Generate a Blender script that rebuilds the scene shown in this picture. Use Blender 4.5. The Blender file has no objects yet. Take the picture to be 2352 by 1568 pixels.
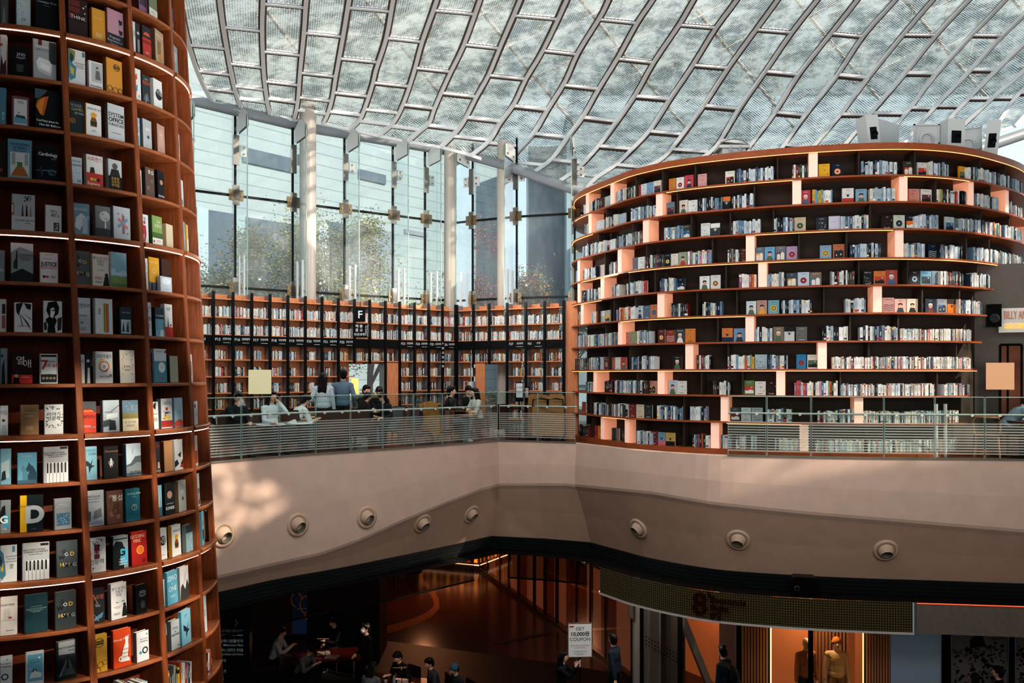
import bpy, math, random
from mathutils import Vector, Matrix
random.seed(7)
F, CX, HZ, EYE = 1960.0, 1176.0, 858.0, 1.65
SC = bpy.context.scene
COL = SC.collection
V = Vector
PI = math.pi

def at(px, py, Y):
    return V(((px - CX) / F * Y, Y, EYE + (HZ - py) / F * Y))
def yz(px, py, z):                       # point of the pixel ray at height z
    t = (z - EYE) * F / (HZ - py)
    return V(((px - CX) / F * t, t, z))

# ------------------------------------------------------------------ materials
MATS = {}
def rgb(h):
    if isinstance(h, (tuple, list)): return tuple(h)
    h = h.lstrip('#')
    return tuple(((c / 255) / 12.92 if c / 255 <= .04045 else ((c / 255 + .055) / 1.055) ** 2.4) for c in (int(h[i:i + 2], 16) for i in (0, 2, 4)))
def mat(name, col, rough=.6, metal=0, emit=0, ecol=None, noise=0, nscale=8, bump=0, stretch=None, spec=.4, alpha=1):
    if name in MATS: return MATS[name]
    m = bpy.data.materials.new(name); m.use_nodes = True
    nt = m.node_tree; b = nt.nodes['Principled BSDF']; L = nt.links.new
    c = rgb(col)
    b.inputs['Base Color'].default_value = (*c, 1)
    b.inputs['Roughness'].default_value = rough; b.inputs['Metallic'].default_value = metal
    b.inputs['Specular IOR Level'].default_value = spec
    if emit:
        b.inputs['Emission Color'].default_value = (*rgb(ecol or col), 1); b.inputs['Emission Strength'].default_value = emit
    if noise or bump:
        tc = nt.nodes.new('ShaderNodeTexCoord'); mp = nt.nodes.new('ShaderNodeMapping')
        L(tc.outputs['Object'], mp.inputs[0]); mp.inputs['Scale'].default_value = stretch or (1, 1, 1)
        n = nt.nodes.new('ShaderNodeTexNoise'); n.inputs['Scale'].default_value = nscale; n.inputs['Detail'].default_value = 5
        L(mp.outputs[0], n.inputs['Vector'])
        if noise:
            r = nt.nodes.new('ShaderNodeMapRange'); r.inputs[1].default_value = .3; r.inputs[2].default_value = .7
            r.inputs[3].default_value = 1 - noise; r.inputs[4].default_value = 1 + noise
            mx = nt.nodes.new('ShaderNodeMix'); mx.data_type = 'RGBA'; mx.blend_type = 'MULTIPLY'; mx.inputs[0].default_value = 1
            L(n.outputs[0], r.inputs[0]); mx.inputs[6].default_value = (*c, 1); L(r.outputs[0], mx.inputs[7]); L(mx.outputs[2], b.inputs['Base Color'])
        if bump:
            bp = nt.nodes.new('ShaderNodeBump'); bp.inputs['Strength'].default_value = bump; bp.inputs['Distance'].default_value = .02
            L(n.outputs[0], bp.inputs['Height']); L(bp.outputs[0], b.inputs['Normal'])
    MATS[name] = m
    return m
def paint(h, rough=.45): return mat('paint_' + h.lstrip('#'), tuple(x * .84 for x in rgb(h)), rough)
def glow(name, h, s): return mat(name, h, .5, emit=s)
def glass_mat(name, tint=(.9, .97, .97), refl=.12, haze=0.0, hazecol=(.8, .88, .9), stripes=None):
    """thin glazing: mostly transparent, some mirror, some white haze; stripes=(period, lo, hi) frosted bands by object z."""
    if name in MATS: return MATS[name]
    m = bpy.data.materials.new(name); m.use_nodes = True; nt = m.node_tree; nt.nodes.clear(); L = nt.links.new; N = nt.nodes.new
    out = N('ShaderNodeOutputMaterial'); tr = N('ShaderNodeBsdfTransparent'); tr.inputs[0].default_value = (*tint, 1)
    gl = N('ShaderNodeBsdfGlossy'); gl.inputs['Roughness'].default_value = .02; gl.inputs['Color'].default_value = (1, 1, 1, 1)
    lw = N('ShaderNodeLayerWeight'); lw.inputs[0].default_value = .25
    mr = N('ShaderNodeMapRange'); mr.inputs[3].default_value = refl * .5; mr.inputs[4].default_value = min(1, refl * 4)
    L(lw.outputs['Fresnel'], mr.inputs[0])
    mx = N('ShaderNodeMixShader'); L(mr.outputs[0], mx.inputs[0]); L(tr.outputs[0], mx.inputs[1]); L(gl.outputs[0], mx.inputs[2])
    last = mx
    df = N('ShaderNodeBsdfDiffuse'); df.inputs[0].default_value = (*hazecol, 1)
    if haze:
        tc = N('ShaderNodeTexCoord'); mp = N('ShaderNodeMapping'); mp.inputs['Rotation'].default_value = (0, .6, 0); mp.inputs['Scale'].default_value = (1.4, 1.4, .5)
        n = N('ShaderNodeTexNoise'); n.inputs['Scale'].default_value = .8; n.inputs['Detail'].default_value = 6; n.inputs['Roughness'].default_value = .65
        L(tc.outputs['Object'], mp.inputs[0]); L(mp.outputs[0], n.inputs['Vector'])
        r = N('ShaderNodeMapRange'); r.inputs[1].default_value = .35; r.inputs[2].default_value = .75; r.inputs[3].default_value = haze * .35; r.inputs[4].default_value = haze * 1.7  # streaky noise paints hazy reflections onto the glass
        L(n.outputs[0], r.inputs[0])
        tl = N('ShaderNodeBsdfTranslucent'); tl.inputs[0].default_value = (*hazecol, 1)
        ad = N('ShaderNodeMixShader'); ad.inputs[0].default_value = .6; L(df.outputs[0], ad.inputs[1]); L(tl.outputs[0], ad.inputs[2])
        m2 = N('ShaderNodeMixShader'); L(r.outputs[0], m2.inputs[0]); L(last.outputs[0], m2.inputs[1]); L(ad.outputs[0], m2.inputs[2]); last = m2
    if stripes:
        per, lo, hi, op = stripes
        tc = N('ShaderNodeTexCoord'); sx = N('ShaderNodeSeparateXYZ'); L(tc.outputs['Object'], sx.inputs[0])
        def mth(op_, a, b):
            q = N('ShaderNodeMath'); q.operation = op_
            for i, s in enumerate((a, b)):
                if isinstance(s, (int, float)): q.inputs[i].default_value = s
                else: L(s, q.inputs[i])
            return q.outputs[0]
        z = sx.outputs[2]
        f = mth('FRACT', mth('DIVIDE', z, per), 0)
        k = mth('MULTIPLY', mth('LESS_THAN', f, .58), mth('MULTIPLY', mth('GREATER_THAN', z, lo), mth('LESS_THAN', z, hi)))
        k = mth('MULTIPLY', k, op)
        m3 = N('ShaderNodeMixShader'); L(k, m3.inputs[0]); L(last.outputs[0], m3.inputs[1]); L(df.outputs[0], m3.inputs[2]); last = m3
    L(last.outputs[0], out.inputs[0])
    MATS[name] = m
    return m
def attr_mat(name, rough=.5):
    if name in MATS: return MATS[name]
    m = bpy.data.materials.new(name); m.use_nodes = True; nt = m.node_tree
    a = nt.nodes.new('ShaderNodeAttribute'); a.attribute_name = 'col'
    nt.links.new(a.outputs['Color'], nt.nodes['Principled BSDF'].inputs['Base Color']); nt.nodes['Principled BSDF'].inputs['Roughness'].default_value = rough
    MATS[name] = m
    return m

# ------------------------------------------------------------------ mesh builder
class MB:
    def __init__(s): s.v = []; s.f = []; s.m = []; s.sm = []; s.c = []; s.uv = []
    def add(s, vs, fs, mi=0, smooth=False, col=None):
        o = len(s.v); s.v.extend(tuple(v) for v in vs)
        for f in fs:
            s.f.append(tuple(i + o for i in f)); s.m.append(mi); s.sm.append(smooth); s.c.append(col)
        return s
    def obox(s, o, ax, ay, az, mi=0, col=None):      # box from corner o with edge vectors
        o, ax, ay, az = V(o), V(ax), V(ay), V(az)
        vs = [o, o + ax, o + ax + ay, o + ay, o + az, o + ax + az, o + ax + ay + az, o + ay + az]
        fs = [(0, 3, 2, 1), (4, 5, 6, 7), (0, 1, 5, 4), (1, 2, 6, 5), (2, 3, 7, 6), (3, 0, 4, 7)]
        if isinstance(mi, (list, tuple)):
            for f, k in zip(fs, mi): s.add(vs, [f], k, False, col)
        else: s.add(vs, fs, mi, False, col)
        return s
    def box(s, x0, y0, z0, x1, y1, z1, mi=0, col=None):
        return s.obox((x0, y0, z0), (x1 - x0, 0, 0), (0, y1 - y0, 0), (0, 0, z1 - z0), mi, col)
    def bev(s, x0, y0, z0, x1, y1, z1, r=.02, mi=0):  # box with chamfered vertical and top edges
        P = [(x0 + r, y0), (x1 - r, y0), (x1, y0 + r), (x1, y1 - r), (x1 - r, y1), (x0 + r, y1), (x0, y1 - r), (x0, y0 + r)]
        cx, cy = (x0 + x1) / 2, (y0 + y1) / 2
        def sh(p): return (p[0] - math.copysign(r, p[0] - cx), p[1] - math.copysign(r, p[1] - cy))
        vs = [(*sh(p), z0) for p in P] + [(*p, z0 + r) for p in P] + [(*p, z1 - r) for p in P] + [(*sh(p), z1) for p in P]
        fs = [tuple(range(7, -1, -1)), tuple(range(24, 32))]
        for k in range(3):
            for i in range(8): fs.append((k * 8 + i, k * 8 + (i + 1) % 8, k * 8 + 8 + (i + 1) % 8, k * 8 + 8 + i))
        return s.add(vs, fs, mi)
    def tube(s, pts, r, n=8, mi=0, cap=True, rs=None):
        pts = [V(p) for p in pts]; vs = []; fs = []; k = len(pts)
        up = None
        for i, p in enumerate(pts):
            d = (pts[min(i + 1, k - 1)] - pts[max(i - 1, 0)]).normalized()
            if up is None or abs(d.dot(up)) > .95: up = V((0, 0, 1)) if abs(d.z) < .9 else V((1, 0, 0))
            a = d.cross(up).normalized(); b = a.cross(d).normalized()
            rr = rs[i] if rs else r
            for j in range(n):
                t = 2 * PI * j / n; vs.append(p + a * math.cos(t) * rr + b * math.sin(t) * rr)
        for i in range(k - 1):
            for j in range(n): fs.append((i * n + j, i * n + (j + 1) % n, (i + 1) * n + (j + 1) % n, (i + 1) * n + j))
        s.add(vs, fs, mi, n > 4)
        if cap: s.add(vs[:n], [tuple(range(n - 1, -1, -1))], mi); s.add(vs[-n:], [tuple(range(n))], mi)
        return s
    def bar(s, a, b, w, h, mi=0, up=(0, 0, 1)):       # rectangular bar a->b
        a, b = V(a), V(b); d = (b - a).normalized(); x = d.cross(V(up)).normalized(); y = x.cross(d).normalized()
        return s.obox(a - x * w / 2 - y * h / 2, x * w, y * h, b - a, mi)
    def lathe(s, prof, n=24, mi=0, M=None, smooth=True):
        vs = []; fs = []
        for r, z in prof:
            for j in range(n):
                p = V((r * math.cos(2 * PI * j / n), r * math.sin(2 * PI * j / n), z)); vs.append(M @ p if M else p)
        for i in range(len(prof) - 1):
            for j in range(n): fs.append((i * n + j, i * n + (j + 1) % n, (i + 1) * n + (j + 1) % n, (i + 1) * n + j))
        s.add(vs, fs, mi, smooth); return s
    def ell(s, c, r, n=12, m=8, mi=0, M=None):
        c = V(c); vs = []; fs = []
        for i in range(m + 1):
            a = PI * i / m
            for j in range(n):
                b = 2 * PI * j / n; p = V((r[0] * math.sin(a) * math.cos(b), r[1] * math.sin(a) * math.sin(b), -r[2] * math.cos(a)))
                vs.append(c + (M @ p if M else p))
        for i in range(m):
            for j in range(n): fs.append((i * n + j, i * n + (j + 1) % n, (i + 1) * n + (j + 1) % n, (i + 1) * n + j))
        return s.add(vs, fs, mi, True)
    def quad(s, a, b, c, d, mi=0, col=None): return s.add([a, b, c, d], [(0, 1, 2, 3)], mi, False, col)
    def strip(s, rows, mi=0, smooth=False):            # rows: list of equal length point lists
        n = len(rows[0]); vs = [p for r in rows for p in r]
        return s.add(vs, [(i * n + j, i * n + j + 1, (i + 1) * n + j + 1, (i + 1) * n + j) for i in range(len(rows) - 1) for j in range(n - 1)], mi, smooth)
    def mesh(s, name, mats):
        me = bpy.data.meshes.new(name); me.from_pydata([tuple(v) for v in s.v], [], s.f)
        for m in (mats if isinstance(mats, (list, tuple)) else [mats]): me.materials.append(m)
        me.polygons.foreach_set('material_index', s.m); me.polygons.foreach_set('use_smooth', s.sm)
        if any(c is not None for c in s.c):
            at_ = me.color_attributes.new('col', 'FLOAT_COLOR', 'CORNER'); buf = []
            for f, c in zip(s.f, s.c): buf.extend((*(c or (.5, .5, .5)), 1) * len(f))
            at_.data.foreach_set('color', buf)
        if s.uv:
            u = me.uv_layers.new(name='UVMap'); buf = [x for q in s.uv for p in q for x in p]; u.data.foreach_set('uv', buf)
        me.update(); return me
    def build(s, name, mats, parent=None, loc=None, rotz=0):
        o = bpy.data.objects.new(name, s.mesh(name, mats)); COL.objects.link(o)
        if parent: o.parent = parent
        if loc is not None: o.location = loc
        o.rotation_euler[2] = rotz
        return o
def tag(o, label=None, cat=None, group=None, kind=None):
    for k, x in (('label', label), ('category', cat), ('group', group), ('kind', kind)):
        if x: o[k] = x
    return o
def thing(name, loc, label, cat, group=None, rotz=0, kind=None):
    o = bpy.data.objects.new(name, None); COL.objects.link(o); o.location = loc; o.rotation_euler = (0, 0, rotz); o.empty_display_size = .1
    return tag(o, label, cat, group, kind)
def struct(o, label=None): return tag(o, label, kind='structure')
TXT = {}
def text_mesh(body, size, weight=0, align='CENTER', extr=0):
    k = (body, round(size, 4), weight, align, extr)
    if k in TXT: return TXT[k]
    cu = bpy.data.curves.new('txt', 'FONT'); cu.body = body; cu.size = size; cu.align_x = align; cu.align_y = 'CENTER'; cu.resolution_u = 2 if size < .05 else 4
    cu.offset = weight * size; cu.extrude = extr; cu.fill_mode = 'BOTH'
    o = bpy.data.objects.new('txt', cu)
    me = bpy.data.meshes.new_from_object(o)
    r = ([v.co.copy() for v in me.vertices], [tuple(p.vertices) for p in me.polygons])
    bpy.data.objects.remove(o); bpy.data.curves.remove(cu); bpy.data.meshes.remove(me)
    TXT[k] = r
    return r
def put_text(mb, body, size, o, ux, uy, mi=0, weight=0, align='CENTER', fit=None, extr=0, uz=None):
    vs, fs = text_mesh(body, size, weight, align, extr)
    if not vs: return
    o, ux, uy = V(o), V(ux), V(uy); uz = V(uz) if uz else ux.cross(uy); k = 1
    if fit:
        w = max(v.x for v in vs) - min(v.x for v in vs)
        if w > fit: k = fit / w
    mb.add([o + ux * v.x * k + uy * v.y + uz * v.z for v in vs], fs, mi)

# ------------------------------------------------------------------ plan curves
class Curve:
    """smooth plan curve through (X, Y) points; finds the place a pixel column meets."""
    def __init__(s, P, n=24, straight=False):
        s.p = []
        for i in range(len(P) - 1):
            a, b, c, d = V(P[max(i - 1, 0)]), V(P[i]), V(P[i + 1]), V(P[min(i + 2, len(P) - 1)])
            for k in range(n):
                t = k / n
                s.p.append(b.lerp(c, t) if straight else .5 * (2 * b + (c - a) * t + (2 * a - 5 * b + 4 * c - d) * t * t + (3 * b - a - 3 * c + d) * t ** 3))
        s.p.append(V(P[-1])); s.l = [0]
        for a, b in zip(s.p, s.p[1:]): s.l.append(s.l[-1] + (b - a).length)
        s.len = s.l[-1]
    def pt(s, d):
        d = min(max(d, 0), s.len); lo, hi = 0, len(s.l) - 1
        while hi - lo > 1:
            m = (lo + hi) // 2
            if s.l[m] <= d: lo = m
            else: hi = m
        return s.p[lo].lerp(s.p[hi], (d - s.l[lo]) / max(s.l[hi] - s.l[lo], 1e-9))
    def tan(s, d): return (s.pt(d + .08) - s.pt(d - .08)).normalized()
    def nor(s, d): t = s.tan(d); return V((t.y, -t.x))        # to the right of travel
    def find(s, px, off=0, lo=0, hi=None):
        u = (px - CX) / F; best = None; hi = s.len if hi is None else hi
        n = 400; pv = None
        for i in range(n + 1):
            d = lo + (hi - lo) * i / n; p = s.pt(d) + s.nor(d) * off; e = p.x / p.y - u
            if pv is not None and pv[1] <= 0 <= e: 
                t = -pv[1] / (e - pv[1] + 1e-12); return pv[0] + (d - pv[0]) * t
            pv = (d, e)
            if best is None or abs(e) < best[0]: best = (abs(e), d)
        return best[1]
def p3(p, z): return V((p[0], p[1], z))
# ------------------------------------------------------------------ shared materials
WOOD = mat('wood_reddish', '7e4526', .42, noise=.28, nscale=5, stretch=(9, 9, .8), bump=.04)
WOODH = mat('wood_shelf', '8d5433', .4, noise=.22, nscale=7, stretch=(2.5, 2.5, 16))
WOODB = mat('wood_back', '56250e', .55, noise=.22, nscale=5, stretch=(9, 9, .8))
ORANGE = mat('wood_orange', 'c27f58', .5, noise=.15, nscale=9, stretch=(3, 3, .6))
BLACKM = mat('black_steel', '0d0f10', .4, .3)
DARKP = mat('dark_panel', '3b332d', .7, noise=.06, nscale=30)
STEEL = mat('brushed_steel', 'b9b4ae', .3, .9)
STEELD = mat('steel_plate', '9a8468', .35, .6, noise=.3, nscale=12)
WHITE = mat('white_paint', 'dfe1df', .5)
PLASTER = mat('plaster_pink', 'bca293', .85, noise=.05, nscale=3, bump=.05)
PLASTER_SHADE = mat('plaster_shaded', 'a88c7a', .85, noise=.05, nscale=3, bump=.05)  # darker copy: shade below the crease put into the colour
COLM = mat('column_paint', 'c2b8ae', .35)
GLASSW = glass_mat('glass_window', (.93, .97, .98), .08, .24, (.82, .88, .91))
GLASSF = glass_mat('glass_fin', (.88, .94, .94), .2, .10)
GLASSR = glass_mat('glass_rail', (.80, .90, .87), .12, 0, (.62, .64, .58), (.052, .09, .70, .36))
GLASSE = mat('glass_edge', '93aaa2', .2)

# ------------------------------------------------------------------ world, camera
w = bpy.data.worlds.new('World'); SC.world = w; w.use_nodes = True
bg = w.node_tree.nodes['Background']; bg.inputs[0].default_value = (.66, .83, .92, 1); bg.inputs[1].default_value = 1.15
cam = bpy.data.cameras.new('Camera'); co = bpy.data.objects.new('Camera', cam); COL.objects.link(co); SC.camera = co
cam.sensor_width = 36; cam.lens = F / 2352 * 36; cam.shift_y = (HZ - 784) / 2352; co.location = (0, 0, EYE); co.rotation_euler = (PI / 2, 0, 0)
cam.clip_end = 400
sun = bpy.data.lights.new('Sun', 'SUN'); so = bpy.data.objects.new('Sun', sun); COL.objects.link(so)
sun.energy = 6; sun.color = (1, .86, .7); sun.angle = .012
SUND = V((.76, -.42, .50)).normalized()
so.rotation_euler = SUND.to_track_quat('Z', 'Y').to_euler()
SC.cycles.use_denoising = True; SC.cycles.max_bounces = 5; SC.cycles.diffuse_bounces = 3; SC.cycles.glossy_bounces = 2
SC.cycles.transmission_bounces = 4; SC.cycles.transparent_max_bounces = 14; SC.cycles.use_adaptive_sampling = True; SC.cycles.adaptive_threshold = .03
SC.cycles.caustics_reflective = False; SC.cycles.caustics_refractive = False; SC.cycles.sample_clamp_indirect = 4
SC.view_settings.view_transform = 'Standard'; SC.view_settings.look = 'Medium High Contrast'; SC.view_settings.exposure = 0

def area(name, loc, to, sx, sy, power, col):
    l = bpy.data.lights.new(name, 'AREA'); o = bpy.data.objects.new(name, l); COL.objects.link(o); l.shape = 'RECTANGLE'; l.size = sx; l.size_y = sy; l.energy = power; l.color = col; o.visible_glossy = False
    o.location = loc; o.rotation_euler = (V(loc) - V(to)).to_track_quat('Z', 'Y').to_euler(); return o
area('fill_left', (-3, 10.5, 9.6), (-4, 21, 1.5), 11, 3, 650, (.93, .97, 1))  # unseen area light added to brighten the reading area and its bookcases
area('fill_right', (8, 7.5, 9.6), (8, 18, 2), 11, 3, 230, (.9, .95, 1))  # unseen area light added to lift the curved bookcase
area('fill_front', (5, -8, 5), (-2, 12, 2), 14, 7, 470, (.9, .95, 1))  # added frontal fill from behind the camera
area('fill_from_below', (4, 8, 2.5), (4, 19, 9.5), 14, 4, 600, (1, .96, .9))  # added lamp in place of light bounced up to the ceiling
# ------------------------------------------------------------------ gallery edge
ge = [(484, 15.7), (642, 16.84), (804, 17.87), (950, 18.95), (1078, 20.1), (1144, 20.86)]
G1 = Curve([(-9.6, 11.8), (-7.5, 13.8)] + [((x - CX) / F * y, y) for x, y in ge], 8)
G2 = Curve([((1144 - CX) / F * 20.86, 20.86), (.63, 20.6), ((1325 - CX) / F * 20.2, 20.2)], 6, True)
G3 = Curve([((x - CX) / F * y, y) for x, y in [(1325, 20.2), (1400, 19.15), (1453, 18.5), (1555, 17.7), (1670, 17.15), (1862, 16.72), (2030, 16.5), (2147, 16.4), (2352, 16.2), (2700, 15.9), (3100, 15.6)]], 10)
GB = -2.42
def lerp_tab(T, x):
    if x <= T[0][0]: return T[0][1]
    for (a, b), (c, d) in zip(T, T[1:]):
        if x <= c: return b + (d - b) * (x - a) / (c - a)
    return T[-1][1]
CREASE = [(430, 1346), (499, 1329), (623, 1300), (732, 1276), (820, 1245), (922, 1199), (1024, 1157), (1100, 1128), (1147, 1116), (1300, 1116), (1500, 1136), (1638, 1160), (1840, 1181), (2352, 1224), (3000, 1270)]
def mnor(g, d):
    if g is G2 and d < 1e-3 or g is G1 and d > g.len - 1e-3: a, b = G1.nor(G1.len), G2.nor(0)
    elif g is G3 and d < 1e-3 or g is G2 and d > g.len - 1e-3: a, b = G2.nor(G2.len), G3.nor(0)
    else: return g.nor(d)
    m = (a + b).normalized(); return m / m.dot(a)
def section(g, d):
    p = g.pt(d); n = mnor(g, d); px = CX + p.x / p.y * F
    zc = EYE - (lerp_tab(CREASE, px) - HZ) / F * p.y; zc = max(zc, GB + .06)
    dep = zc - GB
    q = lambda o, z: p3(p + n * o, z)
    return [q(-.05, .02), q(.0, 0), q(.06, zc * .5), q(.07, zc + .08), q(.05, zc + .02), q(-.02, zc - .07), q(-.20 * dep, (zc + GB) / 2), q(-.38 * dep, GB)]
nw = 0
for nm, g in (('left', G1), ('middle', G2), ('right', G3)):
    mb = MB(); n = 60; rows = [section(g, g.len * i / n) for i in range(n + 1)]
    vs = [p for r in rows for p in r]; k = len(rows[0])
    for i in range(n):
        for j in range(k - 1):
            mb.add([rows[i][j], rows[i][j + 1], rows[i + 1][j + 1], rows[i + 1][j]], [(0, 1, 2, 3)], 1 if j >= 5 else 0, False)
    o = mb.build('wall_gallery_' + nm, [PLASTER, PLASTER_SHADE]); struct(o)
# black slatted band under the fascia
def inset(g, d):
    r = section(g, d); return V((r[-1].x, r[-1].y))
mb = MB()
for g in (G1, G2, G3):
    n = 50
    for k in range(4):
        z0, z1 = GB - .085 * k, GB - .085 * k - .07; off = -.0 - .025 * k
        rows = []
        for i in range(n + 1):
            d = g.len * i / n; p = inset(g, d) + mnor(g, d) * (.04 + off); b = p - mnor(g, d) * .15
            rows.append([p3(b, z0), p3(p, z0), p3(p, z1), p3(b, z1)])
        mb.strip(rows)
struct(mb.build('trim_1', mat('black_slats', '15191a', .45)))
# gallery floor slab + lower ceiling
edge = [g.pt(g.len * i / 40) - g.nor(g.len * i / 40) * .03 for g in (G1, G2, G3) for i in range(41)]
back = [V((30, 30)), V((-30, 30)), V((-30, 12))]
poly = edge + back
FLOORG = mat('floor_wood', '6f4430', .28, noise=.2, nscale=4, stretch=(1, 9, 1))
mb = MB(); mb.add([p3(p, 0) for p in poly], [tuple(range(len(poly)))])
struct(mb.build('floor_gallery', FLOORG))
mb = MB(); mb.add([p3(p, GB - .34) for p in poly], [tuple(range(len(poly) - 1, -1, -1))])
struct(mb.build('ceiling_lower', mat('dark_soffit', '120d0b', .8)))

# ------------------------------------------------------------------ glass curtain wall
W1 = Curve([(-14.5, 14.85), (-7.6, 20.0), (-1.7, 24.4)], 10, True)
W2 = Curve([(-1.7, 24.4), (1.8, 22.95), (8, 23.2), (20, 23.6)], 10)
ZT = [0.0, 3.73, 5.96, 8.1]
FRAMEB = mat('seal_black', '111819', .5)
def bolt(mb, p, n, r=.025, mi=1): mb.tube([p, p + n * .03], r, 6, mi)
seams = [(W1, x) for x in (300, 420, 540, 672, 791, 902, 976)] + [(W2, x) for x in (1086, 1187, 1320, 1440, 1560, 1700, 1850, 2000, 2150, 2290, 2325, 2420)]
pts = []
for g, x in seams:
    d = g.find(x); pts.append((g, d, g.pt(d), g.tan(d), g.nor(d), x))
wi = 0
for i, (g, d, p, t, n, x) in enumerate(pts):
    if i + 1 >= len(pts): break
    q = pts[i + 1][2]; wi += 1
    e = thing('window_%d' % wi, p3(p, 0), None, None, kind='structure'); e.location = (0, 0, 0)
    corner = pts[i + 1][0] is not g
    segs = [(p, q)] if not corner else [(p, V((-1.7, 24.4))), (V((-1.7, 24.4)), q)]
    top = 8.1 if x < 1300 else 7.1 if x < 1400 else 6.0 if x < 2280 else 7.2
    for a, b in segs:
        for z0, z1 in zip(ZT, ZT[1:]):
            m = MB(); tt = (b - a).normalized() * .02
            m.quad(p3(a + tt, z0), p3(b - tt, z0), p3(b - tt, min(z1, top)), p3(a + tt, min(z1, top))); m.build('pane', GLASSW, e)
        m = MB()
        for z in ZT[1:3]: m.bar(p3(a, z), p3(b, z), .05, .055)
        m.build('transom', FRAMEB, e)
    m = MB(); m.bar(p3(p, 0), p3(p, top + .05), .05, .05, 0, (t.x, t.y, 0)); m.build('mullion', FRAMEB, e)
    if x > 1400: continue
    fin = .85
    m = MB(); a = p + n * .06; b = p + n * fin
    m.quad(p3(a, 3.3), p3(b, 3.3), p3(b, 7.75), p3(a, 7.75)); m.build('fin', GLASSF, e)
    m = MB(); m.bar(p3(b, 3.2), p3(b, 7.75), .02, .02, 0, (t.x, t.y, 0)); m.build('fin_edge', GLASSE, e)
    nn = p3(n, 0); tt = p3(t, 0)
    for z in ZT[1:3]:                                   # steel cross clamps
        m = MB(); c = p3(p + n * .05, z)
        for sx, sz in ((.17, .13), (.075, .24)):
            m.obox(c - tt * sx - V((0, 0, sz)), tt * 2 * sx, V((0, 0, 2 * sz)), nn * .05, 0 if sx > .1 else 1)
        for sx in (-.12, .12): bolt(m, c + tt * sx + nn * .05, nn)
        m.build('clamp', [STEELD, STEEL], e)
    m = MB(); c = p3(p + n * .05, 7.05)                      # upper hinge plate
    m.obox(c - tt * .07 - V((0, 0, .36)), tt * .14, V((0, 0, .72)), nn * .05, 1)
    m.obox(c + tt * .10 - V((0, 0, .14)), tt * .16, V((0, 0, .28)), nn * .04, 0)
    for s in (-.08, .08): bolt(m, c + tt * .18 + V((0, 0, s)) + nn * .04, nn, .025, 2)
    m.build('hinge', [WHITE, STEEL, STEELD], e)
    m = MB(); a = p + n * (fin * .22); b = p + n * (fin * 1.0)
    P = [p3(a, 7.4), p3(b, 7.45), p3(b, 7.75), p3((a + b) / 2, 7.95), p3(a, 7.75)]
    off = tt * -.03
    m.add([v + off for v in P], [(0, 1, 2, 3, 4)]); m.add([v - off for v in P], [(4, 3, 2, 1, 0)])
    for s in (.2, .8): bolt(m, p3(a.lerp(b, s), 7.53) - off, tt, .03, 1)
    m.build('fin_plate', [WHITE, STEELD], e)
    m = MB()                                           # lower bolted straps
    for k in (.36, .74):
        c = p3(p + n * fin * k, 3.2)
        m.obox(c - nn * .035 - tt * .02, nn * .07, tt * .04, V((0, 0, 1.25)))
        for z in (.15, .5, .85, 1.2): bolt(m, c + V((0, 0, z)) + (-tt * .06 if x > 1046 else tt * .03), tt, .03, 1)
    m.build('strap', [WHITE, STEELD], e)
# round columns and tube beam
for nm, x, Y, r in (('column', 707, 21.45, .205), ('column', 1034, 23.9, .17), ('column', 1160, 23.4, .22)):
    p = at(x, HZ, Y); m = MB(); m.lathe([(r, 0), (r, 5.6), (r + .004, 5.61), (r, 5.62), (r, 8.45 if x < 800 else 8.0)], 28, 0, Matrix.Translation((p.x, p.y, 0)))
    struct(m.build(nm, COLM))
m = MB(); m.tube([(-14, 15.0, 8.02), (-7.45, 19.85, 8.02), at(690, 290, 21.75), at(1030, 346, 24.1)], .135, 16)
m.tube([at(1032, 345, 24.05), at(1160, 380, 23.2), at(1330, 440, 22.9)], .13, 16)
m.tube([at(2240, 345, 23), at(2420, 285, 24)], .15, 16)
struct(m.build('beam_1', mat('beam_grey', '8a9096', .45)))

# ------------------------------------------------------------------ ceiling of mesh panels
CP = [(430, 225, 20), (700, 275, 21.6), (1000, 340, 23.9), (1180, 395, 23.8), (1345, 432, 23.0), (450, 0, 15.5), (700, 0, 16.5), (1176, 0, 18.5), (1700, 0, 20.3), (2352, 0, 21),
      (1000, 180, 21.3), (1700, 200, 22.3), (1530, 357, 23.5), (1900, 330, 24), (2100, 290, 24), (2289, 286, 24), (2352, 200, 23), (2352, 265, 24), (700, 140, 19.2), (430, 120, 17.8)]
def solve(A, b):
    n = len(b); A = [r[:] + [x] for r, x in zip(A, b)]
    for i in range(n):
        k = max(range(i, n), key=lambda r: abs(A[r][i])); A[i], A[k] = A[k], A[i]
        for r in range(n):
            if r != i:
                f = A[r][i] / A[i][i]; A[r] = [x - f * y for x, y in zip(A[r], A[i])]
    return [A[i][n] / A[i][i] for i in range(n)]
def basis(x, y):
    u, v = (x - CX) / F, (HZ - y) / F; return [1, u, v, u * u, u * v, v * v]
B_ = [basis(x, y) for x, y, t in CP]
CO = solve([[sum(r[i] * r[j] for r in B_) for j in range(6)] for i in range(6)], [sum(r[i] / c[2] for r, c in zip(B_, CP)) for i in range(6)])
def cpt(x, y, lift=0):
    t = 1 / sum(a * b for a, b in zip(CO, basis(x, y))) + lift
    return at(x, y, t)
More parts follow.
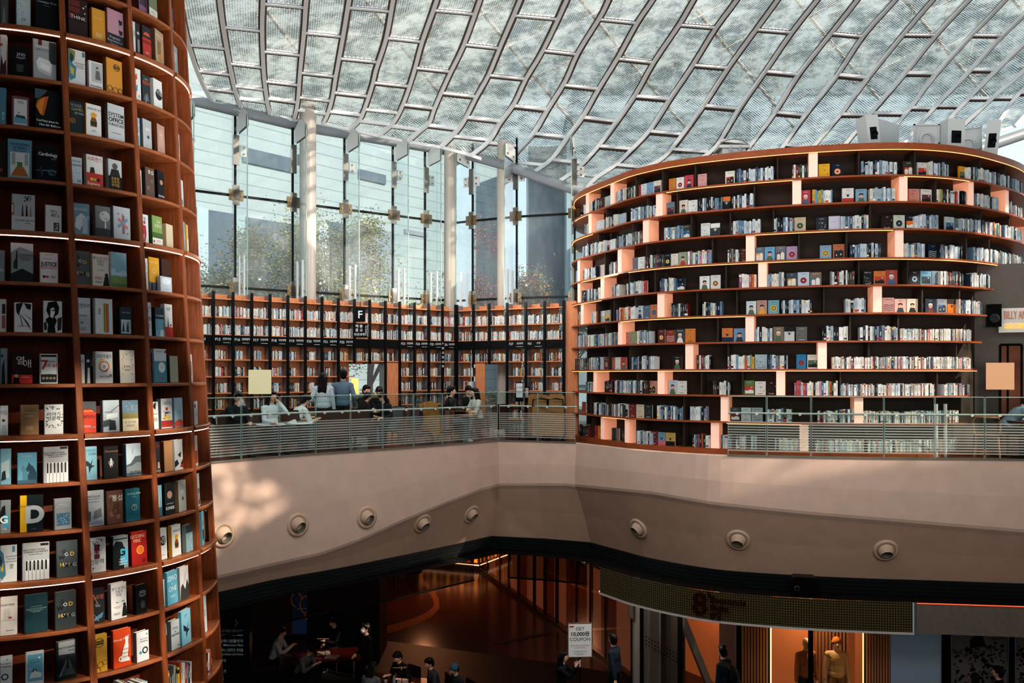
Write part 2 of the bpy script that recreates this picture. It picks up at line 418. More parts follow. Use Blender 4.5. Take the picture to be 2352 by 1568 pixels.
RIB = [[(395, -60), (412, 0), (420, 43), (433, 99), (453, 161), (479, 217), (502, 244)],
 [(500, -60), (505, 0), (513, 61), (527, 143), (537, 194), (548, 230), (556, 252)],
 [(606, -60), (604, 0), (602, 61), (605, 153), (610, 204), (616, 245), (622, 266)],
 [(710, -60), (703, 0), (698, 71), (689, 163), (685, 219), (680, 253), (674, 276)],
 [(812, -60), (801, 0), (787, 85), (771, 173), (764, 217), (754, 255), (741, 284)],
 [(913, -60), (902, 0), (887, 84), (864, 155), (856, 189), (838, 245), (826, 272), (803, 298)],
 [(1016, -60), (1002, 0), (970, 91), (950, 165), (926, 236), (902, 281), (868, 312)],
 [(1122, -60), (1101, 0), (1065, 101), (1033, 167), (998, 246), (986, 280), (960, 303), (935, 326)],
 [(1214, -60), (1193, 0), (1149, 104), (1122, 170), (1093, 222), (1070, 268), (1049, 300), (1012, 338)],
 [(1322, -60), (1300, 0), (1247, 113), (1208, 178), (1180, 238), (1147, 283), (1122, 325), (1082, 357)],
 [(1420, -60), (1396, 0), (1376, 40), (1327, 119), (1298, 185), (1256, 253), (1228, 302), (1193, 341), (1173, 362), (1139, 378)],
 [(1532, -60), (1497, 0), (1463, 50), (1420, 129), (1375, 202), (1340, 265), (1301, 318), (1269, 363), (1238, 387), (1212, 404)],
 [(1625, -60), (1591, 0), (1560, 54), (1500, 143), (1459, 217), (1414, 282), (1377, 332), (1339, 375), (1308, 400), (1275, 422)],
 [(1728, -60), (1690, 0), (1642, 65), (1590, 150), (1537, 229), (1493, 298), (1446, 348), (1410, 381), (1369, 408), (1345, 432)],
 [(1826, -60), (1784, 0), (1734, 69), (1672, 155), (1617, 240), (1565, 312), (1525, 360), (1486, 384), (1440, 412)],
 [(1920, -60), (1875, 0), (1818, 73), (1757, 163), (1697, 250), (1645, 335), (1600, 370)],
 [(2012, -60), (1967, 0), (1906, 78), (1831, 174), (1778, 261), (1716, 342), (1690, 372)],
 [(2100, -60), (2054, 0), (1982, 81), (1921, 174), (1850, 263), (1795, 340), (1770, 372)],
 [(2194, -60), (2140, 0), (2073, 79), (1994, 177), (1930, 263), (1866, 338), (1835, 372)],
 [(2280, -60), (2223, 0), (2147, 82), (2076, 171), (1991, 270), (1938, 334), (1905, 372)],
 [(2362, -60), (2307, 0), (2229, 82), (2147, 172), (2086, 254), (2015, 335), (1985, 372)],
 [(2440, -60), (2386, 0), (2301, 82), (2222, 168), (2145, 248), (2078, 327), (2045, 365)],
 [(2520, -60), (2465, 0), (2372, 82), (2289, 160), (2218, 233), (2135, 320), (2105, 350)],
 [(2600, -60), (2540, 0), (2440, 82), (2355, 160), (2283, 222), (2190, 308), (2165, 335)],
 [(2680, -60), (2620, 0), (2510, 82), (2420, 155), (2340, 215), (2289, 286), (2260, 315)],
 [(2760, -60), (2700, 0), (2580, 85), (2490, 150), (2400, 210), (2352, 265), (2330, 290)]]
BARS = [[-20, 104, 164, 204], [-60, 63, 147, 199, 228], [-50, 9, 119, 188, 228], [-30, 76, 168, 225, 255], [-60, 18, 135, 214, 258], [-20, 88, 191, 253, 280], [-60, 24, 157, 242, 292], [-20, 103, 215, 290],
 [-60, 36, 174, 272, 315], [-20, 117, 245, 330], [-60, 45, 197, 309, 373], [-20, 136, 272, 369], [-60, 58, 223, 338, 400], [-20, 151, 304, 381], [-60, 69, 245, 345], [-20, 166, 325], [-60, 78, 260, 350], [-20, 174, 335],
 [-60, 81, 265, 345], [-20, 170, 262], [-60, 82, 250, 330], [-20, 162, 245], [-60, 82, 228], [-20, 160, 226], [-60, 82, 215]]
RC = [Curve(r, 6) for r in RIB]
def yat(c, y):
    ys = c.p
    for a, b in zip(ys, ys[1:]):
        if a.y <= y <= b.y: return a.lerp(b, (y - a.y) / max(b.y - a.y, 1e-6))
    return ys[0] if y < ys[0].y else ys[-1]
m_ = bpy.data.materials.new('expanded_mesh'); m_.use_nodes = True; nt = m_.node_tree; nt.nodes.clear(); N = nt.nodes.new; L = nt.links.new
def mth(op, a, b=0):
    q = N('ShaderNodeMath'); q.operation = op
    for i, s in enumerate((a, b)):
        if isinstance(s, (int, float)): q.inputs[i].default_value = s
        else: L(s, q.inputs[i])
    return q.outputs[0]
uvn = N('ShaderNodeUVMap'); sx = N('ShaderNodeSeparateXYZ'); L(uvn.outputs[0], sx.inputs[0])
a_ = mth('DIVIDE', sx.outputs[0], .105); b_ = mth('DIVIDE', sx.outputs[1], .052)
tri = lambda s: mth('ABSOLUTE', mth('SUBTRACT', mth('FRACT', s), .5))
k_ = mth('GREATER_THAN', mth('MAXIMUM', tri(mth('ADD', a_, b_)), tri(mth('SUBTRACT', a_, b_))), .295)
tc = N('ShaderNodeTexCoord'); mp = N('ShaderNodeMapping'); mp.inputs['Scale'].default_value = (.9, .9, 2.5); L(tc.outputs['Object'], mp.inputs[0])
nz = N('ShaderNodeTexNoise'); nz.inputs['Scale'].default_value = 1.6; nz.inputs['Detail'].default_value = 9; nz.inputs['Roughness'].default_value = .75; L(mp.outputs[0], nz.inputs[0])
cr = N('ShaderNodeValToRGB'); L(nz.outputs[0], cr.inputs[0]); cr.color_ramp.elements[0].position = .42; cr.color_ramp.elements[1].position = .58
cr.color_ramp.elements[0].color = (.12, .125, .125, 1); cr.color_ramp.elements[1].color = (.72, .74, .71, 1)  # dark and pale mottling stands in for shaded and sunlit strands
df = N('ShaderNodeBsdfDiffuse'); L(cr.outputs[0], df.inputs[0])
tl = N('ShaderNodeBsdfTranslucent'); L(cr.outputs[0], tl.inputs[0])
m1 = N('ShaderNodeMixShader'); m1.inputs[0].default_value = .45; L(df.outputs[0], m1.inputs[1]); L(tl.outputs[0], m1.inputs[2])
tr = N('ShaderNodeBsdfTransparent'); m2 = N('ShaderNodeMixShader'); L(k_, m2.inputs[0]); L(tr.outputs[0], m2.inputs[1]); L(m1.outputs[0], m2.inputs[2])
ou = N('ShaderNodeOutputMaterial'); L(m2.outputs[0], ou.inputs[0])
MESHM = m_
CEILF = mat('ceiling_frame_white', 'e6e9ea', .4); CEILE = mat('panel_edge_brown', '5a4a42', .6)
ceil = thing('ceiling', (0, 0, 0), None, None, kind='structure')
for i, c in enumerate(RC):
    m = MB(); pp = c.p[::2] + [c.p[-1]]
    P = [cpt(q.x, q.y, -.06) for q in pp]
    for a, b in zip(P, P[1:]):
        if (b - a).length > .01: m.bar(a, b, .085, .10)
    m.build('rib', CEILF, ceil)
areas = []
for i, bars in enumerate(BARS):
    ca, cb = RC[i], RC[i + 1]
    m = MB()
    cuts = sorted(set(bars + [max(ca.p[-1].y, cb.p[-1].y)]))
    skew = []
    for y in cuts:
        a = yat(ca, y - 3); b = yat(cb, y + (6 if i < 12 else 4 if i < 18 else -2)); skew.append((a, b))
        A, Bq = cpt(a.x, a.y, -.04), cpt(b.x, b.y, -.04)
        if (A - Bq).length > .05: m.bar(A, Bq, .075, .08)
    m.build('crossbar', CEILF, ceil)
    vo = 0
    for (a0, b0), (a1, b1) in zip(skew, skew[1:]):
        n = 8; q = 4; rows = []
        for k in range(n + 1):
            ya, yb = a0.y + (a1.y - a0.y) * k / n, b0.y + (b1.y - b0.y) * k / n
            a, b = yat(ca, ya), yat(cb, yb); rows.append([a.lerp(b, j / q) for j in range(q + 1)])
        P = [[cpt(v.x, v.y) for v in r] for r in rows]
        l = sum((P[k][2] - P[k + 1][2]).length for k in range(n)); wd = (P[n // 2][0] - P[n // 2][q]).length
        if l < .15: continue
        mm = MB(); mm.strip(P, 0, True)
        for k in range(n):
            for j in range(q):
                mm.uv.append([(wd * j / q, vo + l * k / n), (wd * (j + 1) / q, vo + l * k / n), (wd * (j + 1) / q, vo + l * (k + 1) / n), (wd * j / q, vo + l * (k + 1) / n)])
        vo += l
        e0 = len(mm.f)
        rim = [r[0] for r in P], [r[-1] for r in P], P[0], P[-1]
        inn = [[r[0].lerp(r[-1], .10) for r in P], [r[-1].lerp(r[0], .10) for r in P], None, None]
        for s in (0, 1):
            for A, Bq in zip(zip(rim[s], inn[s]), zip(rim[s][1:], inn[s][1:])):
                dn = V((0, 0, -.03)); mm.add([A[0] + dn, A[1] + dn, Bq[1] + dn, Bq[0] + dn], [(0, 1, 2, 3)], 1); mm.uv.append([(0, 0)] * 4)
        for r0, r1 in ((P[0], P[1]), (P[-1], P[-2])):
            dn = V((0, 0, -.03)); f = min(1, .10 / max((r0[2] - r1[2]).length, .01))
            for j in range(q): mm.add([r0[j] + dn, r0[j + 1] + dn, r0[j + 1].lerp(r1[j + 1], f) + dn, r0[j].lerp(r1[j], f) + dn], [(0, 1, 2, 3)], 1); mm.uv.append([(0, 0)] * 4)
        areas.append((l * wd / P[4][2].y ** 2, mm))
areas.sort(key=lambda a: -a[0])
for a, mm in areas[:100]: mm.build('mesh_panel', [MESHM, CEILE], ceil)
rest = MB()
for a, mm in areas[100:]:
    o = len(rest.v); rest.v += mm.v; rest.f += [tuple(i + o for i in f) for f in mm.f]; rest.m += mm.m; rest.sm += mm.sm; rest.c += mm.c; rest.uv += mm.uv
rest.build('mesh_panels', [MESHM, CEILE], ceil)['kind'] = 'stuff'
# roof trusses and glazing bars above the mesh
tm = MB(); R = random.Random(3)
for i in range(8):
    x0 = 470 + 250 * i
    for k in range(6):
        xa, ya = x0 + 60 * k, -50 + 70 * k
        if ya > lerp_tab([(450, 170), (1000, 280), (1345, 370), (2352, 250)], xa): break
        tm.tube([cpt(xa, ya, .9) + V((0, 0, .9)), cpt(xa + 60, ya + 70, .9) + V((0, 0, .9))], .05, 8)
        tm.tube([cpt(xa, ya, .9) + V((0, 0, .5)), cpt(xa + 40, ya - 60, 1.4) + V((0, 0, 1.6))], .022, 6)
        tm.tube([cpt(xa, ya, .9) + V((0, 0, .5)), cpt(xa + 120, ya + 25, 1.4) + V((0, 0, 1.6))], .022, 6)
struct(tm.build('roof_truss', mat('truss_white', 'd8d4cc', .5)))
rm = bpy.data.materials.new('roof_frit'); rm.use_nodes = True; nt = rm.node_tree; nt.nodes.clear(); N = nt.nodes.new; L = nt.links.new
tc = N('ShaderNodeTexCoord'); mp = N('ShaderNodeMapping'); mp.inputs['Scale'].default_value = (1.2, .5, .5); mp.inputs['Rotation'].default_value = (0, 0, .6)
nz = N('ShaderNodeTexNoise'); nz.inputs['Scale'].default_value = 2.4; nz.inputs['Detail'].default_value = 9; nz.inputs['Roughness'].default_value = .8; L(tc.outputs['Object'], mp.inputs[0]); L(mp.outputs[0], nz.inputs[0])
mr = N('ShaderNodeMapRange'); mr.inputs[1].default_value = .40; mr.inputs[2].default_value = .60; mr.inputs[3].default_value = .4; mr.inputs[4].default_value = .95; L(nz.outputs[0], mr.inputs[0])  # white roof layer; streaks added for bright and dim patches of sky light
tl = N('ShaderNodeBsdfTranslucent'); tl.inputs[0].default_value = (.66, .67, .62, 1); tr = N('ShaderNodeBsdfTransparent'); mx = N('ShaderNodeMixShader'); ou = N('ShaderNodeOutputMaterial')
L(mr.outputs[0], mx.inputs[0]); L(tr.outputs[0], mx.inputs[1]); L(tl.outputs[0], mx.inputs[2]); L(mx.outputs[0], ou.inputs[0])
gx = MB(); gx.strip([[cpt(300 + 130 * i, -60 + 56 * j, 2.4) + V((0, 0, 1.5)) for i in range(19)] for j in range(8)], 0, True)
struct(gx.build('roof_glazing', rm))
# ceiling and walls of the rest of the hall
em = bpy.data.materials.new('ceiling_dapple_holes'); em.use_nodes = True; nt = em.node_tree; b = nt.nodes['Principled BSDF']; N = nt.nodes.new; L = nt.links.new
b.inputs['Base Color'].default_value = (.6, .58, .54, 1)
def mk(op, a, b_=0):
    q = N('ShaderNodeMath'); q.operation = op
    for i, s in enumerate((a, b_)):
        if isinstance(s, (int, float)): q.inputs[i].default_value = s
        else: L(s, q.inputs[i])
    return q.outputs[0]
tc = N('ShaderNodeTexCoord'); mp = N('ShaderNodeMapping'); mp.inputs['Rotation'].default_value = (0, 0, .5); mp.inputs['Scale'].default_value = (1, 1.7, 1); L(tc.outputs['Object'], mp.inputs[0])
ns = N('ShaderNodeTexNoise'); ns.inputs['Scale'].default_value = 3.2; ns.inputs['Detail'].default_value = 3; L(mp.outputs[0], ns.inputs[0])
n3 = N('ShaderNodeTexNoise'); n3.inputs['Scale'].default_value = 1.5; n3.inputs['Detail'].default_value = 1; L(mp.outputs[0], n3.inputs[0])
sp_ = N('ShaderNodeSeparateXYZ'); L(tc.outputs['Object'], sp_.inputs[0]); X_, Y_ = sp_.outputs[0], sp_.outputs[1]
def inbox(x0, x1, y0, y1): return mk('MULTIPLY', mk('MULTIPLY', mk('GREATER_THAN', X_, x0), mk('LESS_THAN', X_, x1)), mk('MULTIPLY', mk('GREATER_THAN', Y_, y0), mk('LESS_THAN', Y_, y1)))
reg = mk('MAXIMUM', mk('MAXIMUM', inbox(10.8, 14.9, 3.9, 6.3), inbox(20.5, 27.5, 6.5, 13.5)), inbox(11.5, 17, -3.6, -.6))  # holes in the unseen ceiling, placed where sun dapples should fall
b2 = inbox(20.5, 27.5, 6.5, 13.5)
hole = mk('MULTIPLY', mk('MULTIPLY', mk('GREATER_THAN', mk('ADD', ns.outputs[0], mk('MULTIPLY', b2, .03)), .475), mk('GREATER_THAN', mk('ADD', n3.outputs[0], mk('MULTIPLY', b2, .08)), .40)), reg)
L(mk('SUBTRACT', 1, hole), b.inputs['Alpha'])
WALLM = mat('wall_far', '6a5f58', .9)
m = MB(); m.quad((-16, -14, 11.8), (32, -14, 11.8), (32, 15.5, 11.8), (-16, 15.5, 11.8)); struct(m.build('ceiling_rear', em))
m = MB(); m.quad((-16, -14, -6.0), (32, -14, -6.0), (32, -14, 12), (-16, -14, 12)); struct(m.build('wall_rear', WALLM))
m = MB(); m.quad((-16, -14, -6.0), (-16, 13.7, -6.0), (-16, 13.7, 12), (-16, -14, 12)); struct(m.build('wall_left', WALLM))
m = MB(); m.quad((32, -14, -6.0), (32, 24, -6.0), (32, 24, 12), (32, -14, 12)); struct(m.build('wall_right', WALLM))
m = MB(); m.quad((-16, -14, -6.0), (24, -14, -6.0), (24, 60, -6.0), (-16, 60, -6.0))
struct(m.build('floor', mat('floor_polished', '3e1c12', .2, noise=.25, nscale=.5, spec=.5)))
# ------------------------------------------------------------------ outside: facade, ground, trees
bm_ = bpy.data.materials.new('facade_panels'); bm_.use_nodes = True; nt = bm_.node_tree; b = nt.nodes['Principled BSDF']; N = nt.nodes.new; L = nt.links.new
uvn = N('ShaderNodeUVMap'); br = N('ShaderNodeTexBrick'); L(uvn.outputs[0], br.inputs[0]); br.offset = 0
br.inputs['Color1'].default_value = (.29, .365, .39, 1); br.inputs['Color2'].default_value = (.31, .385, .41, 1); br.inputs['Mortar'].default_value = (.15, .21, .25, 1)
br.inputs['Scale'].default_value = 1; br.inputs['Mortar Size'].default_value = .022; br.inputs['Brick Width'].default_value = 3.4; br.inputs['Row Height'].default_value = .58; br.inputs['Mortar Smooth'].default_value = 0
L(br.outputs[0], b.inputs['Base Color']); b.inputs['Roughness'].default_value = .35
A0 = V((-16.6, 35.5)); BD = V((.634, .773))
def bld(px): # along-facade distance for a pixel column
    u = (px - CX) / F; return (u * A0.y - A0.x) / (BD.x - u * BD.y)
def bp(px, py, off=0):
    s = bld(px); p = A0 + BD * s; n = V((BD.y, -BD.x)); q = p + n * off
    return V((q.x, q.y, EYE + (HZ - py) / F * p.y))
def bz(s, z, off=0):
    q = A0 + BD * s + V((BD.y, -BD.x)) * off; return V((q.x, q.y, z))
bt = thing('office_building', (0, 0, 0), 'pale panelled office building outside the tall glass wall', 'building')
s1 = bld(1160)
m = MB(); m.quad(bz(-25, -1), bz(s1, -1), bz(s1, 34), bz(-25, 34)); m.uv.append([(0, 0), (s1 + 25, 0), (s1 + 25, 35), (0, 35)]); m.build('wall', bm_, bt)
DK = mat('facade_dark', '4a5a68', .3); DK2 = mat('facade_grey', '75838f', .5); LT = mat('facade_light', '9db3bd', .5)
for x0, x1, y0, y1, k in ((556, 672, 338, 372, 0), (822, 884, 388, 410, 0), (450, 476, 476, 700, 2), (476, 540, 482, 700, 0), (540, 560, 492, 700, 2), (560, 690, 498, 700, 0), (730, 752, 512, 700, 2), (752, 792, 508, 700, 0), (820, 902, 520, 700, 1), (928, 980, 526, 536, 1), (1040, 1060, 540, 548, 1)):
    a, b2, c = bld(x0), bld(x1), bp(x0, y0).z; d = bp(x0, y1).z
    m = MB(); m.obox(bz(a, d, .02), bz(b2, d, .02) - bz(a, d, .02), bz(a, d, .1) - bz(a, d, .02), (0, 0, c - d)); m.build('window', (DK, DK2, LT)[k], bt)
tw = thing('tower_block', (0, 0, 0), 'grey blue tower block far outside behind red leaves, right of the last round column', 'building')
m = MB(); m.box(1.0, 52, -1, 4.2, 60, 15.5); m.build('dark_wing', mat('tower_dark', '42525f', .4), tw)
m = MB(); m.box(3.2, 50, -1, 14, 60, 17); m.build('pale_wing', mat('tower_pale', '9fb2bc', .5), tw)
m = MB(); m.box(3.4, 49.8, 1, 9, 50, 9); m.build('lower_wall', mat('tower_wall', '8b979f', .6), tw)
m = MB(); m.quad((-60, 23, -.25), (60, 23, -.25), (60, 90, -.25), (-60, 90, -.25)); struct(m.build('ground_outside', mat('paving_outside', '6d7474', .8, noise=.1)))
LEAF = attr_mat('leaves', .7); BARK = mat('bark', '5a4f47', .9)
def tree(px, Y, zc, rx, rz, cols, n, seed, label, trunk_lean=0, name='tree', size=.085):
    R = random.Random(seed); c = at(px, HZ, Y); rx, n = (rx * 1.25, int(n * 1.5)) if name == 'tree' else (rx, n); e = thing(name, (c.x, c.y, -.25), label, 'tree' if name == 'tree' else 'shrub', 'trees outside the glass wall' if name == 'tree' else 'shrubs outside the glass wall')
    t = MB(); top = V((trunk_lean, 0, zc + .25)); base = V((0, 0, 0))
    if name == 'tree':
        mid = base.lerp(top, .45) + V((-trunk_lean * .4, 0, 0)); t.tube([base, mid, top], .1, 7, rs=[.13, .1, .05])
        for i in range(9):
            a = R.uniform(0, 2 * PI); s = base.lerp(top, R.uniform(.35, .8)); q = V((math.cos(a) * rx * .85, math.sin(a) * rx * .6, zc + R.uniform(-.4, .9) * rz))
            t.tube([s, s.lerp(q, .5) + V((0, 0, -.15)), q], .04, 5, rs=[.055, .03, .012])
        t.build('trunk', BARK, e)
    m = MB(); blobs = [(V((R.gauss(0, .45) * rx, R.gauss(0, .35) * rx, zc + .25 + R.gauss(0, .42) * rz)), R.uniform(.25, .5)) for _ in range(16)]
    for i in range(int(n * 2.8)):
        bc, br_ = R.choice(blobs); p = bc + V((R.gauss(0, 1) * br_ * rx * .55, R.gauss(0, 1) * br_ * rx * .5, R.gauss(0, 1) * br_ * rz * .38))
        p.z = max(p.z, .03)
        a = V((R.gauss(0, 1), R.gauss(0, 1), R.gauss(0, .5))).normalized(); b3 = a.cross(V((R.gauss(0, 1), R.gauss(0, 1), R.gauss(0, 1)))).normalized(); s = size * R.uniform(.6, 1.3)
        cc = rgb(R.choice(cols)); k = R.uniform(.8, 1.35)
        m.add([p - a * s * .6, p + b3 * s * .3, p + a * s * .6, p - b3 * s * .3], [(0, 1, 2, 3)], 0, False, tuple(x * k for x in cc))
    m.build('crown' if name == 'tree' else 'leaves', LEAF, e)
    return e
OL = ['7d8259', '8a8a5c', '6e7550', '95905f', '9a8a5a']; YG = ['a3a352', 'b8ae5a', '8c9450', 'c2b04f']; YE = ['d8b545', 'c9a53c', 'b9a348', 'dcc464']; RE = ['9c4a48', 'a85a50', '7a4a48', 'b7695a', '8c6a52']; MX = ['8f4f47', '6d7a58', '7f8a62', 'a05c50', 'b59a4d']; GG = ['7d8c86', '8a9890', '6f7f78']
tree(500, 27.5, 3.6, 1.5, 2.0, OL, 2600, 1, 'olive green tree nearest the tall bookcase, outside the first panes')
tree(625, 28.5, 5.0, 1.6, 2.6, OL + ['a07d55'], 3400, 2, 'tall olive and rust tree just left of the first round column', .9)
tree(760, 29, 4.7, 1.4, 2.7, OL + YG, 2800, 3, 'tall thin olive tree just right of the first round column', .3)
tree(850, 29, 3.6, 1.5, 1.3, YG, 1900, 4, 'low yellow green tree in front of the grey facade recess')
tree(945, 30, 3.1, 1.0, .9, YE, 1300, 5, 'small bright yellow tree left of the second round column')
tree(1105, 30, 4.2, 1.1, 2.6, RE, 1300, 6, 'sparse red leaved tree between the second and third round columns')
tree(1208, 28, 3.9, .75, 2.5, MX, 2200, 7, 'narrow red and green tree just right of the third round column')
tree(1275, 34, 3.2, 1.8, 1.4, GG, 2200, 8, 'grey green tree outside beside the curved bookcase')
tree(858, 26.5, .55, .8, .6, YG + ['9aa67a'], 1500, 9, 'yellow green bush seen through the opening in the bookcases', name='shrub', size=.1)
tree(1110, 26, .6, .55, .6, ['a3ab8d', '8d9a78', 'b9b59a', 'c4a79a'], 1300, 10, 'pale grassy bush seen through the opening right of the corner', name='shrub', size=.1)
# ------------------------------------------------------------------ spine colours
def book_parts(mb, w, d, h, c, page=(.78, .74, .66), M=None, marks=None, R=random):
    """one closed book standing on its tail edge, spine towards -Y, centred on x, local frame M; colours go to the 'col' attribute"""
    c = tuple(x * .78 for x in c); page = tuple(x * .8 for x in page)
    def bx(x0, y0, z0, x1, y1, z1, cc):
        o = len(mb.v); mb.box(x0, y0, z0, x1, y1, z1, 0, cc)
        if M:
            for i in range(o, len(mb.v)): mb.v[i] = tuple(M @ V(mb.v[i]))
    t = min(.004, w * .2)
    bx(-w / 2, 0, 0, w / 2, .006, h, c)                      # spine
    bx(-w / 2, .006, 0, -w / 2 + t, d, h, c); bx(w / 2 - t, .006, 0, w / 2, d, h, c)
    bx(-w / 2 + t, .006, .004, w / 2 - t, d - .006, h - .005, page)
    if marks:
        lum = sum(c) / 3
        k = tuple(min(1, x * .4) for x in c) if lum > .18 else (.5, .5, .48)
        o = len(mb.v)
        z0 = h * R.uniform(.3, .45); z1 = z0 + h * R.uniform(.2, .45); ww = w * R.uniform(.06, .15)
        mb.quad((-ww, -.0012, z0), (ww, -.0012, z0), (ww, -.0012, z1), (-ww, -.0012, z1), 0, k)
        if R.random() < .35:
            k2 = rgb(R.choice(['b23a32', '2e4d6b', 'd9d4c7', '1d1f22', 'c99a3a', '4b7f86', '8c3f55']))
            z2 = R.choice([.02, h * .08, h * .78]); mb.quad((-w / 2, -.001, z2), (w / 2, -.001, z2), (w / 2, -.001, z2 + h * .14), (-w / 2, -.001, z2 + h * .14), 0, k2)
        if M:
            for i in range(o, len(mb.v)): mb.v[i] = tuple(M @ V(mb.v[i]))
BOOKM = attr_mat('book_paint', .5)
PAL = {'b': ['dfe3e4', 'cfd6da', 'e8e8e4', 'b9c7d2', '8fa8bb', '5f7f99', '2d3f52', '1c2530', 'd9d3c6', 'a8b4ba', '3d5568', 'e4ddd0', '7d8f9b', '23272d', 'c5cdd2'],
       'c': ['dfe3e4', 'cfd6da', 'd9d3c6', 'b5443c', 'd6a23b', '6f9a7a', '3f6b8c', 'c9879a', '8d5a7b', 'e8e2d4', 'c86a35', '7fa0b8', '32302e', 'efece4'],
       'd': ['20262d', '33302c', '5a3a32', '2c3d4d', 'd8d6cf', '7b2f2e', '4f4a44', 'e3e1db', '1a1d20', '8a8f92', '3a4a3f'],
       'w': ['e9e3d6', 'f0ece2', 'd8cfc0', 'e6e6e2', 'c9b8a2', 'd7c9b9', '9fb3bd', '57798d', 'c7d3da', '2e3a44', 'e7e2d8', 'c7d0d2', 'a8bfcc', 'e3e8ea', 'b34d4d', 'e1d7c8', 'f3efe8', '46434a']}
NAMES = {}
def cname(h):
    r, g, b = (int(h[i:i + 2], 16) for i in (0, 2, 4)); mx, mn = max(r, g, b), min(r, g, b); l = (mx + mn) / 2; s = mx - mn
    if s < 26: return 'white' if l > 205 else 'pale grey' if l > 160 else 'grey' if l > 90 else 'charcoal' if l > 45 else 'black'
    if r == mx:
        if b > g + 12: return 'pink' if l > 120 else 'maroon'
        if g > r * .84: return 'cream' if l > 190 else 'yellow' if l > 110 and s > 90 else 'olive' if l < 130 else 'beige'
        if g > r * .6: return 'peach' if l > 180 else 'mustard' if s > 100 else 'tan' if l > 110 else 'dark brown'
        return 'salmon pink' if l > 170 else 'orange' if g > r * .38 and s > 110 else 'red' if l > 75 else 'dark red'
    if g == mx: return 'sage green' if l > 120 else 'dark green'
    if r > g + 8: return 'lavender' if l > 150 else 'plum'
    return 'pale blue' if l > 175 else 'sky blue' if l > 130 else 'blue' if l > 85 else 'dark blue' if l > 55 else 'navy'
# ------------------------------------------------------------------ tall round bookcase on the left
LC = V((-4.75, 8.7))
def LR(z): return 1.52 - .054 * (z - 1.69)
def LP(th, z, dr=0):
    r = LR(z) + dr; return V((LC.x + r * math.cos(math.radians(th)), LC.y + r * math.sin(math.radians(th)), z))
LYS = [-165, -50, 65, 181, 296, 416, 535, 651, 765, 881, 996, 1105, 1212, 1319, 1435, 1548, 1660]
LZ = [EYE + (HZ - y) / F * 7.48 for y in LYS][1:]
LZTOP = EYE + (HZ + 165) / F * 7.48
DIV = [-103, -80, -53.5, -28.8, -6, 16.8, 39.5, 62]
SHD = .30
TWS = {-80: .5, -53.5: 1.25, -28.8: .8, -6: .15}
def DT(th, z): return th + (2.75 - z) * TWS.get(th, 0)
LB = thing('round_bookcase', (LC.x, LC.y, -6.0), 'tall round reddish wood bookcase filled with display books, at the left edge', 'bookcase')
LBo = V((LC.x, LC.y, -6.0))
def kid(mb, name, mats, parent=LB, off=LBo):
    mb.v = [tuple(V(v) - off) for v in mb.v]; return mb.build(name, mats, parent)
zb, zt = -6.0, LZTOP + .3
for th in DIV + [85, 110, 135, 160, 185, 210, 235]:
    m = MB(); zs = [zb + (zt - zb) * i / 12 for i in range(13)]; hw = 1.15
    rows = []
    for z in zs:
        t0 = th; t_ = DT(th, z); rows.append([LP(t_ - hw * 1.2, z, -SHD), LP(t_ - hw, z, 0), LP(t_ - hw * .8, z, .012), LP(t_ + hw * .8, z, .012), LP(t_ + hw, z, 0), LP(t_ + hw * 1.2, z, -SHD)])
    m.strip(rows); kid(m, 'divider', WOOD)
m = MB(); m.strip([[LP(th, z, -SHD) for th in range(-125, 236, 5)] for z in (zb, -1.5, 2, zt)], 0, True); kid(m, 'back_panel', WOODB)
m = MB(); m.strip([[LP(th, z, -.02) for th in range(62, 236, 5)] for z in (zb, 0, zt)], 0, True); kid(m, 'rear_panel', WOOD)
LEDW = glow('led_white', 'ffcdbb', 5)
for k, z in enumerate(LZ):
    led = k in (2 - 1, 6 - 1, 10 - 1, 13 - 1)
    out = .03 if led else .012
    for a, b in zip(DIV[1:-1], DIV[2:]):
        a, b = DT(a, z), DT(b, z); n = 9; ths = [a + 1 + (b - a - 2) * i / n for i in range(n + 1)]; th_ = .042 if led else .034
        m = MB()
        prof = [(-SHD, 0), (out - .008, 0), (out, -.008), (out, -th_ + .006), (out - .006, -th_), (-SHD, -th_)]
        m.strip([[LP(t, z + dz, dr) for dr, dz in prof] for t in ths]); r0, r1 = [[LP(t, z + dz, dr) for dr, dz in prof] for t in (ths[0], ths[-1])]
        m.add(r0, [tuple(range(6))]); m.add(r1, [tuple(range(5, -1, -1))])
        kid(m, 'shelf', WOODH)
        if led:
            m = MB(); m.tube([LP(t, z - th_ - .006, out - .02) for t in ths], .004, 6); kid(m, 'light_strip', LEDW)
ORD = ['first', 'second', 'third', 'fourth', 'fifth', 'sixth', 'seventh', 'eighth', 'ninth', 'tenth', 'eleventh', 'twelfth', 'thirteenth', 'fourteenth', 'fifteenth', 'sixteenth']
def theta_of(px, z, dr):
    lo, hi = -95., 18.; f = lambda t: (lambda p: CX + p.x / p.y * F)(LP(t, z, dr))
    for _ in range(40):
        md = (lo + hi) / 2
        if f(md) < px: lo = md
        else: hi = md
    return (lo + hi) / 2
YO = {'A': 0, 'B': 400, 'C': 800, 'D': 1168}
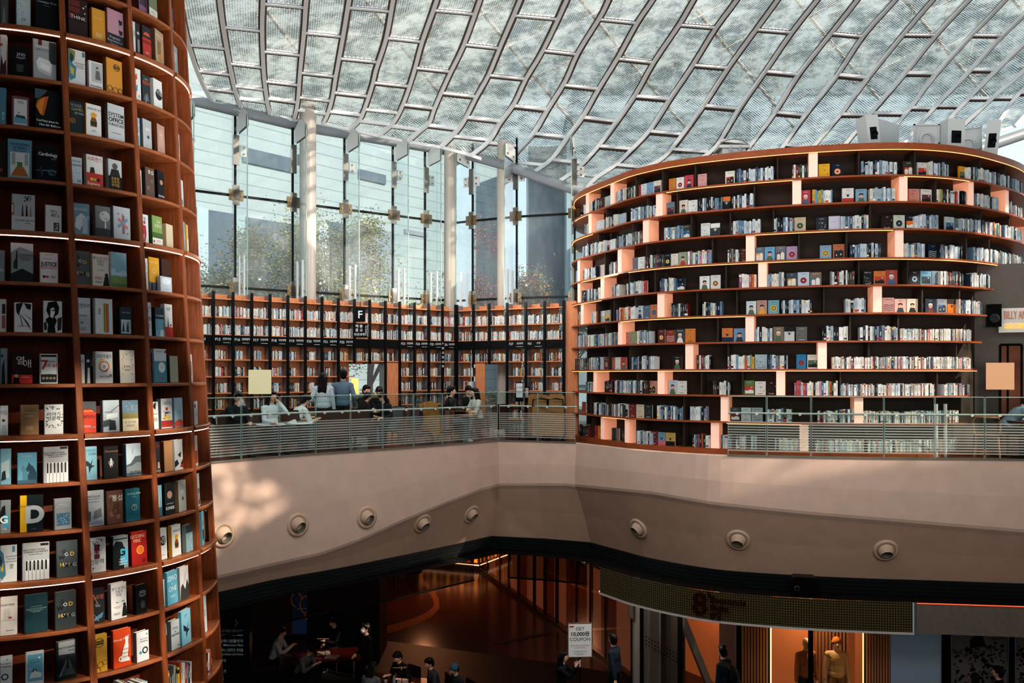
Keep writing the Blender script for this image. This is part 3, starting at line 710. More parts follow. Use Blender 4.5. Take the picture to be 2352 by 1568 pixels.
def art(e, w, h, code, y, x0=0):
    """shapes (cover_art) and lettering (cover_title) on a cover of w x h; local frame x right, z up, facing -y"""
    A, T, am, tm_ = MB(), MB(), [], []
    def mi(lst, c):
        mm = paint(c)
        if mm not in lst: lst.append(mm)
        return lst.index(mm)
    lay = [0]
    def P(x, z): return V((x0 + (x - .5) * w, y - .0008 - lay[0] * .0004, z * h))
    for it in code.split():
        k, _, a = it.partition(':'); a = a.split(','); lay[0] += 1
        if k == 'r':
            x, z, ww, hh = map(float, a[:4]); A.add([P(x - ww / 2, z - hh / 2), P(x + ww / 2, z - hh / 2), P(x + ww / 2, z + hh / 2), P(x - ww / 2, z + hh / 2)], [(0, 1, 2, 3)], mi(am, a[4]))
        elif k in 'co':
            x, z, r = map(float, a[:3]); s = w / h; n = 20
            ring = lambda q: [P(x + q * math.cos(2 * PI * i / n), z + q * s * math.sin(2 * PI * i / n)) for i in range(n)]
            if k == 'c': A.add(ring(r), [tuple(range(n))], mi(am, a[3]))
            else: A.add(ring(r) + ring(float(a[3])), [(i, (i + 1) % n, n + (i + 1) % n, n + i) for i in range(n)], mi(am, a[4]))
        elif k == 'p':
            q = list(map(float, a[1:])); A.add([P(q[i], q[i + 1]) for i in range(0, len(q), 2)], [tuple(range(len(q) // 2))], mi(am, a[0]))
        elif k == 'l':
            x, z, ww = map(float, a[:3]); R = random.Random(len(code) + int(z * 100))
            for i in range(int(a[3])):
                q = ww * R.uniform(.55, 1); zz = z - i * .035; A.add([P(x - q / 2, zz), P(x + q / 2, zz), P(x + q / 2, zz + .012), P(x - q / 2, zz + .012)], [(0, 1, 2, 3)], mi(am, a[4]))
        elif k == 'd':
            x, z, ww, hh = map(float, a[:4]); R = random.Random(int(a[4]) + len(code)); cs = a[5:]
            for i in range(int(a[4])):
                q, zz, r = x + R.uniform(-.5, .5) * ww, z + R.uniform(-.5, .5) * hh, R.uniform(.012, .05); t = R.uniform(0, 3); n = R.choice([3, 4, 6])
                A.add([P(q + r * math.cos(t + 2 * PI * i_ / n), zz + r * w / h * math.sin(t + 2 * PI * i_ / n)) for i_ in range(n)], [tuple(range(n))], mi(am, R.choice(cs)))
        elif k == 't':
            x, z, sz = map(float, a[:3]); put_text(T, a[4].replace('_', ' '), sz * h, P(x, z), (1, 0, 0), (0, 0, 1), mi(tm_, a[3]), float(a[5]) if len(a) > 5 else .0, fit=.9 * w)
    if A.f: A.build('cover_art', am, e)
    if T.f: T.build('cover_title', tm_, e)
PAGE = paint('d8d2c2', .8)
NB = {}
def display_book(name, p, rot, w, h, d, cover, spine, code, label, cat, group, lean=.0):
    m = MB(); t = .004
    m.box(-w / 2, 0, 0, w / 2, t, h, 0); m.box(-w / 2, d - t, 0, w / 2, d, h, 0); m.box(-w / 2 - .002, 0, 0, -w / 2 + t, d, h, 1)
    m.box(-w / 2 + t, t, .004, w / 2 - .005, d - t, h - .005, 2)
    o = m.build(name, [paint(cover), paint(spine), PAGE]); o.location = p
    o.rotation_euler = (-lean, 0, rot); tag(o, label, cat, group)
    if code: art(o, w, h, code, 0)
    return o
BK = """
1|A|0|70|-50|5d5f60|3a3a3a|p:8a8a88,.2,0,.8,0,.55,.6,.45,.6|grey railway photo
1|A|146|275|-70|c9d6d8|3f93b5|d:.5,.6,.8,.7,14,7fa3b5,5b7d96 o:.5,.22,.13,.09,41698f t:.5,.95,.07,41698f,DELIGHT|pale dotted blue-edged
1|A|318|525|-40|10171a|0a0e10|t:.5,.8,.085,b9c4c4,Tuesdays_With t:.5,.7,.045,8e9a9a,A_Memoir|plain black memoir
1|A|620|792|-8|3a2a2c|2a1c1c|r:.3,.7,.6,.5,6b3230 r:.3,.78,.6,.02,2a1514 r:.3,.62,.6,.02,2a1514 c:.78,.8,.05,e8c9a8 c:.85,.66,.04,e8c9a8 c:.9,.86,.03,e8c9a8 r:.5,.5,.52,.15,2a2023 t:.5,.5,.13,e6dcd4,THINK|dark red library photo
1|A|830|952|83|d39a38|b57a22|t:.5,.72,.04,f0dca8,A_Short_History l:.5,.25,.6,4,efd9a6|mustard yellow
1|A|972|1117|95|b98c9c|8d5f70|r:.5,.17,1,.34,31373f t:.45,.24,.085,c9c3c4,Pragmatic t:.45,.15,.085,c9c3c4,Expression_in t:.4,.06,.085,c9c3c4,Design p:2f363b,.68,.78,.92,.76,.9,.66,.75,.64 p:6fa3ad,.7,.64,.9,.62,.88,.58,.74,.57 p:2f363b,.68,.5,.92,.48,.9,.38,.75,.36|mauve and dark grey
1|A|1199|1228|197|ccd3d4|9aa3a5|l:.5,.7,.6,5,55606a|slim pale grey
1|A|1230|1262|213|2f3435|1a1c1d|c:.55,.7,.3,b9b2aa r:.6,.3,.5,.4,8a8580|narrow dark portrait
1|A|1288|1366|243|b5342a|52211d|r:.5,.82,1,.36,2f2a2c p:c65a36,.1,.72,.9,.72,.7,.82,.3,.82 t:.5,.5,.13,2a1614,슈퍼차이나 l:.5,.2,.7,2,e8c9b0|red and black
1|A|1403|1480|283|b59a7a|6b4f3a|t:.5,.84,.07,f0e8d8,WORLD_WAR r:.45,.5,.4,.4,8c6f52 c:.62,.25,.18,c98a4a|tan illustrated
1|A|1549|1606|408|8a9498|525b60|l:.5,.75,.7,9,d5d9da|grey
0|A|1252|1328|-60|8d5a7b|4a2f42|r:.5,.6,.8,.5,3b2a38|purple
0|A|1345|1418|-50|6f7a5c|4a5040|r:.5,.2,1,.35,d9d8cc l:.5,.25,.7,2,565a50|green photo
0|A|1542|1567|70|1e2a30|121a1e|r:.5,.3,.8,.2,a83a2c|dark slim
2|A|0|58|310|cfd2d0|a9acac|r:.1,.75,.5,.06,b33a3a p:4a2530,0,0,1,0,.9,.4,.5,.25,.2,.5|white red-lettered
2|A|98|262|415|14191a|0b0e0f|o:.55,.68,.2,.185,c8cccb t:.55,.72,.13,d5d8d6,2ND t:.55,.62,.07,c8cccb,GARDEN l:.5,.38,.5,7,7d8784|small black square-emblem
2|A|300|508|363|a9b0b2|7d8487|r:.3,.93,.16,.14,6e1f2a t:.4,.82,.075,e4e8e8,MODERN t:.42,.74,.07,4a5052,LIFE_STYLE r:.84,.7,.3,.55,3a4442 p:dfe4e6,.2,.2,.75,.1,.82,.4,.7,.5,.25,.55,.12,.42 p:f2f4f5,.3,.3,.7,.22,.72,.36,.34,.42 p:c2c8cc,.2,.2,.75,.1,.76,.18,.22,.28|grey white-armchair
2|A|622|770|450|d3d7d6|aeb3b3|p:7d8a4e,0,1,.4,.95,.35,.7,.1,.6,0,.7 p:4f8ea0,0,.7,.2,.6,.45,.5,.4,.2,.1,.1,0,.2 p:c9b552,.05,.5,.3,.45,.3,.25,.12,.3 p:2f4a5c,.1,.9,.3,.8,.2,.6,.05,.7 r:.9,.9,.14,.14,4f7f94 t:.65,.62,.045,55605f,ILLUSTRATED t:.65,.56,.045,55605f,COLORED t:.65,.5,.045,55605f,DICTIONARY|white colourful-swirl
2|A|803|927|557|dadcdb|cfd1d1|r:.58,.6,.75,.7,b4b8ba c:.6,.78,.09,5b5552 p:6f706e,.45,.35,.85,.35,.75,.68,.5,.68 t:.5,.1,.09,2a2d2e,Everything|white seated-woman
2|A|962|1105|537|c98f38|8f5f1e|o:.65,.78,.2,.17,3c3226 r:.65,.78,.36,.09,3c3226 t:.65,.78,.06,c98f38,HERO o:.2,.13,.16,.13,5b3a22 o:.55,.1,.18,.15,6b3a22 o:.85,.12,.15,.12,5b3a22|mustard stamped-circle
2|A|1212|1272|620|d8dcdc|aeb4b4|p:c9552e,.1,.75,.4,.85,.5,.7,.2,.6 p:d98a3a,.0,.6,.3,.6,.3,.45,0,.45 p:3f8ca0,.2,.45,.5,.5,.45,.3,.2,.3 p:8c2f3a,0,.3,.3,.3,.25,.15,0,.2 t:.7,.15,.1,22282a,X|white coloured-diamonds
2|A|1284|1357|682|2e3538|181c1e|t:.5,.86,.06,d8d8d4,조정래 t:.5,.72,.15,e8582e,정글만리 p:5c656a,.1,.1,.9,.1,.6,.4,.3,.3 p:8a9296,.3,.05,.5,.05,.6,.35|dark orange-lettered
2|A|1387|1465|722|dadcda|bcbfbd|c:.6,.5,.38,1a2022 t:.6,.58,.26,e8eaea,시밤|white black-circle
2|A|1577|1597|858|d9932f|a86a1c|r:.6,.4,.6,.2,e8d8b0|orange slim
3|A|0|42|787|5f8ea3|3b6478|t:.7,.3,.13,e6eef0,K t:.6,.18,.13,e6eef0,S|blue lettered
3|A|107|262|868|7d5560|5c3a45|r:.5,.48,.76,.85,d9dcda l:.5,.84,.6,3,4a4f52 p:6fa8bb,.15,.1,.85,.1,.85,.28,.15,.3 p:34525f,.2,.3,.8,.26,.75,.36,.25,.38 c:.4,.45,.05,5f7f8c|small mauve-framed cartoon
3|A|317|540|812|11191c|0a0f11|p:b8621f,.03,.55,.2,.35,.35,.33,.42,.5,.55,.85,.3,.8,.1,.7 p:d98a2f,.08,.55,.2,.38,.28,.36,.3,.5,.4,.8,.2,.72 p:4a5b66,0,1,.5,1,.4,.9,.15,.75,0,.75 t:.5,.2,.075,e8ebea,Cool_Facts_about_the,.02 t:.6,.1,.075,e8ebea,Hot_Air_Balloon,.02|black glowing-balloon
3|A|632|752|912|26373d|1a272b|t:.45,.86,.14,9aa7a8,THE_HUNGER t:.55,.74,.13,b7a878,GAMES t:.72,.62,.08,c9d0d0,헝거게임 o:.2,.38,.2,.16,c98a3a c:.2,.38,.09,8c5f2a|dark teal gold-ring
3|A|777|915|942|d8dbda|c98a2a|t:.55,.84,.085,2c3032,생각에_관한_생각 p:8a4f22,.3,.3,.7,.3,.72,.45,.62,.6,.38,.6,.28,.45 p:d9a22f,.38,.58,.62,.58,.72,.7,.5,.76,.3,.68 r:.5,.4,.36,.12,3a3f2c l:.5,.18,.4,2,6b6f70|white mustard-jar
3|A|975|1125|945|b9bfc2|6e6a5c|t:.5,.7,.16,2f3638,SYSTEM,.01 t:.5,.56,.16,1f2628,OFFICE,.02 t:.5,.43,.11,3f4648,FURNITURE l:.5,.2,.7,1,50585a|pale grey office-furniture
3|A|1225|1262|1060|7fb3cc|4f8aa8|t:.4,.75,.16,e8f2f5,RO t:.4,.42,.16,e8f2f5,NE|sky blue slim
3|A|1290|1370|1080|aab0b2|5c5f5f|t:.55,.66,.12,eef0ee,왕자 c:.6,.42,.12,3b4a55|grey small-figure
3|A|1420|1488|1127|b59080|6b3f32|r:.5,.55,.6,.6,bd9a8c o:.5,.62,.22,.2,d9c4b8 t:.5,.62,.12,eadcd2,책|rosy beige
3|A|1600|1628|1205|c2cacc|8a9294|l:.5,.7,.7,6,5f6a6e|pale blue-grey
4|A|0|40|1265|2c2624|161312|r:.3,.2,.5,.1,8a4a2c|black slim
4|A|70|285|1255|6fa0b4|4a7f96|r:.5,.36,.8,.62,dfe2de p:b5743a,.12,.06,.88,.06,.66,.3,.36,.3 r:.5,.36,.22,.12,5f8a4a r:.24,.5,.14,.3,a9b4b0 r:.78,.5,.14,.3,a9b4b0 t:.5,.87,.1,22343c,MODERN t:.5,.78,.1,22343c,LIVING t:.5,.71,.05,22343c,New_Country|blue living-room photo
4|A|322|515|1307|12181b|0b0f11|t:.58,.74,.13,eef2f2,Cardiology,.015 t:.85,.63,.045,c9d0d0,2nd_ed p:5c7f8c,.02,.28,.2,.28,.24,.42,.28,.15,.33,.3,.98,.3,.98,.27,.35,.27,.28,.1,.23,.36,.2,.26,.02,.26 o:.75,.25,.17,.15,6f94a0 c:.7,.2,.1,3b5a66|black heartbeat
4|A|642|740|1417|c3d2da|9fb3bd|t:.5,.84,.11,3a464c,STYLE t:.5,.7,.11,3a464c,SUBSTANCE t:.72,.12,.13,2a3438,50 d:.5,.4,.7,.3,8,8fa5b0,6a808c|pale blue printed
4|A|782|930|1400|dadad6|b9b5ad|t:.5,.86,.17,c03a2a,사피엔스 r:.5,.21,1,.42,c03226 c:.3,.22,.1,e0a83a c:.5,.22,.1,a8a23a c:.7,.22,.1,2a2a2a p:3a3632,.2,.42,.5,.42,.45,.6,.25,.6 t:.4,.08,.14,f0e8e0,Sapiens|white with red base
4|A|978|1100|1440|b7bcbe|8a8f90|c:.5,.78,.2,5d5a58 p:2c2e30,.1,.42,.9,.42,.75,.68,.25,.68 r:.5,.22,1,.44,1d2022 t:.5,.36,.11,e0b43a,조훈현 t:.5,.25,.11,e0b43a,고수의 t:.5,.14,.11,e0b43a,생각법|grey portrait yellow-titled
4|A|1245|1278|1530|c5d8de|8fb0bc|r:.6,.5,.5,.5,7fa9bb|pale blue slim
4|A|1313|1395|1512|5d4a40|3a2d27|c:.3,.3,.16,7a6456 c:.7,.55,.18,6e5a4e t:.6,.84,.15,eae2da,통섭|brown mottled
4|A|1425|1482|1540|191c1f|0e1012|c:.55,.6,.24,a57f6a p:0e1012,.3,.7,.8,.7,.7,.85,.4,.85 t:.5,.12,.1,e8e8e6,ELON_MUSK|black portrait
4|B|1618|1657|52|cdd3d6|c99a2f|r:.5,.2,.6,.2,5f7f94|grey yellow-spined
5|B|106|313|183|b3b9bd|989fa3|r:.5,.2,1,.4,c5cacc r:.5,.4,1,.025,c9b9a4 p:6b3226,.42,.4,.52,.4,.48,.72,.46,.72 p:24292b,.6,.4,.7,.4,.67,.7,.63,.7 p:9a7a4a,.78,.4,.86,.4,.84,.68,.82,.68 d:.68,.88,.3,.16,16,2a3436,3b484a p:b3623a,.0,.45,.1,.42,.1,.75,0,.75 p:d9dcdd,0,.5,.06,.48,.06,.7,0,.7 t:.6,.28,.06,3a4144,NATURE_LIFE_STYLE l:.7,.2,.4,1,5a6266|grey slim-vases
5|B|408|555|282|dcdcda|b97f8c|t:.5,.77,.15,22272a,70's t:.6,.63,.17,22272a,80's r:.68,.22,.34,.3,3a3e40 d:.68,.22,.3,.26,22,d8d8d6,a9a9a7|white pink-spined
5|B|658|808|264|7d9fb0|5f8294|t:.4,.8,.11,e8eef0,전환시대의 t:.78,.55,.13,e8eef0,논리 p:d5dee2,.1,.25,.4,.15,.6,.35,.75,.6,.5,.7,.2,.55 r:.72,.3,.3,.5,b9c8d0|grey blue globe
5|B|860|998|290|7f8486|6a6c68|c:.62,.68,.34,c9cccb c:.5,.75,.08,a9adac c:.72,.6,.1,aeb2b1 p:e8e8e6,.6,.3,.72,.3,.68,.55,.63,.55 r:.5,.14,1,.28,4a4d4c|grey full-moon
5|B|1025|1177|298|bec7cc|8f8a88|p:c46a6a,.5,.82,.6,.76,.6,.16,.5,.2 p:5f8294,.6,.76,.66,.72,.66,.2,.6,.16 p:c98080,.24,.6,.32,.66,.86,.4,.8,.33 p:7f9fb0,.24,.42,.3,.34,.86,.6,.8,.68 c:.3,.78,.05,c46a6a c:.82,.2,.05,c46a6a|pale grey geometric-cross
5|B|1262|1340|362|d3d8da|a9b0b3|t:.6,.84,.14,3a3f42,탈 c:.55,.72,.13,b23348 p:b23348,.35,.62,.7,.62,.75,.35,.6,.02,.45,.05,.52,.35,.3,.2,.25,.3,.4,.42 p:b23348,.05,.62,.35,.56,.38,.5,.1,.55|white red-runner
5|B|1375|1465|380|7f9a5c|3f5a2c|r:.5,.3,1,.25,4f6a3a t:.6,.8,.13,e8efe0,그는 t:.55,.65,.13,e8efe0,모른다 r:.5,.12,1,.24,dcdcd6 c:.15,.12,.08,9a4a4a l:.6,.16,.6,2,b04a48|green white-banded
5|B|1500|1562|455|c9bda2|a58f6c|l:.5,.5,.3,1,a8987a|plain beige
5|B|1650|1680|432|8a99a2|6a7880|l:.5,.6,.6,6,c9d2d6|grey-blue
5|B|1683|1703|457|d0a83a|a9842a|r:.6,.3,.6,.4,e0e0da|yellow slim
6|B|0|18|685|7f8f96|5f6c72|l:.5,.4,.8,3,dfe5e6|grey edge
6|B|97|300|622|8c979c|3c4549|p:c5ccd0,0,.75,.4,.9,1,.8,1,1,0,1 p:2a3338,.12,.35,.3,.32,.3,.8,.24,.8,.22,.6,.12,.5 p:222b30,0,.2,.5,.35,1,.22,1,0,0,0 t:.66,.7,.06,1e262a,SUBMARINE t:.66,.64,.06,1e262a,CONCEPTUAL t:.66,.58,.06,1e262a,DESIGN|grey submarine
6|B|362|523|708|dcd9d6|cfccc8|t:.5,.62,.18,1c1c1e,JUSTICE,.03 t:.5,.5,.1,b82f28,정의란_무엇인가,.01 c:.22,.21,.085,2a3440 c:.4,.21,.085,c8321f l:.72,.24,.4,3,6a6c6e l:.5,.93,.7,1,7a7c7e t:.4,.8,.05,c8321f,마이클_샌델|white red-subtitled
6|B|667|812|692|5b6063|4a4f52|t:.3,.8,.13,2a2d2f,G,.03 t:.43,.7,.13,e0e2e2,O,.02 t:.55,.72,.13,3a3d3f,O,.02 t:.68,.67,.15,c9a54a,D,.03 t:.2,.56,.15,22262a,W,.03 t:.42,.54,.13,7a8084,I t:.52,.52,.13,6a7074,L t:.15,.34,.14,c9a54a,H,.03 t:.3,.34,.13,dcdede,U,.02 t:.42,.3,.13,22262a,N,.03 t:.55,.33,.13,c9a54a,T,.02 t:.68,.33,.13,22262a,N,.03 t:.84,.32,.15,c5c9ca,G,.02|grey scattered-letters
6|B|835|985|723|d8d4cc|b9ad92|t:.5,.87,.1,7a746c,좋아_보이는 t:.5,.77,.1,7a746c,것들의 t:.5,.67,.1,7a746c,비밀 l:.5,.5,.5,1,9a948a l:.35,.28,.5,3,b0686a p:22262a,.62,.02,.98,.02,.95,.28,.85,.38,.72,.28 c:.83,.36,.1,3a2e2a l:.35,.14,.5,2,5a5450|white standing-woman
6|B|1003|1145|706|8cbccd|c4c7c2|p:7d9a5c,0,.3,.3,.36,.6,.3,1,.34,1,.1,0,.1 p:b5d5df,.0,.5,.25,.55,.3,.42,.6,.45,.8,.52,1,.45,1,.34,0,.34 r:.5,.06,1,.12,5f7d4a|light blue hilly
6|B|1283|1340|757|d6d9d8|b3b6b5|d:.5,.3,.9,.55,60,b34a4a,4a6a9a,3a3e42 r:.35,.75,.5,.2,3a4448|white dotted
6|B|1347|1440|752|d6a02f|a8781c|o:.5,.6,.2,.17,e8cf8a o:.5,.6,.13,.1,e8cf8a t:.5,.85,.07,f0e0b0,그들이_사는_곳 r:.5,.13,1,.26,56606c p:2a2f36,.1,.02,.35,.02,.3,.22,.2,.24|yellow fingerprint
6|B|1463|1545|770|4a332c|33231f|t:.7,.25,.1,b9a49a,코스모스|dark brown
6|B|1448|1550|925|bfc8cf|aab3ba|p:d9e0e4,.1,.8,.5,.95,.9,.8,.8,.5,.2,.5 l:.6,.2,.6,1,66707a|small pale blue-grey
6|B|1652|1690|832|a9b7be|7f8d94|r:.5,.4,.7,.4,6f828c|bluish grey
7|B|0|40|1125|d2d0cb|b3b0aa|r:.7,.7,.5,.3,3a3330 r:.7,.3,.5,.4,a8584a|white and red
7|B|127|290|1157|d9dcdb|96222a|p:1f2526,.1,.95,.5,1,.35,.75,.25,.55,.12,.7 p:1f2526,.55,.98,.95,.95,.9,.75,.7,.8 p:3a4243,.35,.6,.4,.58,.8,.3,.95,.05,.9,.1 p:3a4243,.3,.6,.33,.6,.5,.2,.45,.2 p:3a4243,.45,.65,.95,.45,.96,.42 t:.5,.2,.07,b8322c,대항해시대|white ink-splash
7|B|392|560|1143|d6d8d6|b5b6b3|p:15191b,.25,.95,.7,1,.85,.8,.8,.6,.6,.5,.72,.38,.6,.2,.65,0,.2,0,.25,.25,.1,.4,.3,.5,.15,.7 p:e6e8e6,.38,.75,.55,.8,.62,.65,.5,.45,.36,.5 c:.47,.7,.04,15191b c:.55,.7,.04,15191b p:2c3133,.02,.3,.15,.35,.2,.1,.05,.05 p:2c3133,.75,.45,.98,.5,.95,.1,.75,.05|black and white portrait
7|B|680|817|1114|c7ced1|a3abae|t:.5,.77,.13,22292b,명견만리 r:.5,.52,.9,.006,6a7276 l:.5,.5,.8,2,6a7276 r:.5,.22,1,.44,b2babd c:.42,.3,.09,2a3336 c:.42,.3,.05,b2babd l:.5,.16,.6,3,5a6266|white grey-banded
7|B|860|1018|1122|d7d9d8|b9bbba|r:.5,.47,.05,.8,c9a13a r:.55,.45,.05,.82,5a7a3f r:.6,.46,.05,.84,d9c23a r:.65,.45,.05,.83,b23a2f r:.7,.46,.05,.81,d9702f r:.75,.45,.03,.8,3a5f8a l:.25,.7,.2,5,4a5052|white coloured-pencils
7|B|1082|1188|1198|2b3944|1c262e|r:.5,.3,.8,.5,c5ced2 p:3a4a55,.15,.1,.3,.5,.4,.1 p:3a4a55,.5,.1,.6,.52,.8,.1 r:.75,.35,.1,.3,6a7c88 t:.5,.8,.06,c9d2d6,THEN_THERE|navy town-sketch
7|B|1305|1368|1154|d0d6d8|a9b0b2|t:.4,.75,.16,3a4446,화 t:.5,.5,.16,3a4446,행복 t:.5,.28,.16,3a4446,전 c:.75,.85,.1,d9a03a c:.3,.25,.12,c9803a|white hangul-titled
7|B|1403|1483|1203|2f3d47|1b252c|t:.5,.72,.09,e0e6e8,The_Caribbean,.02 r:.5,.3,1,.6,7fb4c6 p:2f4a50,.2,.6,.24,.6,.22,.2,.18,.2 d:.2,.6,.3,.1,8,2f4a50 p:dfe9ec,.4,0,1,.0,1,.2,.6,.25|navy blue-beach
7|B|1490|1558|1172|d3d5d3|aeb0ae|t:.5,.84,.13,3a3f40,자존 c:.75,.36,.1,b8322c r:.5,.15,1,.3,b8322c p:55605f,.3,.3,.5,.3,.42,.6|white red-based
7|B|1676|1698|1243|a9b5ba|7f8a8f|l:.5,.6,.7,5,5a666c|grey slim
8|C|0|60|0|8a979d|5f6b70|p:22292c,.2,.0,.8,0,.6,.7,.3,.5 c:.3,.78,.2,3a3330|grey figure photo
8|C|107|292|29|2e1a1c|1c1011|d:.5,.65,.95,.6,40,5a2226,43282a,6b2a2a r:.5,.14,1,.27,c22a22 p:1c1415,.05,0,.4,0,.35,.18,.1,.2 c:.22,.24,.1,c9a08a t:.42,.7,.28,eee6e2,열 t:.75,.6,.28,eee6e2,애 l:.65,.22,.5,2,e8c5bc|dark red brushed-title
8|C|360|520|51|d6d8d6|cfcdc8|r:.5,.5,.9,.92,1f2a2c r:.5,.62,.86,.62,d8dad8 r:.5,.93,.84,.07,1f2a2c t:.25,.62,.42,b8322c,7,.03 t:.65,.6,.13,b8322c,가지_습관,.02 l:.65,.75,.5,2,3a4446 c:.2,.18,.08,a9957a c:.4,.18,.08,a9957a c:.6,.18,.08,a9957a c:.8,.18,.08,a9957a l:.5,.32,.6,1,aab2b2|white red-seven
8|C|697|765|57|ced1ce|b0b3b0|d:.4,.5,.7,.8,14,a9aca8,8f9590 l:.6,.8,.6,3,6a706e|cream slim
8|C|770|822|36|22282b|14181a|c:.5,.72,.28,cdd0cf p:cdd0cf,.3,0,.8,0,.75,.5,.4,.5 p:22282b,.2,.85,.7,.9,.6,.98,.2,.98|black profile
8|C|864|1018|30|d8dad8|c2c4c0|o:.5,.53,.31,.24,d9742f p:d9b83a,.24,.64,.3,.76,.5,.76,.5,.73,.34,.72,.28,.62 p:6b2a22,.4,.36,.62,.36,.7,.44,.66,.46,.58,.38 t:.5,.84,.14,3a4042,오리지널스 l:.5,.55,.22,3,22282a t:.5,.2,.07,5a6062,애덤_그랜트 c:.86,.24,.08,9a7a4a|white flaming-ring
8|C|1083|1217|18|d8d3c6|3a2f2b|o:.5,.55,.36,.33,cfc4b0 d:.5,.8,.7,.2,16,d9745a,e0a88a,8fa58a,c98f9a d:.2,.5,.2,.5,12,d9745a,8fa58a,d8b0a0 d:.82,.5,.2,.5,12,d9745a,c98f9a,8fa58a t:.5,.5,.065,5a4a44,FLORAL t:.5,.4,.065,5a4a44,BOOK|cream floral
8|C|1332|1375|42|3a2628|241719|p:b83228,.1,.5,.8,.7,.9,.6,.3,.45 p:b83228,.1,.3,.8,.4,.7,.3|dark red-blossom
8|C|1393|1505|6|cfd6d8|8fa3aa|r:.5,.32,1,.64,4f8c9c c:.6,.45,.27,dce4e4 l:.6,.47,.25,2,6a8a92 c:.6,.12,.05,b83a3a t:.4,.92,.05,5a666a,THE_SELECTED c:.93,.92,.07,8a2f3a|white and teal
8|C|1533|1608|70|a9a896|3a3a30|l:.5,.55,.4,1,c9c8b8|sage grey
8|C|1706|1742|54|b5bdc0|8a9295|r:.4,.5,.5,.5,6a3f42|grey
9|C|0|70|517|c9cfd2|a5abae|c:.45,.5,.2,3a3330 p:a9b2b6,.1,0,.85,0,.75,.35,.25,.35 t:.5,.75,.16,6a7275,미담|white short-haired woman
9|C|183|350|509|9c7a55|7d5f40|t:.5,.73,.075,e0d0b4,L'Anatomie l:.5,.64,.6,2,dcc9a8 l:.5,.28,.55,4,dcc9a8|plain brown
9|C|403|570|506|d5d9d9|b9bdbd|t:.5,.66,.15,2a3234,이야기,.01 t:.5,.52,.15,2a3234,인문학,.01 d:.5,.88,.85,.1,16,4a5254,6a7274 d:.5,.28,.85,.14,20,4a5254,6a7274 d:.1,.55,.1,.4,8,4a5254 d:.92,.55,.1,.4,8,4a5254|white small-icons
9|C|722|868|480|c43a22|6b2a22|r:.5,.83,1,.34,4a4e55 p:d9703a,.15,.66,.85,.66,.72,.75,.3,.75 p:7a2e22,.2,.73,.8,.73,.6,.8,.4,.8 t:.5,.5,.15,2a1614,슈퍼차이나 l:.4,.22,.6,2,f0d0c0 c:.7,.16,.075,4f7fa0 c:.87,.17,.075,b5803a|red palace
9|C|930|1077|468|b0bfc6|8a999f|p:4a565a,.0,.35,.45,.4,.45,.2,0,.15 p:2f3a3e,.35,.05,.8,.05,.75,.35,.4,.38 p:dce4e7,.2,.4,.9,.45,.9,.6,.2,.55 p:5a666a,.5,.66,1,.85,1,.82,.5,.63 t:.35,.62,.05,4a565a,INHABITED|pale blue house photo
9|C|1106|1247|468|7f8a78|4f4a3a|r:.5,.8,1,.4,6a8494 d:.5,.8,.9,.3,30,8aa0aa,a9b4b0,58707e p:8a7f52,0,.4,1,.4,1,.55,0,.58 r:.5,.2,1,.4,cfc8ae t:.5,.28,.08,5a5440,반_고흐_영혼 l:.5,.18,.6,2,6a6450 c:.82,.08,.06,d9b03a|landscape cream-banded
9|C|1362|1430|482|d0d4d4|b0b4b4|o:.45,.84,.22,.17,22282a p:22282a,.3,.84,.6,.7,.7,.95,.6,.98 t:.4,.56,.07,5a6264,Why_lovers l:.6,.4,.5,4,6a7274|white inked-heart
9|C|1455|1555|453|d3d6d6|6f7f8c|t:.5,.83,.12,2a3440,그림도둑 r:.5,.15,1,.22,a83a32 p:d9c25a,.2,.3,.8,.3,.75,.42,.25,.42 c:.5,.65,.1,b8322c p:2f3a44,.3,.55,.7,.55,.65,.48,.35,.48 d:.5,.45,.8,.3,14,b8322c,3a4a58,d9a03a|white red-lips
9|C|1575|1650|446|a9c2cc|7f9ca8|p:c85a48,0,.02,1,.02,1,.2,.5,.28,0,.18 l:.6,.6,.2,5,7f9aa4|pale blue red-hill
9|C|1745|1790|478|c5c8c6|8a8f90|r:.3,.8,.4,.12,3a3e40 l:.6,.5,.3,5,5a6062|white slim
10|C|0|93|907|7fb0c2|4f8296|p:b5cbd2,.1,.6,.9,.7,.9,.2,.1,.1 p:2a3a42,.1,.1,.6,.15,.5,.4,.2,.35|blue fold-corner
10|C|158|333|942|5f9ab0|3f7388|p:27495a,.35,0,1,0,.98,.35,.8,.55,.66,.62,.58,.7,.54,.6,.4,.45,.5,.38,.62,.4 p:4f8498,.25,0,.55,.02,.5,.4,.4,.5,.3,.62,.18,.45,.28,.42 r:.5,.06,1,.12,3d6474 t:.5,.88,.08,a9ccd8,HORSES|blue horses
10|C|394|617|887|a3a6a8|7d8082|r:.82,.96,.3,.06,202426 t:.42,.83,.065,3a3e40,NEW_DIRECTIONS t:.5,.77,.075,3a3e40,STRINGS_QUARTET l:.5,.71,.7,1,5a5e60 r:.55,.28,.88,.56,d0d4d6 r:.16,.41,.06,.28,15191b r:.29,.41,.06,.28,15191b r:.44,.41,.06,.28,15191b r:.58,.41,.06,.28,15191b r:.73,.41,.06,.28,15191b r:.88,.41,.06,.28,15191b r:.23,.26,.008,.52,5a5e60 r:.37,.26,.008,.52,5a5e60 r:.51,.26,.008,.52,5a5e60 r:.66,.26,.008,.52,5a5e60 r:.81,.26,.008,.52,5a5e60|grey piano-keys
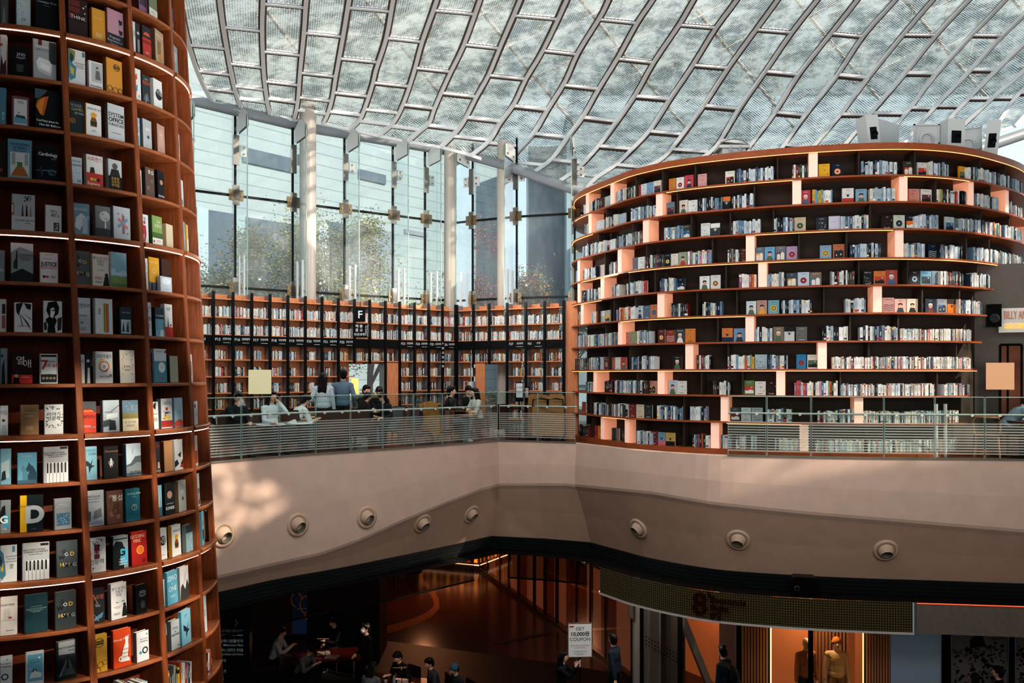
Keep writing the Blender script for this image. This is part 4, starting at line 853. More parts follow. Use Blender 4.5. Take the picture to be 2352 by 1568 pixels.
10|C|745|875|886|86bccd|5f9ab0|t:.5,.88,.12,4f8ea5,MOCKINGJAY t:.72,.77,.07,2a4450,모킹제이 p:27333a,.1,.62,.4,.55,.55,.48,.7,.62,.62,.44,.85,.42,.6,.36,.45,.2,.42,.4,.2,.45|sky blue flying-bird
10|C|937|1067|881|1b1d1f|0e1011|t:.55,.84,.1,a9825a,Newmoon o:.5,.48,.17,.12,b9bcbc p:d8dad8,.42,.35,.6,.35,.55,.62,.45,.62 p:7a2f2a,.45,.3,.6,.35,.5,.42|black silver-oval
10|C|1140|1273|859|b9cad3|3f6a7c|p:5a666c,0,.35,.3,.4,.6,.6,1,.62,1,0,0,0 p:8a959a,0,.3,.4,.33,.7,.42,1,.4,1,.1,0,.1 p:6f8088,.4,.7,.43,.7,.5,.95 t:.66,.1,.13,1d262a,OUTSIDE,.02|pale blue mountain
10|C|1382|1445|842|33383a|1f2325|t:.6,.85,.13,b8322c,제우스 p:c9b09a,.6,.15,.95,.15,.9,.35,.65,.35 t:.6,.06,.1,dcdcd8,지식인|dark grey red-lettered
10|C|1482|1563|834|b5875a|4a2a18|r:.5,.5,.9,.9,bd9064|tan dark-spined
10|C|1577|1650|822|ced2d2|aeb2b2|p:1f2426,.0,.1,.5,.2,.3,.35,.0,.3 p:1f2426,.4,.5,.8,.6,.7,.4 p:a8322a,.6,.1,1,.3,1,.05 p:1f2426,.7,.2,1,.35,.95,.15|white black-shapes
10|C|1753|1786|787|cfd0cd|a9aaa7|r:.6,.3,.5,.4,b83a2c|white slim
11|C|0|90|1370|8a9698|5f696b|p:1d2426,0,.3,.6,.3,.5,.85,.2,.8,0,.6 r:.62,.35,.55,.4,4fa3c0 t:.4,.4,.3,e8f0f0,G,.03 l:.5,.15,.5,2,e8f0f0|grey blue-patched
11|C|182|390|1323|17262c|b99318|r:.14,.5,.28,1,e0b21c t:.62,.45,.62,c3cbd0,D,.05 t:.2,.7,.06,6a5210,DRAWINGS t:.6,.08,.04,8a979c,LORIS|yellow and black big-D
11|C|490|645|1354|8f979a|6a7174|r:.52,.33,.75,.4,44708a d:.52,.36,.7,.34,40,8fb4c2,2f5266,b5ccd4 t:.5,.8,.055,d5d9da,AMERICAN t:.5,.73,.055,d5d9da,PHOTOGRAPHY l:.5,.15,.2,1,5a6265|grey blue-etching
11|C|762|938|1283|cfd5d9|a9b0b4|t:.45,.83,.085,2f383c,LARTIGUE t:.45,.76,.045,4a5458,LIFE_IN_COLOR l:.45,.68,.7,1,7a8488 p:6a6f72,.1,.15,.3,.15,.34,.42,.08,.42 p:8a9094,.45,.2,.9,.25,.85,.5,.5,.42 p:b3b9bc,.05,.05,.95,.05,.9,.14,.1,.12 c:.12,.1,.08,a83a3a|white garden-sketch
11|C|965|1110|1283|7d5545|563a30|c:.3,.3,.17,96705c c:.7,.2,.14,9a7460 c:.6,.55,.2,6a4638 c:.25,.7,.14,6e4a3c o:.55,.38,.2,.15,5a3c30 t:.66,.76,.2,eee6e0,통섭,.01 t:.25,.84,.07,e0d6d0,생명|brown camouflage
11|C|1135|1263|1264|2a7584|1c525e|t:.6,.85,.105,cfe2e4,breaking_dawn t:.62,.74,.05,a9c9cd,이클립스 o:.6,.42,.2,.14,9ab5b8 c:.6,.42,.13,16414c d:.6,.42,.2,.14,8,c5d5d6|teal framed-oval
11|C|1407|1463|1235|7fa9b8|557d8c|p:a9c4cc,.3,.3,.7,.3,.6,.8 p:4a6f7e,0,.0,1,0,1,.3,0,.25|blue tower photo
11|C|1490|1575|1211|22262a|121517|c:.5,.62,.27,b08c78 p:191c1f,.2,.75,.8,.75,.7,.92,.3,.92 p:2c3136,.1,.2,.9,.2,.75,.4,.25,.4 t:.5,.2,.13,e6e8e8,ELON_MUSK,.02 l:.5,.34,.8,1,d0d2d2|black close-up face
11|C|1612|1680|1190|a8ada6|7d6a4e|t:.55,.62,.13,eef0ea,왕자 c:.55,.42,.12,4a565c l:.6,.8,.3,1,8a8f88|sage small-figure
11|C|1778|1810|1126|bcc6cb|9aa4a9|r:.5,.3,.6,.5,3f4a50 r:.5,.3,.3,.2,aeb6ba|grey-white slim
12|D|0|150|337|d2d6d6|b0b4b4|p:4f8296,0,.9,.2,.8,.3,.5,.35,.2,.1,.05,0,.2 p:c9b34a,.02,.6,.2,.5,.2,.3,.05,.3 p:2f4450,0,.75,.15,.6,.1,.4,0,.5 r:.82,.9,.16,.16,5f8ea0 t:.7,.7,.045,5a6466,ILLUSTRATED t:.7,.63,.045,5a6466,COLORED t:.7,.56,.045,5a6466,DICTIONARY l:.7,.48,.3,4,6a7476|white green-swirl
12|D|202|445|313|a9adaf|85898b|r:.82,.95,.3,.06,202426 t:.42,.82,.065,3a3e40,NEW_DIRECTIONS t:.5,.76,.07,3a3e40,STRINGS_QUARTET l:.5,.69,.7,1,5a5e60 r:.55,.27,.88,.54,d0d4d6 r:.16,.4,.06,.26,15191b r:.29,.4,.06,.26,15191b r:.44,.4,.06,.26,15191b r:.58,.4,.06,.26,15191b r:.73,.4,.06,.26,15191b r:.88,.4,.06,.26,15191b r:.23,.25,.008,.5,5a5e60 r:.37,.25,.008,.5,5a5e60 r:.51,.25,.008,.5,5a5e60 r:.66,.25,.008,.5,5a5e60 r:.81,.25,.008,.5,5a5e60|grey piano-keys
12|D|510|700|292|465053|363e41|t:.35,.7,.15,1d2224,G,.03 t:.48,.62,.13,d5d8d8,O,.02 t:.6,.64,.1,2c3235,O,.02 t:.74,.62,.15,c9a54a,D,.03 t:.25,.54,.15,1d2224,W,.03 t:.45,.52,.12,6a7276,I t:.55,.5,.12,5a6266,L t:.24,.34,.14,c9a54a,H,.03 t:.38,.34,.12,d5d8d8,U,.02 t:.48,.3,.12,1d2224,N,.03 t:.6,.33,.12,c9a54a,T,.02 t:.7,.33,.12,1d2224,N,.03 t:.84,.32,.14,aab0b2,G,.02|dark grey scattered-letters
12|D|795|955|266|d0d2d0|a8322c|d:.5,.8,.8,.35,34,3a3f40,8a3a3a,55605f r:.5,.6,.3,.42,6b2a36 t:.5,.56,.12,e8dcdc,도쿄 t:.5,.3,.15,3a4042,인문학 o:.15,.55,.06,.04,b8322c d:.3,.1,.5,.1,8,3a3f40|white ink-drawing
12|D|1022|1157|246|8a9598|11181a|p:10181a,0,0,.7,0,.75,.6,.6,.8,.2,.85,0,.7 r:.72,.36,.48,.5,4fa3c0 t:.55,.5,.36,0f1a1e,G,.03 t:.6,.28,.06,e0ecee,GREAT t:.62,.2,.06,e0ecee,CREATIVE t:.62,.12,.06,e0ecee,MINDSET r:.5,.9,.9,.03,22292b|black and grey blue-G
12|D|1188|1327|208|a8241c|6b1815|t:.4,.86,.14,e8c9b0,CATCHING t:.36,.73,.14,e8c9b0,FIRE c:.55,.45,.24,d9742f o:.55,.45,.24,.2,e8b048 c:.8,.12,.12,7a1a15|dark red glowing-disc
12|D|1434|1507|177|d3d6d4|b5b8b6|c:.5,.6,.42,1a2022 t:.5,.6,.26,e8eaea,시밤 l:.5,.14,.5,1,5a6062|white black-disc
12|D|1552|1633|146|d6d9d7|c9902c|t:.55,.8,.085,2c3032,생각에_관한 p:8a4f22,.35,.25,.7,.25,.72,.4,.62,.55,.4,.55,.3,.4 p:d9a22f,.4,.53,.62,.53,.7,.66,.5,.7,.33,.64 r:.52,.36,.34,.1,3a3f2c|white mustard-spined
12|D|1680|1753|140|86aab5|7d8a88|r:.5,.85,1,.3,3a464a l:.6,.6,.4,4,c9dade d:.5,.15,.9,.25,16,4f7f94,c5d9de|blue grey
12|D|1812|1855|18|7fb3c6|55879a|t:.5,.6,.2,a8322c,책 r:.5,.3,.5,.3,2c3a40|blue slim
12|D|1868|1897|14|16191b|0c0e0f|t:.5,.5,.12,c9cccc,P|black slim
13|D|0|150|802|cfccc6|b58a8a|r:.42,.55,.4,.3,c2beb6 o:.42,.55,.15,.14,8a867e r:.6,.46,.2,.05,a8483a r:.4,.4,1,.02,b9b4aa t:.4,.8,.075,6a6660,COLLECTION l:.6,.12,.6,1,7a766f|cream still-life
13|D|224|432|773|143a42|0e2a30|t:.5,.68,.035,7da0a6,CONTEMPORARY t:.5,.62,.045,a3bcc0,AESTHETICS_OF_HISTORY l:.5,.57,.6,2,7da0a6|plain deep teal
13|D|498|688|746|353f42|272f32|t:.35,.72,.15,171b1d,G,.03 t:.48,.64,.13,d5d8d8,O,.02 t:.74,.64,.15,c9a54a,D,.03 t:.25,.56,.15,171b1d,W,.03 t:.45,.54,.12,5a6266,I t:.24,.36,.14,c9a54a,H,.03 t:.38,.36,.12,d5d8d8,U,.02 t:.48,.32,.12,171b1d,N,.03 t:.6,.35,.12,c9a54a,T,.02 t:.7,.35,.12,171b1d,N,.03 t:.84,.34,.14,9aa0a2,G,.02|charcoal scattered-letters
13|D|817|945|722|1d1f22|111214|t:.5,.74,.15,c8552a,아리랑 c:.45,.58,.06,b8322c p:5f6a78,.3,.55,.7,.52,.65,.46,.35,.48 p:4f7a9a,.1,.1,.4,.2,.9,.3,.8,.15,.4,.08 p:8a7a5a,.05,.95,.08,.97,.55,.55,.5,.55 p:8a8a86,.1,.35,.12,.36,.6,.05,.57,.04|black scribbled
13|D|1005|1143|671|d0d2d1|a9abaa|t:.5,.84,.09,4a5254,좋아_보이는 t:.5,.75,.09,4a5254,것들의 t:.5,.66,.09,4a5254,비밀 d:.5,.47,.7,.03,8,6a7274 l:.4,.34,.5,2,b0686a p:1a1e21,.68,.05,1,.05,.97,.3,.88,.4,.75,.3 c:.85,.38,.09,2c2422 l:.35,.16,.5,2,5a6264|white dark-coated woman
13|D|1228|1325|684|111415|0a0c0c|o:.6,.68,.26,.24,c8cccb t:.6,.72,.13,d5d8d6,2ND t:.6,.62,.07,c8cccb,GARDEN l:.6,.4,.4,7,7d8784|small black framed-title
13|D|1459|1478|642|c9cfd2|a3a9ac|t:.5,.5,.1,5a6265,T|white sliver
13|D|1510|1605|562|62a5bd|3f7f96|t:.5,.78,.2,dceef3,ZERO t:.5,.62,.07,dceef3,to t:.5,.46,.2,dceef3,ONE l:.5,.25,.6,2,bcdbe4|sky blue
13|D|1625|1703|522|cfd0cd|8a8a84|p:3a3c3b,0,.0,1,.0,1,.4,.8,.6,.6,.3,.3,.5,.1,.4 p:8a8c88,.3,.35,.6,.6,.65,.85,.55,.6|white ink-mountains
14|D|0|110|1337|cdd2d2|aab0b0|t:.45,.77,.08,2a3234,The_Funny t:.45,.68,.08,2a3234,Weighing o:.4,.35,.3,.2,22343e c:.6,.9,.08,6fa9bd|white dark-ring
14|D|232|395|1297|d0d4d4|b3b7b7|r:.52,.52,.84,.84,6fb0c6 t:.5,.76,.055,22343e,Can_the_Travel t:.5,.69,.055,22343e,to_the_Map c:.5,.42,.12,22343e c:.5,.42,.06,d8dcda p:dfe6e8,.2,.2,.85,.2,.9,.32,.6,.4,.3,.38 c:.25,.5,.05,dfe6e8 c:.75,.82,.08,dfe6e8|white sky-framed
14|D|510|690|1192|1b1f21|0e1112|r:.52,.78,.82,.42,9aa0a3 p:2c3235,.1,.55,.95,.55,.95,.63,.1,.66 p:4a5154,.1,.1,.95,.1,.6,.55,.5,.55 p:15191a,.5,.28,.62,.28,.6,.6,.52,.6 c:.56,.62,.035,15191a t:.55,.82,.085,2a2f31,PHOTOGRAPHY t:.76,.74,.05,2a2f31,Journal p:8a9194,.12,.1,.2,.1,.52,.5|black walking-man
14|D|828|968|1137|c99a38|a87a24|o:.5,.78,.3,.26,3a3020 r:.5,.78,.54,.1,3a3020 t:.5,.78,.07,c99a38,OPEN_ROAD o:.2,.18,.18,.15,7a3a24 o:.55,.2,.2,.17,6b3322 o:.85,.24,.17,.14,7a5a24 o:.35,.05,.22,.19,a8442c|mustard ink-stamps
14|D|1025|1183|1087|d8501c|a83a15|t:.45,.73,.085,f0e6de,Wendy_Mass p:f0f0ee,.4,.14,.92,.12,.9,.2,.8,.24,.86,.5,.84,.66,.87,.82,.8,.78,.72,.78,.68,.8,.68,.62,.58,.5,.48,.32 o:.42,.22,.14,.08,f0f0ee t:.66,.46,.08,c8462c,Mango t:.64,.36,.08,8a5a3a,Shaped t:.68,.26,.08,c8462c,Space|bright orange white-cat
14|D|1235|1343|1107|d0d5d6|9a8a86|t:.6,.74,.075,2a3234,The_Funny t:.6,.66,.075,2a3234,Weighing o:.68,.35,.24,.15,27333a c:.3,.3,.1,3f8ca5 c:.85,.88,.07,5f9db2|white round-creature
14|D|1467|1520|1007|2a2d2f|1a1c1e|p:8a8d8d,.3,.5,.8,.55,.7,.9,.4,.85 d:.5,.3,.9,.4,16,4a4e50,6a6e70|dark portrait
14|D|1545|1622|1005|b9c0c4|6f7578|t:.5,.72,.11,2c3538,STYLE t:.5,.6,.07,2c3538,IN t:.5,.5,.11,2c3538,SUBSTANCE t:.8,.1,.1,2c3538,50|grey block-lettered
14|D|1640|1723|912|7fb8ca|4f8ea5|t:.5,.84,.11,4a8aa2,JAY p:22303a,.2,.6,.45,.52,.6,.45,.75,.6,.66,.42,.88,.4,.62,.33,.5,.18,.46,.38,.25,.42|sky blue dark-bird
14|D|1838|1866|777|b9c5cb|95a1a7|l:.5,.6,.6,6,4f6270|pale blue slim
"""
cnt = {}
LEFTBOOKS = []
for ln in BK.strip().split('\n'):
    k, cr, x0, x1, yt, c, s, code, desc = ln.split('|'); k = int(k); y0 = YO[cr]
    x0, x1, yt = float(x0) / 3.919, float(x1) / 3.919, float(yt) / 3.919 + y0
    z = LZ[k]; dr = -.035 if not k == 6 or desc.startswith('small pale') else -.08
    th = theta_of((x0 + x1) / 2, z, dr); p = LP(th, z, dr)
    view = V((p.x, p.y)).normalized(); nrm = V((math.cos(math.radians(th)), math.sin(math.radians(th))))
    R = random.Random(hash((k, int(x0))) % 9999); R = random.Random(k * 997 + int(x0) * 13)
    jit = R.uniform(.04, .19)
    ang = math.radians(th) + jit; nv = V((math.cos(ang), math.sin(ang)))
    cosv = max(.3, -nv.dot(view))
    w = (x1 - x0) * p.y / F * (view.y) / cosv * 1.0
    w = min(max(w, .05), .30)
    yb = HZ - (z - EYE) * F / p.y; h = (yb - yt) * p.y / F; h = min(max(h, .12), .40)
    d = min(.055, max(.02, R.uniform(.028, .05)))
    bay = 0 if x1 < 168 else 1
    dv = [i for i in range(len(DIV) - 1) if DT(DIV[i], z) <= th < DT(DIV[i + 1], z)][0] - 1
    bayn = ['first', 'second', 'third', 'fourth', 'fifth'][max(0, min(4, dv - 0))]
    label = '%s book, %s shelf from top, %s bay of tall round bookcase' % (desc, ORD[k], bayn)
    p = p - V((nv.x, nv.y, 0)) * 0
    o = display_book('book', p + V((0, 0, .0015 + d * .041)), ang + PI / 2, w, h, d, c, s, code, label, 'book', 'display books in the tall round bookcase', .04)
    LEFTBOOKS.append(o)
# spine-out rows at the bottom of the second, third and fourth bays
def spine_book(p, rot, w, d, h, col, label, group, R, lean=0, name='book'):
    m = MB(); book_parts(m, w, d, h, rgb(col), marks=True, R=R); o = m.build(name, BOOKM); o.location = p; o.rotation_euler = (0, lean, rot)
    tag(o, label, 'book', group); return o
RS = random.Random(5)
SP = [(16, 845, 1340, 1470, ['1f2a2c', '5f7f94', '2d4450', 'd5d9d8', '3a4a44', 'b5a85a', '8fa8b5', 'c9ced0', '6f8f9f', '2c3a48', 'b9c6cc', 'a9bcc6']),
      (16, 1480, 1742, 1340, ['1c2226', '39403f', '6b7a52', '2a3033', '7a4a3a', '8f9699', '1d2124', 'd9c23a', 'c9562c', 'd3d0c8', 'd9d9d5', 'b02f28', '8a8f92', '26292c', 'c9cdd0']),
      (16, 1845, 1925, 1190, ['b98a8a', '7fa0ad', '1f2326', 'd9d9d5', 'c9562c', '2c3438'])]
SPN = ['second', 'third', 'fourth']
for j, (k, x0, x1, yt, cols) in enumerate(SP):
    z = LZ[k - 1]; n = len(cols); ta, tb = theta_of(x0 / 3.919, z, 0), theta_of(x1 / 3.919, z, 0)
    for i, c in enumerate(cols):
        t0 = ta + (tb - ta) * i / n; t1 = ta + (tb - ta) * (i + 1) / n; th = (t0 + t1) / 2; p = LP(th, z, -.02)
        w = math.radians(t1 - t0) * LR(z) * .94; h = RS.uniform(.22, .30)
        nm = cname(c)
        key = (j, nm); cnt[key] = cnt.get(key, 0) + 1
        lab = '%s spine-out book, %s from left, lowest visible shelf, %s bay, tall round bookcase' % (nm, ORD[i], SPN[j])
        spine_book(p + V((0, 0, .001)), math.radians(th) + PI / 2, w, RS.uniform(.15, .19), h, c, lab, 'spine-out books low in the tall round bookcase', RS)
# ------------------------------------------------------------------ curved bookcase on the right
Y0 = 16.85
TWP = [(2.3, 24.2), (1.80, 23.2)] + [((x - CX) / F * Y0 * r, Y0 * r) for x, r in ((1328, 1.285), (1407, 1.18), (1476, 1.119), (1598, 1.067), (1830, 1.019), (2037, 1.0), (2177, 1.0115), (2279, 1.052), (2352, 1.121))] + [(12.6, 20.9), (13.2, 22.9), (12.2, 24.6)]
TW = Curve(TWP, 16)
def zrow(y): return EYE + (HZ - y) * 17.17 / F
TZ = [zrow(y) for y in (410, 470, 531, 596, 657, 720, 783, 847, 908, 970, 1035)]
TCAP0, TCAP1 = zrow(352), zrow(341)
TD = .34                                              # bay depth
def bulge(z): return .10 * max(0, 1 - ((z - 2.4) / 3.4) ** 2)
def TP(d, z, off=0): p = TW.pt(d) + TW.nor(d) * (off + bulge(z) * (1 if d < 6 else max(0, 1 - (d - 6) / 3))); return p3(p, z)
def tfind(px, z=3, off=0):
    lo, hi = 1.2, 16.2; u = (px - CX) / F
    def f(d): p = TP(d, z, off); return p.x / p.y - u
    n = 300; prev = None
    for i in range(n + 1):
        d = lo + (hi - lo) * i / n; e = f(d)
        if prev is not None and prev[1] <= 0 < e: return prev[0] + (d - prev[0]) * -prev[1] / (e - prev[1])
        prev = (d, e)
    return lo if f(lo) > 0 else hi
CB = thing('curved_bookcase', (8, 20, 0), 'wide curved bookcase with copper edged shelves and glowing pink columns, on the right', 'bookcase')
CBo = V((8, 20, 0))
def ck(mb, name, mats): mb.v = [tuple(V(v) - CBo) for v in mb.v]; return mb.build(name, mats, CB)
COPPER = mat('copper_edge', '96502f', .35, noise=.1, nscale=6)
SHELFT = mat('shelf_top_brown', '7a4431', .4)
DARKT = mat('back_panel_brown', '362c26', .75, noise=.05, nscale=20)
def tband(z0, z1, a, b, o0, o1, n=70):
    rows = []
    for i in range(n + 1):
        d = a + (b - a) * i / n
        rows.append([TP(d, z0, o0), TP(d, z1, o0), TP(d, z1, o1), TP(d, z0, o1), TP(d, z0, o0)])
    m = MB(); m.strip(rows); m.add(rows[0][:4], [(3, 2, 1, 0)]); m.add(rows[-1][:4], [(0, 1, 2, 3)]); return m
ck(tband(0, TCAP1, .2, TW.len - .2, -TD - .05, -TD, 110), 'back_panel', DARKT)
ck(tband(TCAP0 - .01, TCAP1 + .02, .2, TW.len - .2, -TD, .06, 110), 'cornice', COPPER)
mb = MB(); mb.add([TP(.2 + (TW.len - .4) * i / 60, TCAP1 - .02, -TD + .01) for i in range(61)], [tuple(range(61))]); ck(mb, 'roof_panel', mat('top_board', '4a3a33', .8))
ck(tband(-.02, TZ[10], .2, 14.2, -TD, .02, 110), 'plinth', COPPER)
ENDS = [None, None, None, None, 2280, 2265, 2253, 2243, 2232, 2225]
TEND = []
for k, z in enumerate(TZ[:10]):
    e = TW.len - .3 if ENDS[k] is None else tfind(ENDS[k], z, .03); TEND.append(e)
    ck(tband(z - .036, z, .3, e, -TD, .05, 90), 'shelf', [COPPER])
TEND.append(14)
UND = glow('led_warm', 'ffc07a', 1.7)
CEILZ = [TCAP0 - .01] + [z - .036 for z in TZ[:10]]
for k, a, b in ((0, 1300, 2420), (1, 1531, 1821), (1, 2076, 2226), (1, 1322, 1356), (2, 1318, 1362), (3, 1734, 2051), (4, 1336, 1420), (4, 1444, 2400), (5, 1318, 1382), (6, 1425, 1712), (8, 1316, 2243), (10, 1384, 1437), (10, 1669, 1840)):
    z = CEILZ[k]; da, db = tfind(a, z, .03), tfind(min(b, 2350), z, .03) if b < 2400 else TW.len - 1.2
    if a < 1320: da = .9
    n = max(4, int((db - da) * 5)); m = MB(); m.tube([TP(da + (db - da) * i / n, z - .006, .036) for i in range(n + 1)], .0065, 5); ck(m, 'light_strip', UND)
PINK = mat('lamp_column_front', 'eec6b4', .5, emit=.26, ecol='ffc6ae'); PINKS = mat('lamp_column_side', 'eeb090', .5, emit=.32, ecol='ffa884')
LEDC = [[(1406, 1426), (1859, 1875)], [(1355, 1374), (1511, 1531), (1821, 1839), (2060, 2078), (2208, 2232), (2291, 2312)], [(1480, 1502), (2346, 2362)], [(1422, 1443), (1715, 1734), (2051, 2069)], [(1329, 1348), (1382, 1403), (1743, 1762)],
        [(1336, 1356), (1513, 1535), (2004, 2019)], [(1423, 1443), (1714, 1733)], [(1576, 1598), (1879, 1896)], [(1365, 1385), (1513, 1535), (1784, 1803)], [(1657, 1677), (1963, 1976)], [(1381, 1402), (1437, 1458), (1634, 1655), (1840, 1853)]]
LEDC[3].append((1330, 1347)); LEDC[0].append((1349, 1368))
for k, L_ in enumerate(LEDC):
    for a, b in L_:
        z0, z1 = TZ[k], CEILZ[k]; d = tfind((a + b) / 2, (z0 + z1) / 2, -.1); w = .085
        m = MB(); P = [TP(d - w, z0, -TD), TP(d - w, z0, .0), TP(d + w, z0, .0), TP(d + w, z0, -TD)]; Q = [V((p.x, p.y, z1)) for p in P]
        m.quad(P[1], P[2], Q[2], Q[1], 0); m.quad(P[0], P[1], Q[1], Q[0], 1); m.quad(P[2], P[3], Q[3], Q[2], 1)
        ck(m, 'lamp_column', [PINK, PINKS])
DVX = [[1383, 1463, 1524, 1598, 1786, 1972, 2100, 2250, 2307], [1396, 1489, 1557, 1733, 2148, 2272], [1377, 1456, 1589, 1678, 1777, 1998, 2251, 2316], [1392, 1487, 1637, 1835, 1944, 2218, 2270], [1448, 1506, 1668, 1972, 2084, 2243], [1375, 1412, 1461, 1602, 1693, 1892, 2117, 2202],
       [1393, 1492, 1649, 1952, 2062], [1400, 1448, 1673, 1995, 2195], [1465, 1612, 1706, 1930, 2151], [1358, 1394, 1572], [1360, 1463, 1571, 1745, 1990]]
for k, L_ in enumerate(DVX):
    for x in L_:
        z0, z1 = TZ[k], CEILZ[k]; d = tfind(x, (z0 + z1) / 2, -.05); m = MB(); w = .016
        P = [TP(d - w, z0, -TD), TP(d - w, z0, -.03), TP(d + w, z0, -.03), TP(d + w, z0, -TD)]; Q = [V((p.x, p.y, z1)) for p in P]
        m.quad(P[1], P[2], Q[2], Q[1]); m.quad(P[0], P[1], Q[1], Q[0]); m.quad(P[2], P[3], Q[3], Q[2]); ck(m, 'divider', DARKT)
# ---- books: f = cover shown, s = spines.  row; x0-x1; kind/colours
FACE = """0|1386|1394|cfd3d0|white red-spotted;0|1394|1405|a9c2cc|pale blue;0|1460|1473|a8463f|red;0|1473|1486|d3d8d8|white blue-leaf;0|1487|1502|7fa0bf|sky blue;0|1502|1519|d9d3c0|cream tree;0|1537|1552|c9803a|orange patterned;0|1554|1571|dcdad4|white red-dotted;0|1573|1593|c24a5a|pink red cat;0|1603|1623|cf9a98|pink;0|1666|1688|dcd8cf|white church;0|1880|1906|d9ab20|bright yellow;0|1910|1937|1a2634|navy orange-moon;0|2074|2099|3a3a34|dark castle;0|2107|2131|c9c9c6|white framed-sea;0|2203|2222|d99a1c|yellow framed-wave
1|1369|1378|d0d2ce|white;1|1378|1388|c9cfd2|white crested;1|1412|1422|ced1cf|white sketch;1|1424|1437|a9bccb|pale blue;1|1532|1549|6f8494|blue grey forest;1|1560|1580|d8cfc0|cream figure;1|1581|1602|dad8d4|white framed-rose;1|1660|1678|25282b|black orange-topped;1|1839|1862|b23f4a|rose red bust;1|1934|1961|d6d2ce|white red-based;1|1965|1991|7f9fb5|blue curly-head;1|2087|2112|c9867c|salmon pink still-life;1|2115|2140|d8d2c8|white landscape
2|1389|1402|cfc8c2|white garden;2|1402|1414|cdd3d6|white;2|1567|1586|4a4640|brown lake;2|1610|1631|d3d4d0|white line-drawing;2|1632|1654|3a3f44|charcoal white-topped;2|1824|1851|bfae92|beige pastry;2|1874|1900|2c343a|dark lettered;2|1903|1930|c2bfcf|lavender plain;2|2024|2051|2a2020|dark floral;2|2052|2078|b9c0ad|sage green leaf-disc;2|2080|2104|1f2a36|navy orange-hills;2|2170|2192|b9c0c4|grey waterfall;2|2193|2211|6f7a6a|green path
3|1369|1378|4a5a68|dark blue photo;3|1378|1389|a99a92|grey relief;3|1454|1466|4a5062|slate;3|1466|1481|dcdcd8|white sketch;3|1526|1541|222c3a|navy yellow-moon;3|1541|1558|d9d2c6|cream red-drop;3|1559|1578|9aa08a|green portrait;3|1701|1717|5a2e26|dark red;3|1734|1755|5f7482|grey bridge;3|1756|1780|6f9fc2|blue swimmer;3|1781|1805|6c7078|grey window;3|1806|1832|a58fae|lavender cake;3|1883|1910|7f9cb5|blue yellow-sun;3|1913|1940|b0684a|multicoloured town;3|2130|2156|1a2a3a|navy zigzag
4|1473|1487|a83f36|red label;4|1552|1574|1c2a33|dark teal seascape;4|1607|1630|dcdad8|white drawn-face;4|1632|1655|c9cccb|white gold-ring;4|1806|1831|3f4f5c|dark blue house;4|1832|1859|b0c2d2|pale blue red-dot;4|1860|1887|7d6a5a|brown avenue;4|1982|2004|23272a|black sketch;4|2007|2034|c9753a|orange trees;4|2034|2061|a84540|red woman-portrait;4|2088|2113|2b2523|black plates;4|2114|2139|6f9fb8|blue horizon;4|2140|2162|6f8494|grey blue fish
5|1323|1336|a9978c|pinkish townscape;5|1372|1380|b58a9a|pink sunset;5|1380|1389|d3d6d4|white striped;5|1390|1401|a8aca8|grey tree;5|1463|1477|b9c4ca|pale walker;5|1478|1494|4f6478|blue sketch;5|1494|1511|b5704a|orange cookware;5|1714|1737|c5d3d6|pale child-portrait;5|1738|1762|b58a7a|brown embrace;5|1764|1790|6fa0ad|blue yellow-sun-corner;5|2027|2054|b58a86|pink green-striped;5|2055|2081|d3a8a0|pink dancer;5|2083|2108|d9cbb9|cream black-haired;5|2125|2149|26344a|navy portrait;5|2152|2175|8f98a4|grey bookcase;5|2175|2197|d9761c|orange dark-topped
6|1434|1450|b8837c|pink chair;6|1451|1461|8f9a70|leaning green;6|1511|1527|5a221f|dark red medallion;6|1530|1550|8a3a32|red diagonal;6|1551|1573|3f4446|black white-shirted;6|1574|1597|c9803f|orange camels;6|1658|1683|c97a40|orange navy-based;6|1685|1712|6f8fae|blue crowd;6|1776|1800|7f7360|green field-woman;6|1801|1825|c5c9c6|white dark-topped;6|1828|1854|6a6c66|grey horses
7|1379|1387|d6d0c9|white dotted;7|1387|1399|6a3430|dark red medallion;7|1403|1413|b97068|red label;7|1413|1425|dcd8d2|white pink-print;7|1425|1440|b8504c|red figures;7|1545|1566|2c2628|dark rose-girl;7|1733|1763|a8b9c2|white slanted-photo;7|1829|1852|1f7fa8|bright blue red-disc;7|1854|1879|d0c8bd|white autumn
8|1487|1509|c08a78|pink ruin;8|1535|1555|b3bec6|pale walker;8|1555|1577|cfd2c9|white colour-swirl;8|1709|1733|5f7a4a|green garden;8|1734|1759|d6d3cd|white red-framed;8|1760|1784|2a221f|black lanterns
9|1336|1346|9a4a3a|red;9|1429|1444|d0d0cc|white studio;9|1445|1461|7a2a2c|red berries;9|1462|1479|cfc0ae|cream pink-lettered;9|1480|1498|26332f|dark green lettered;9|1678|1700|4a5258|dark street;9|1702|1725|c5c9c9|white ink;9|1726|1752|a9aeae|grey ink
10|1364|1373|b8343a|bright red;10|1373|1382|d9a33a|yellow lettered;10|1405|1425|8a7a7c|pinkish group-photo;10|1495|1511|6a2226|dark red leaf;10|1511|1528|6f93a5|blue pink-based;10|1529|1550|b59a58|mustard black-based"""
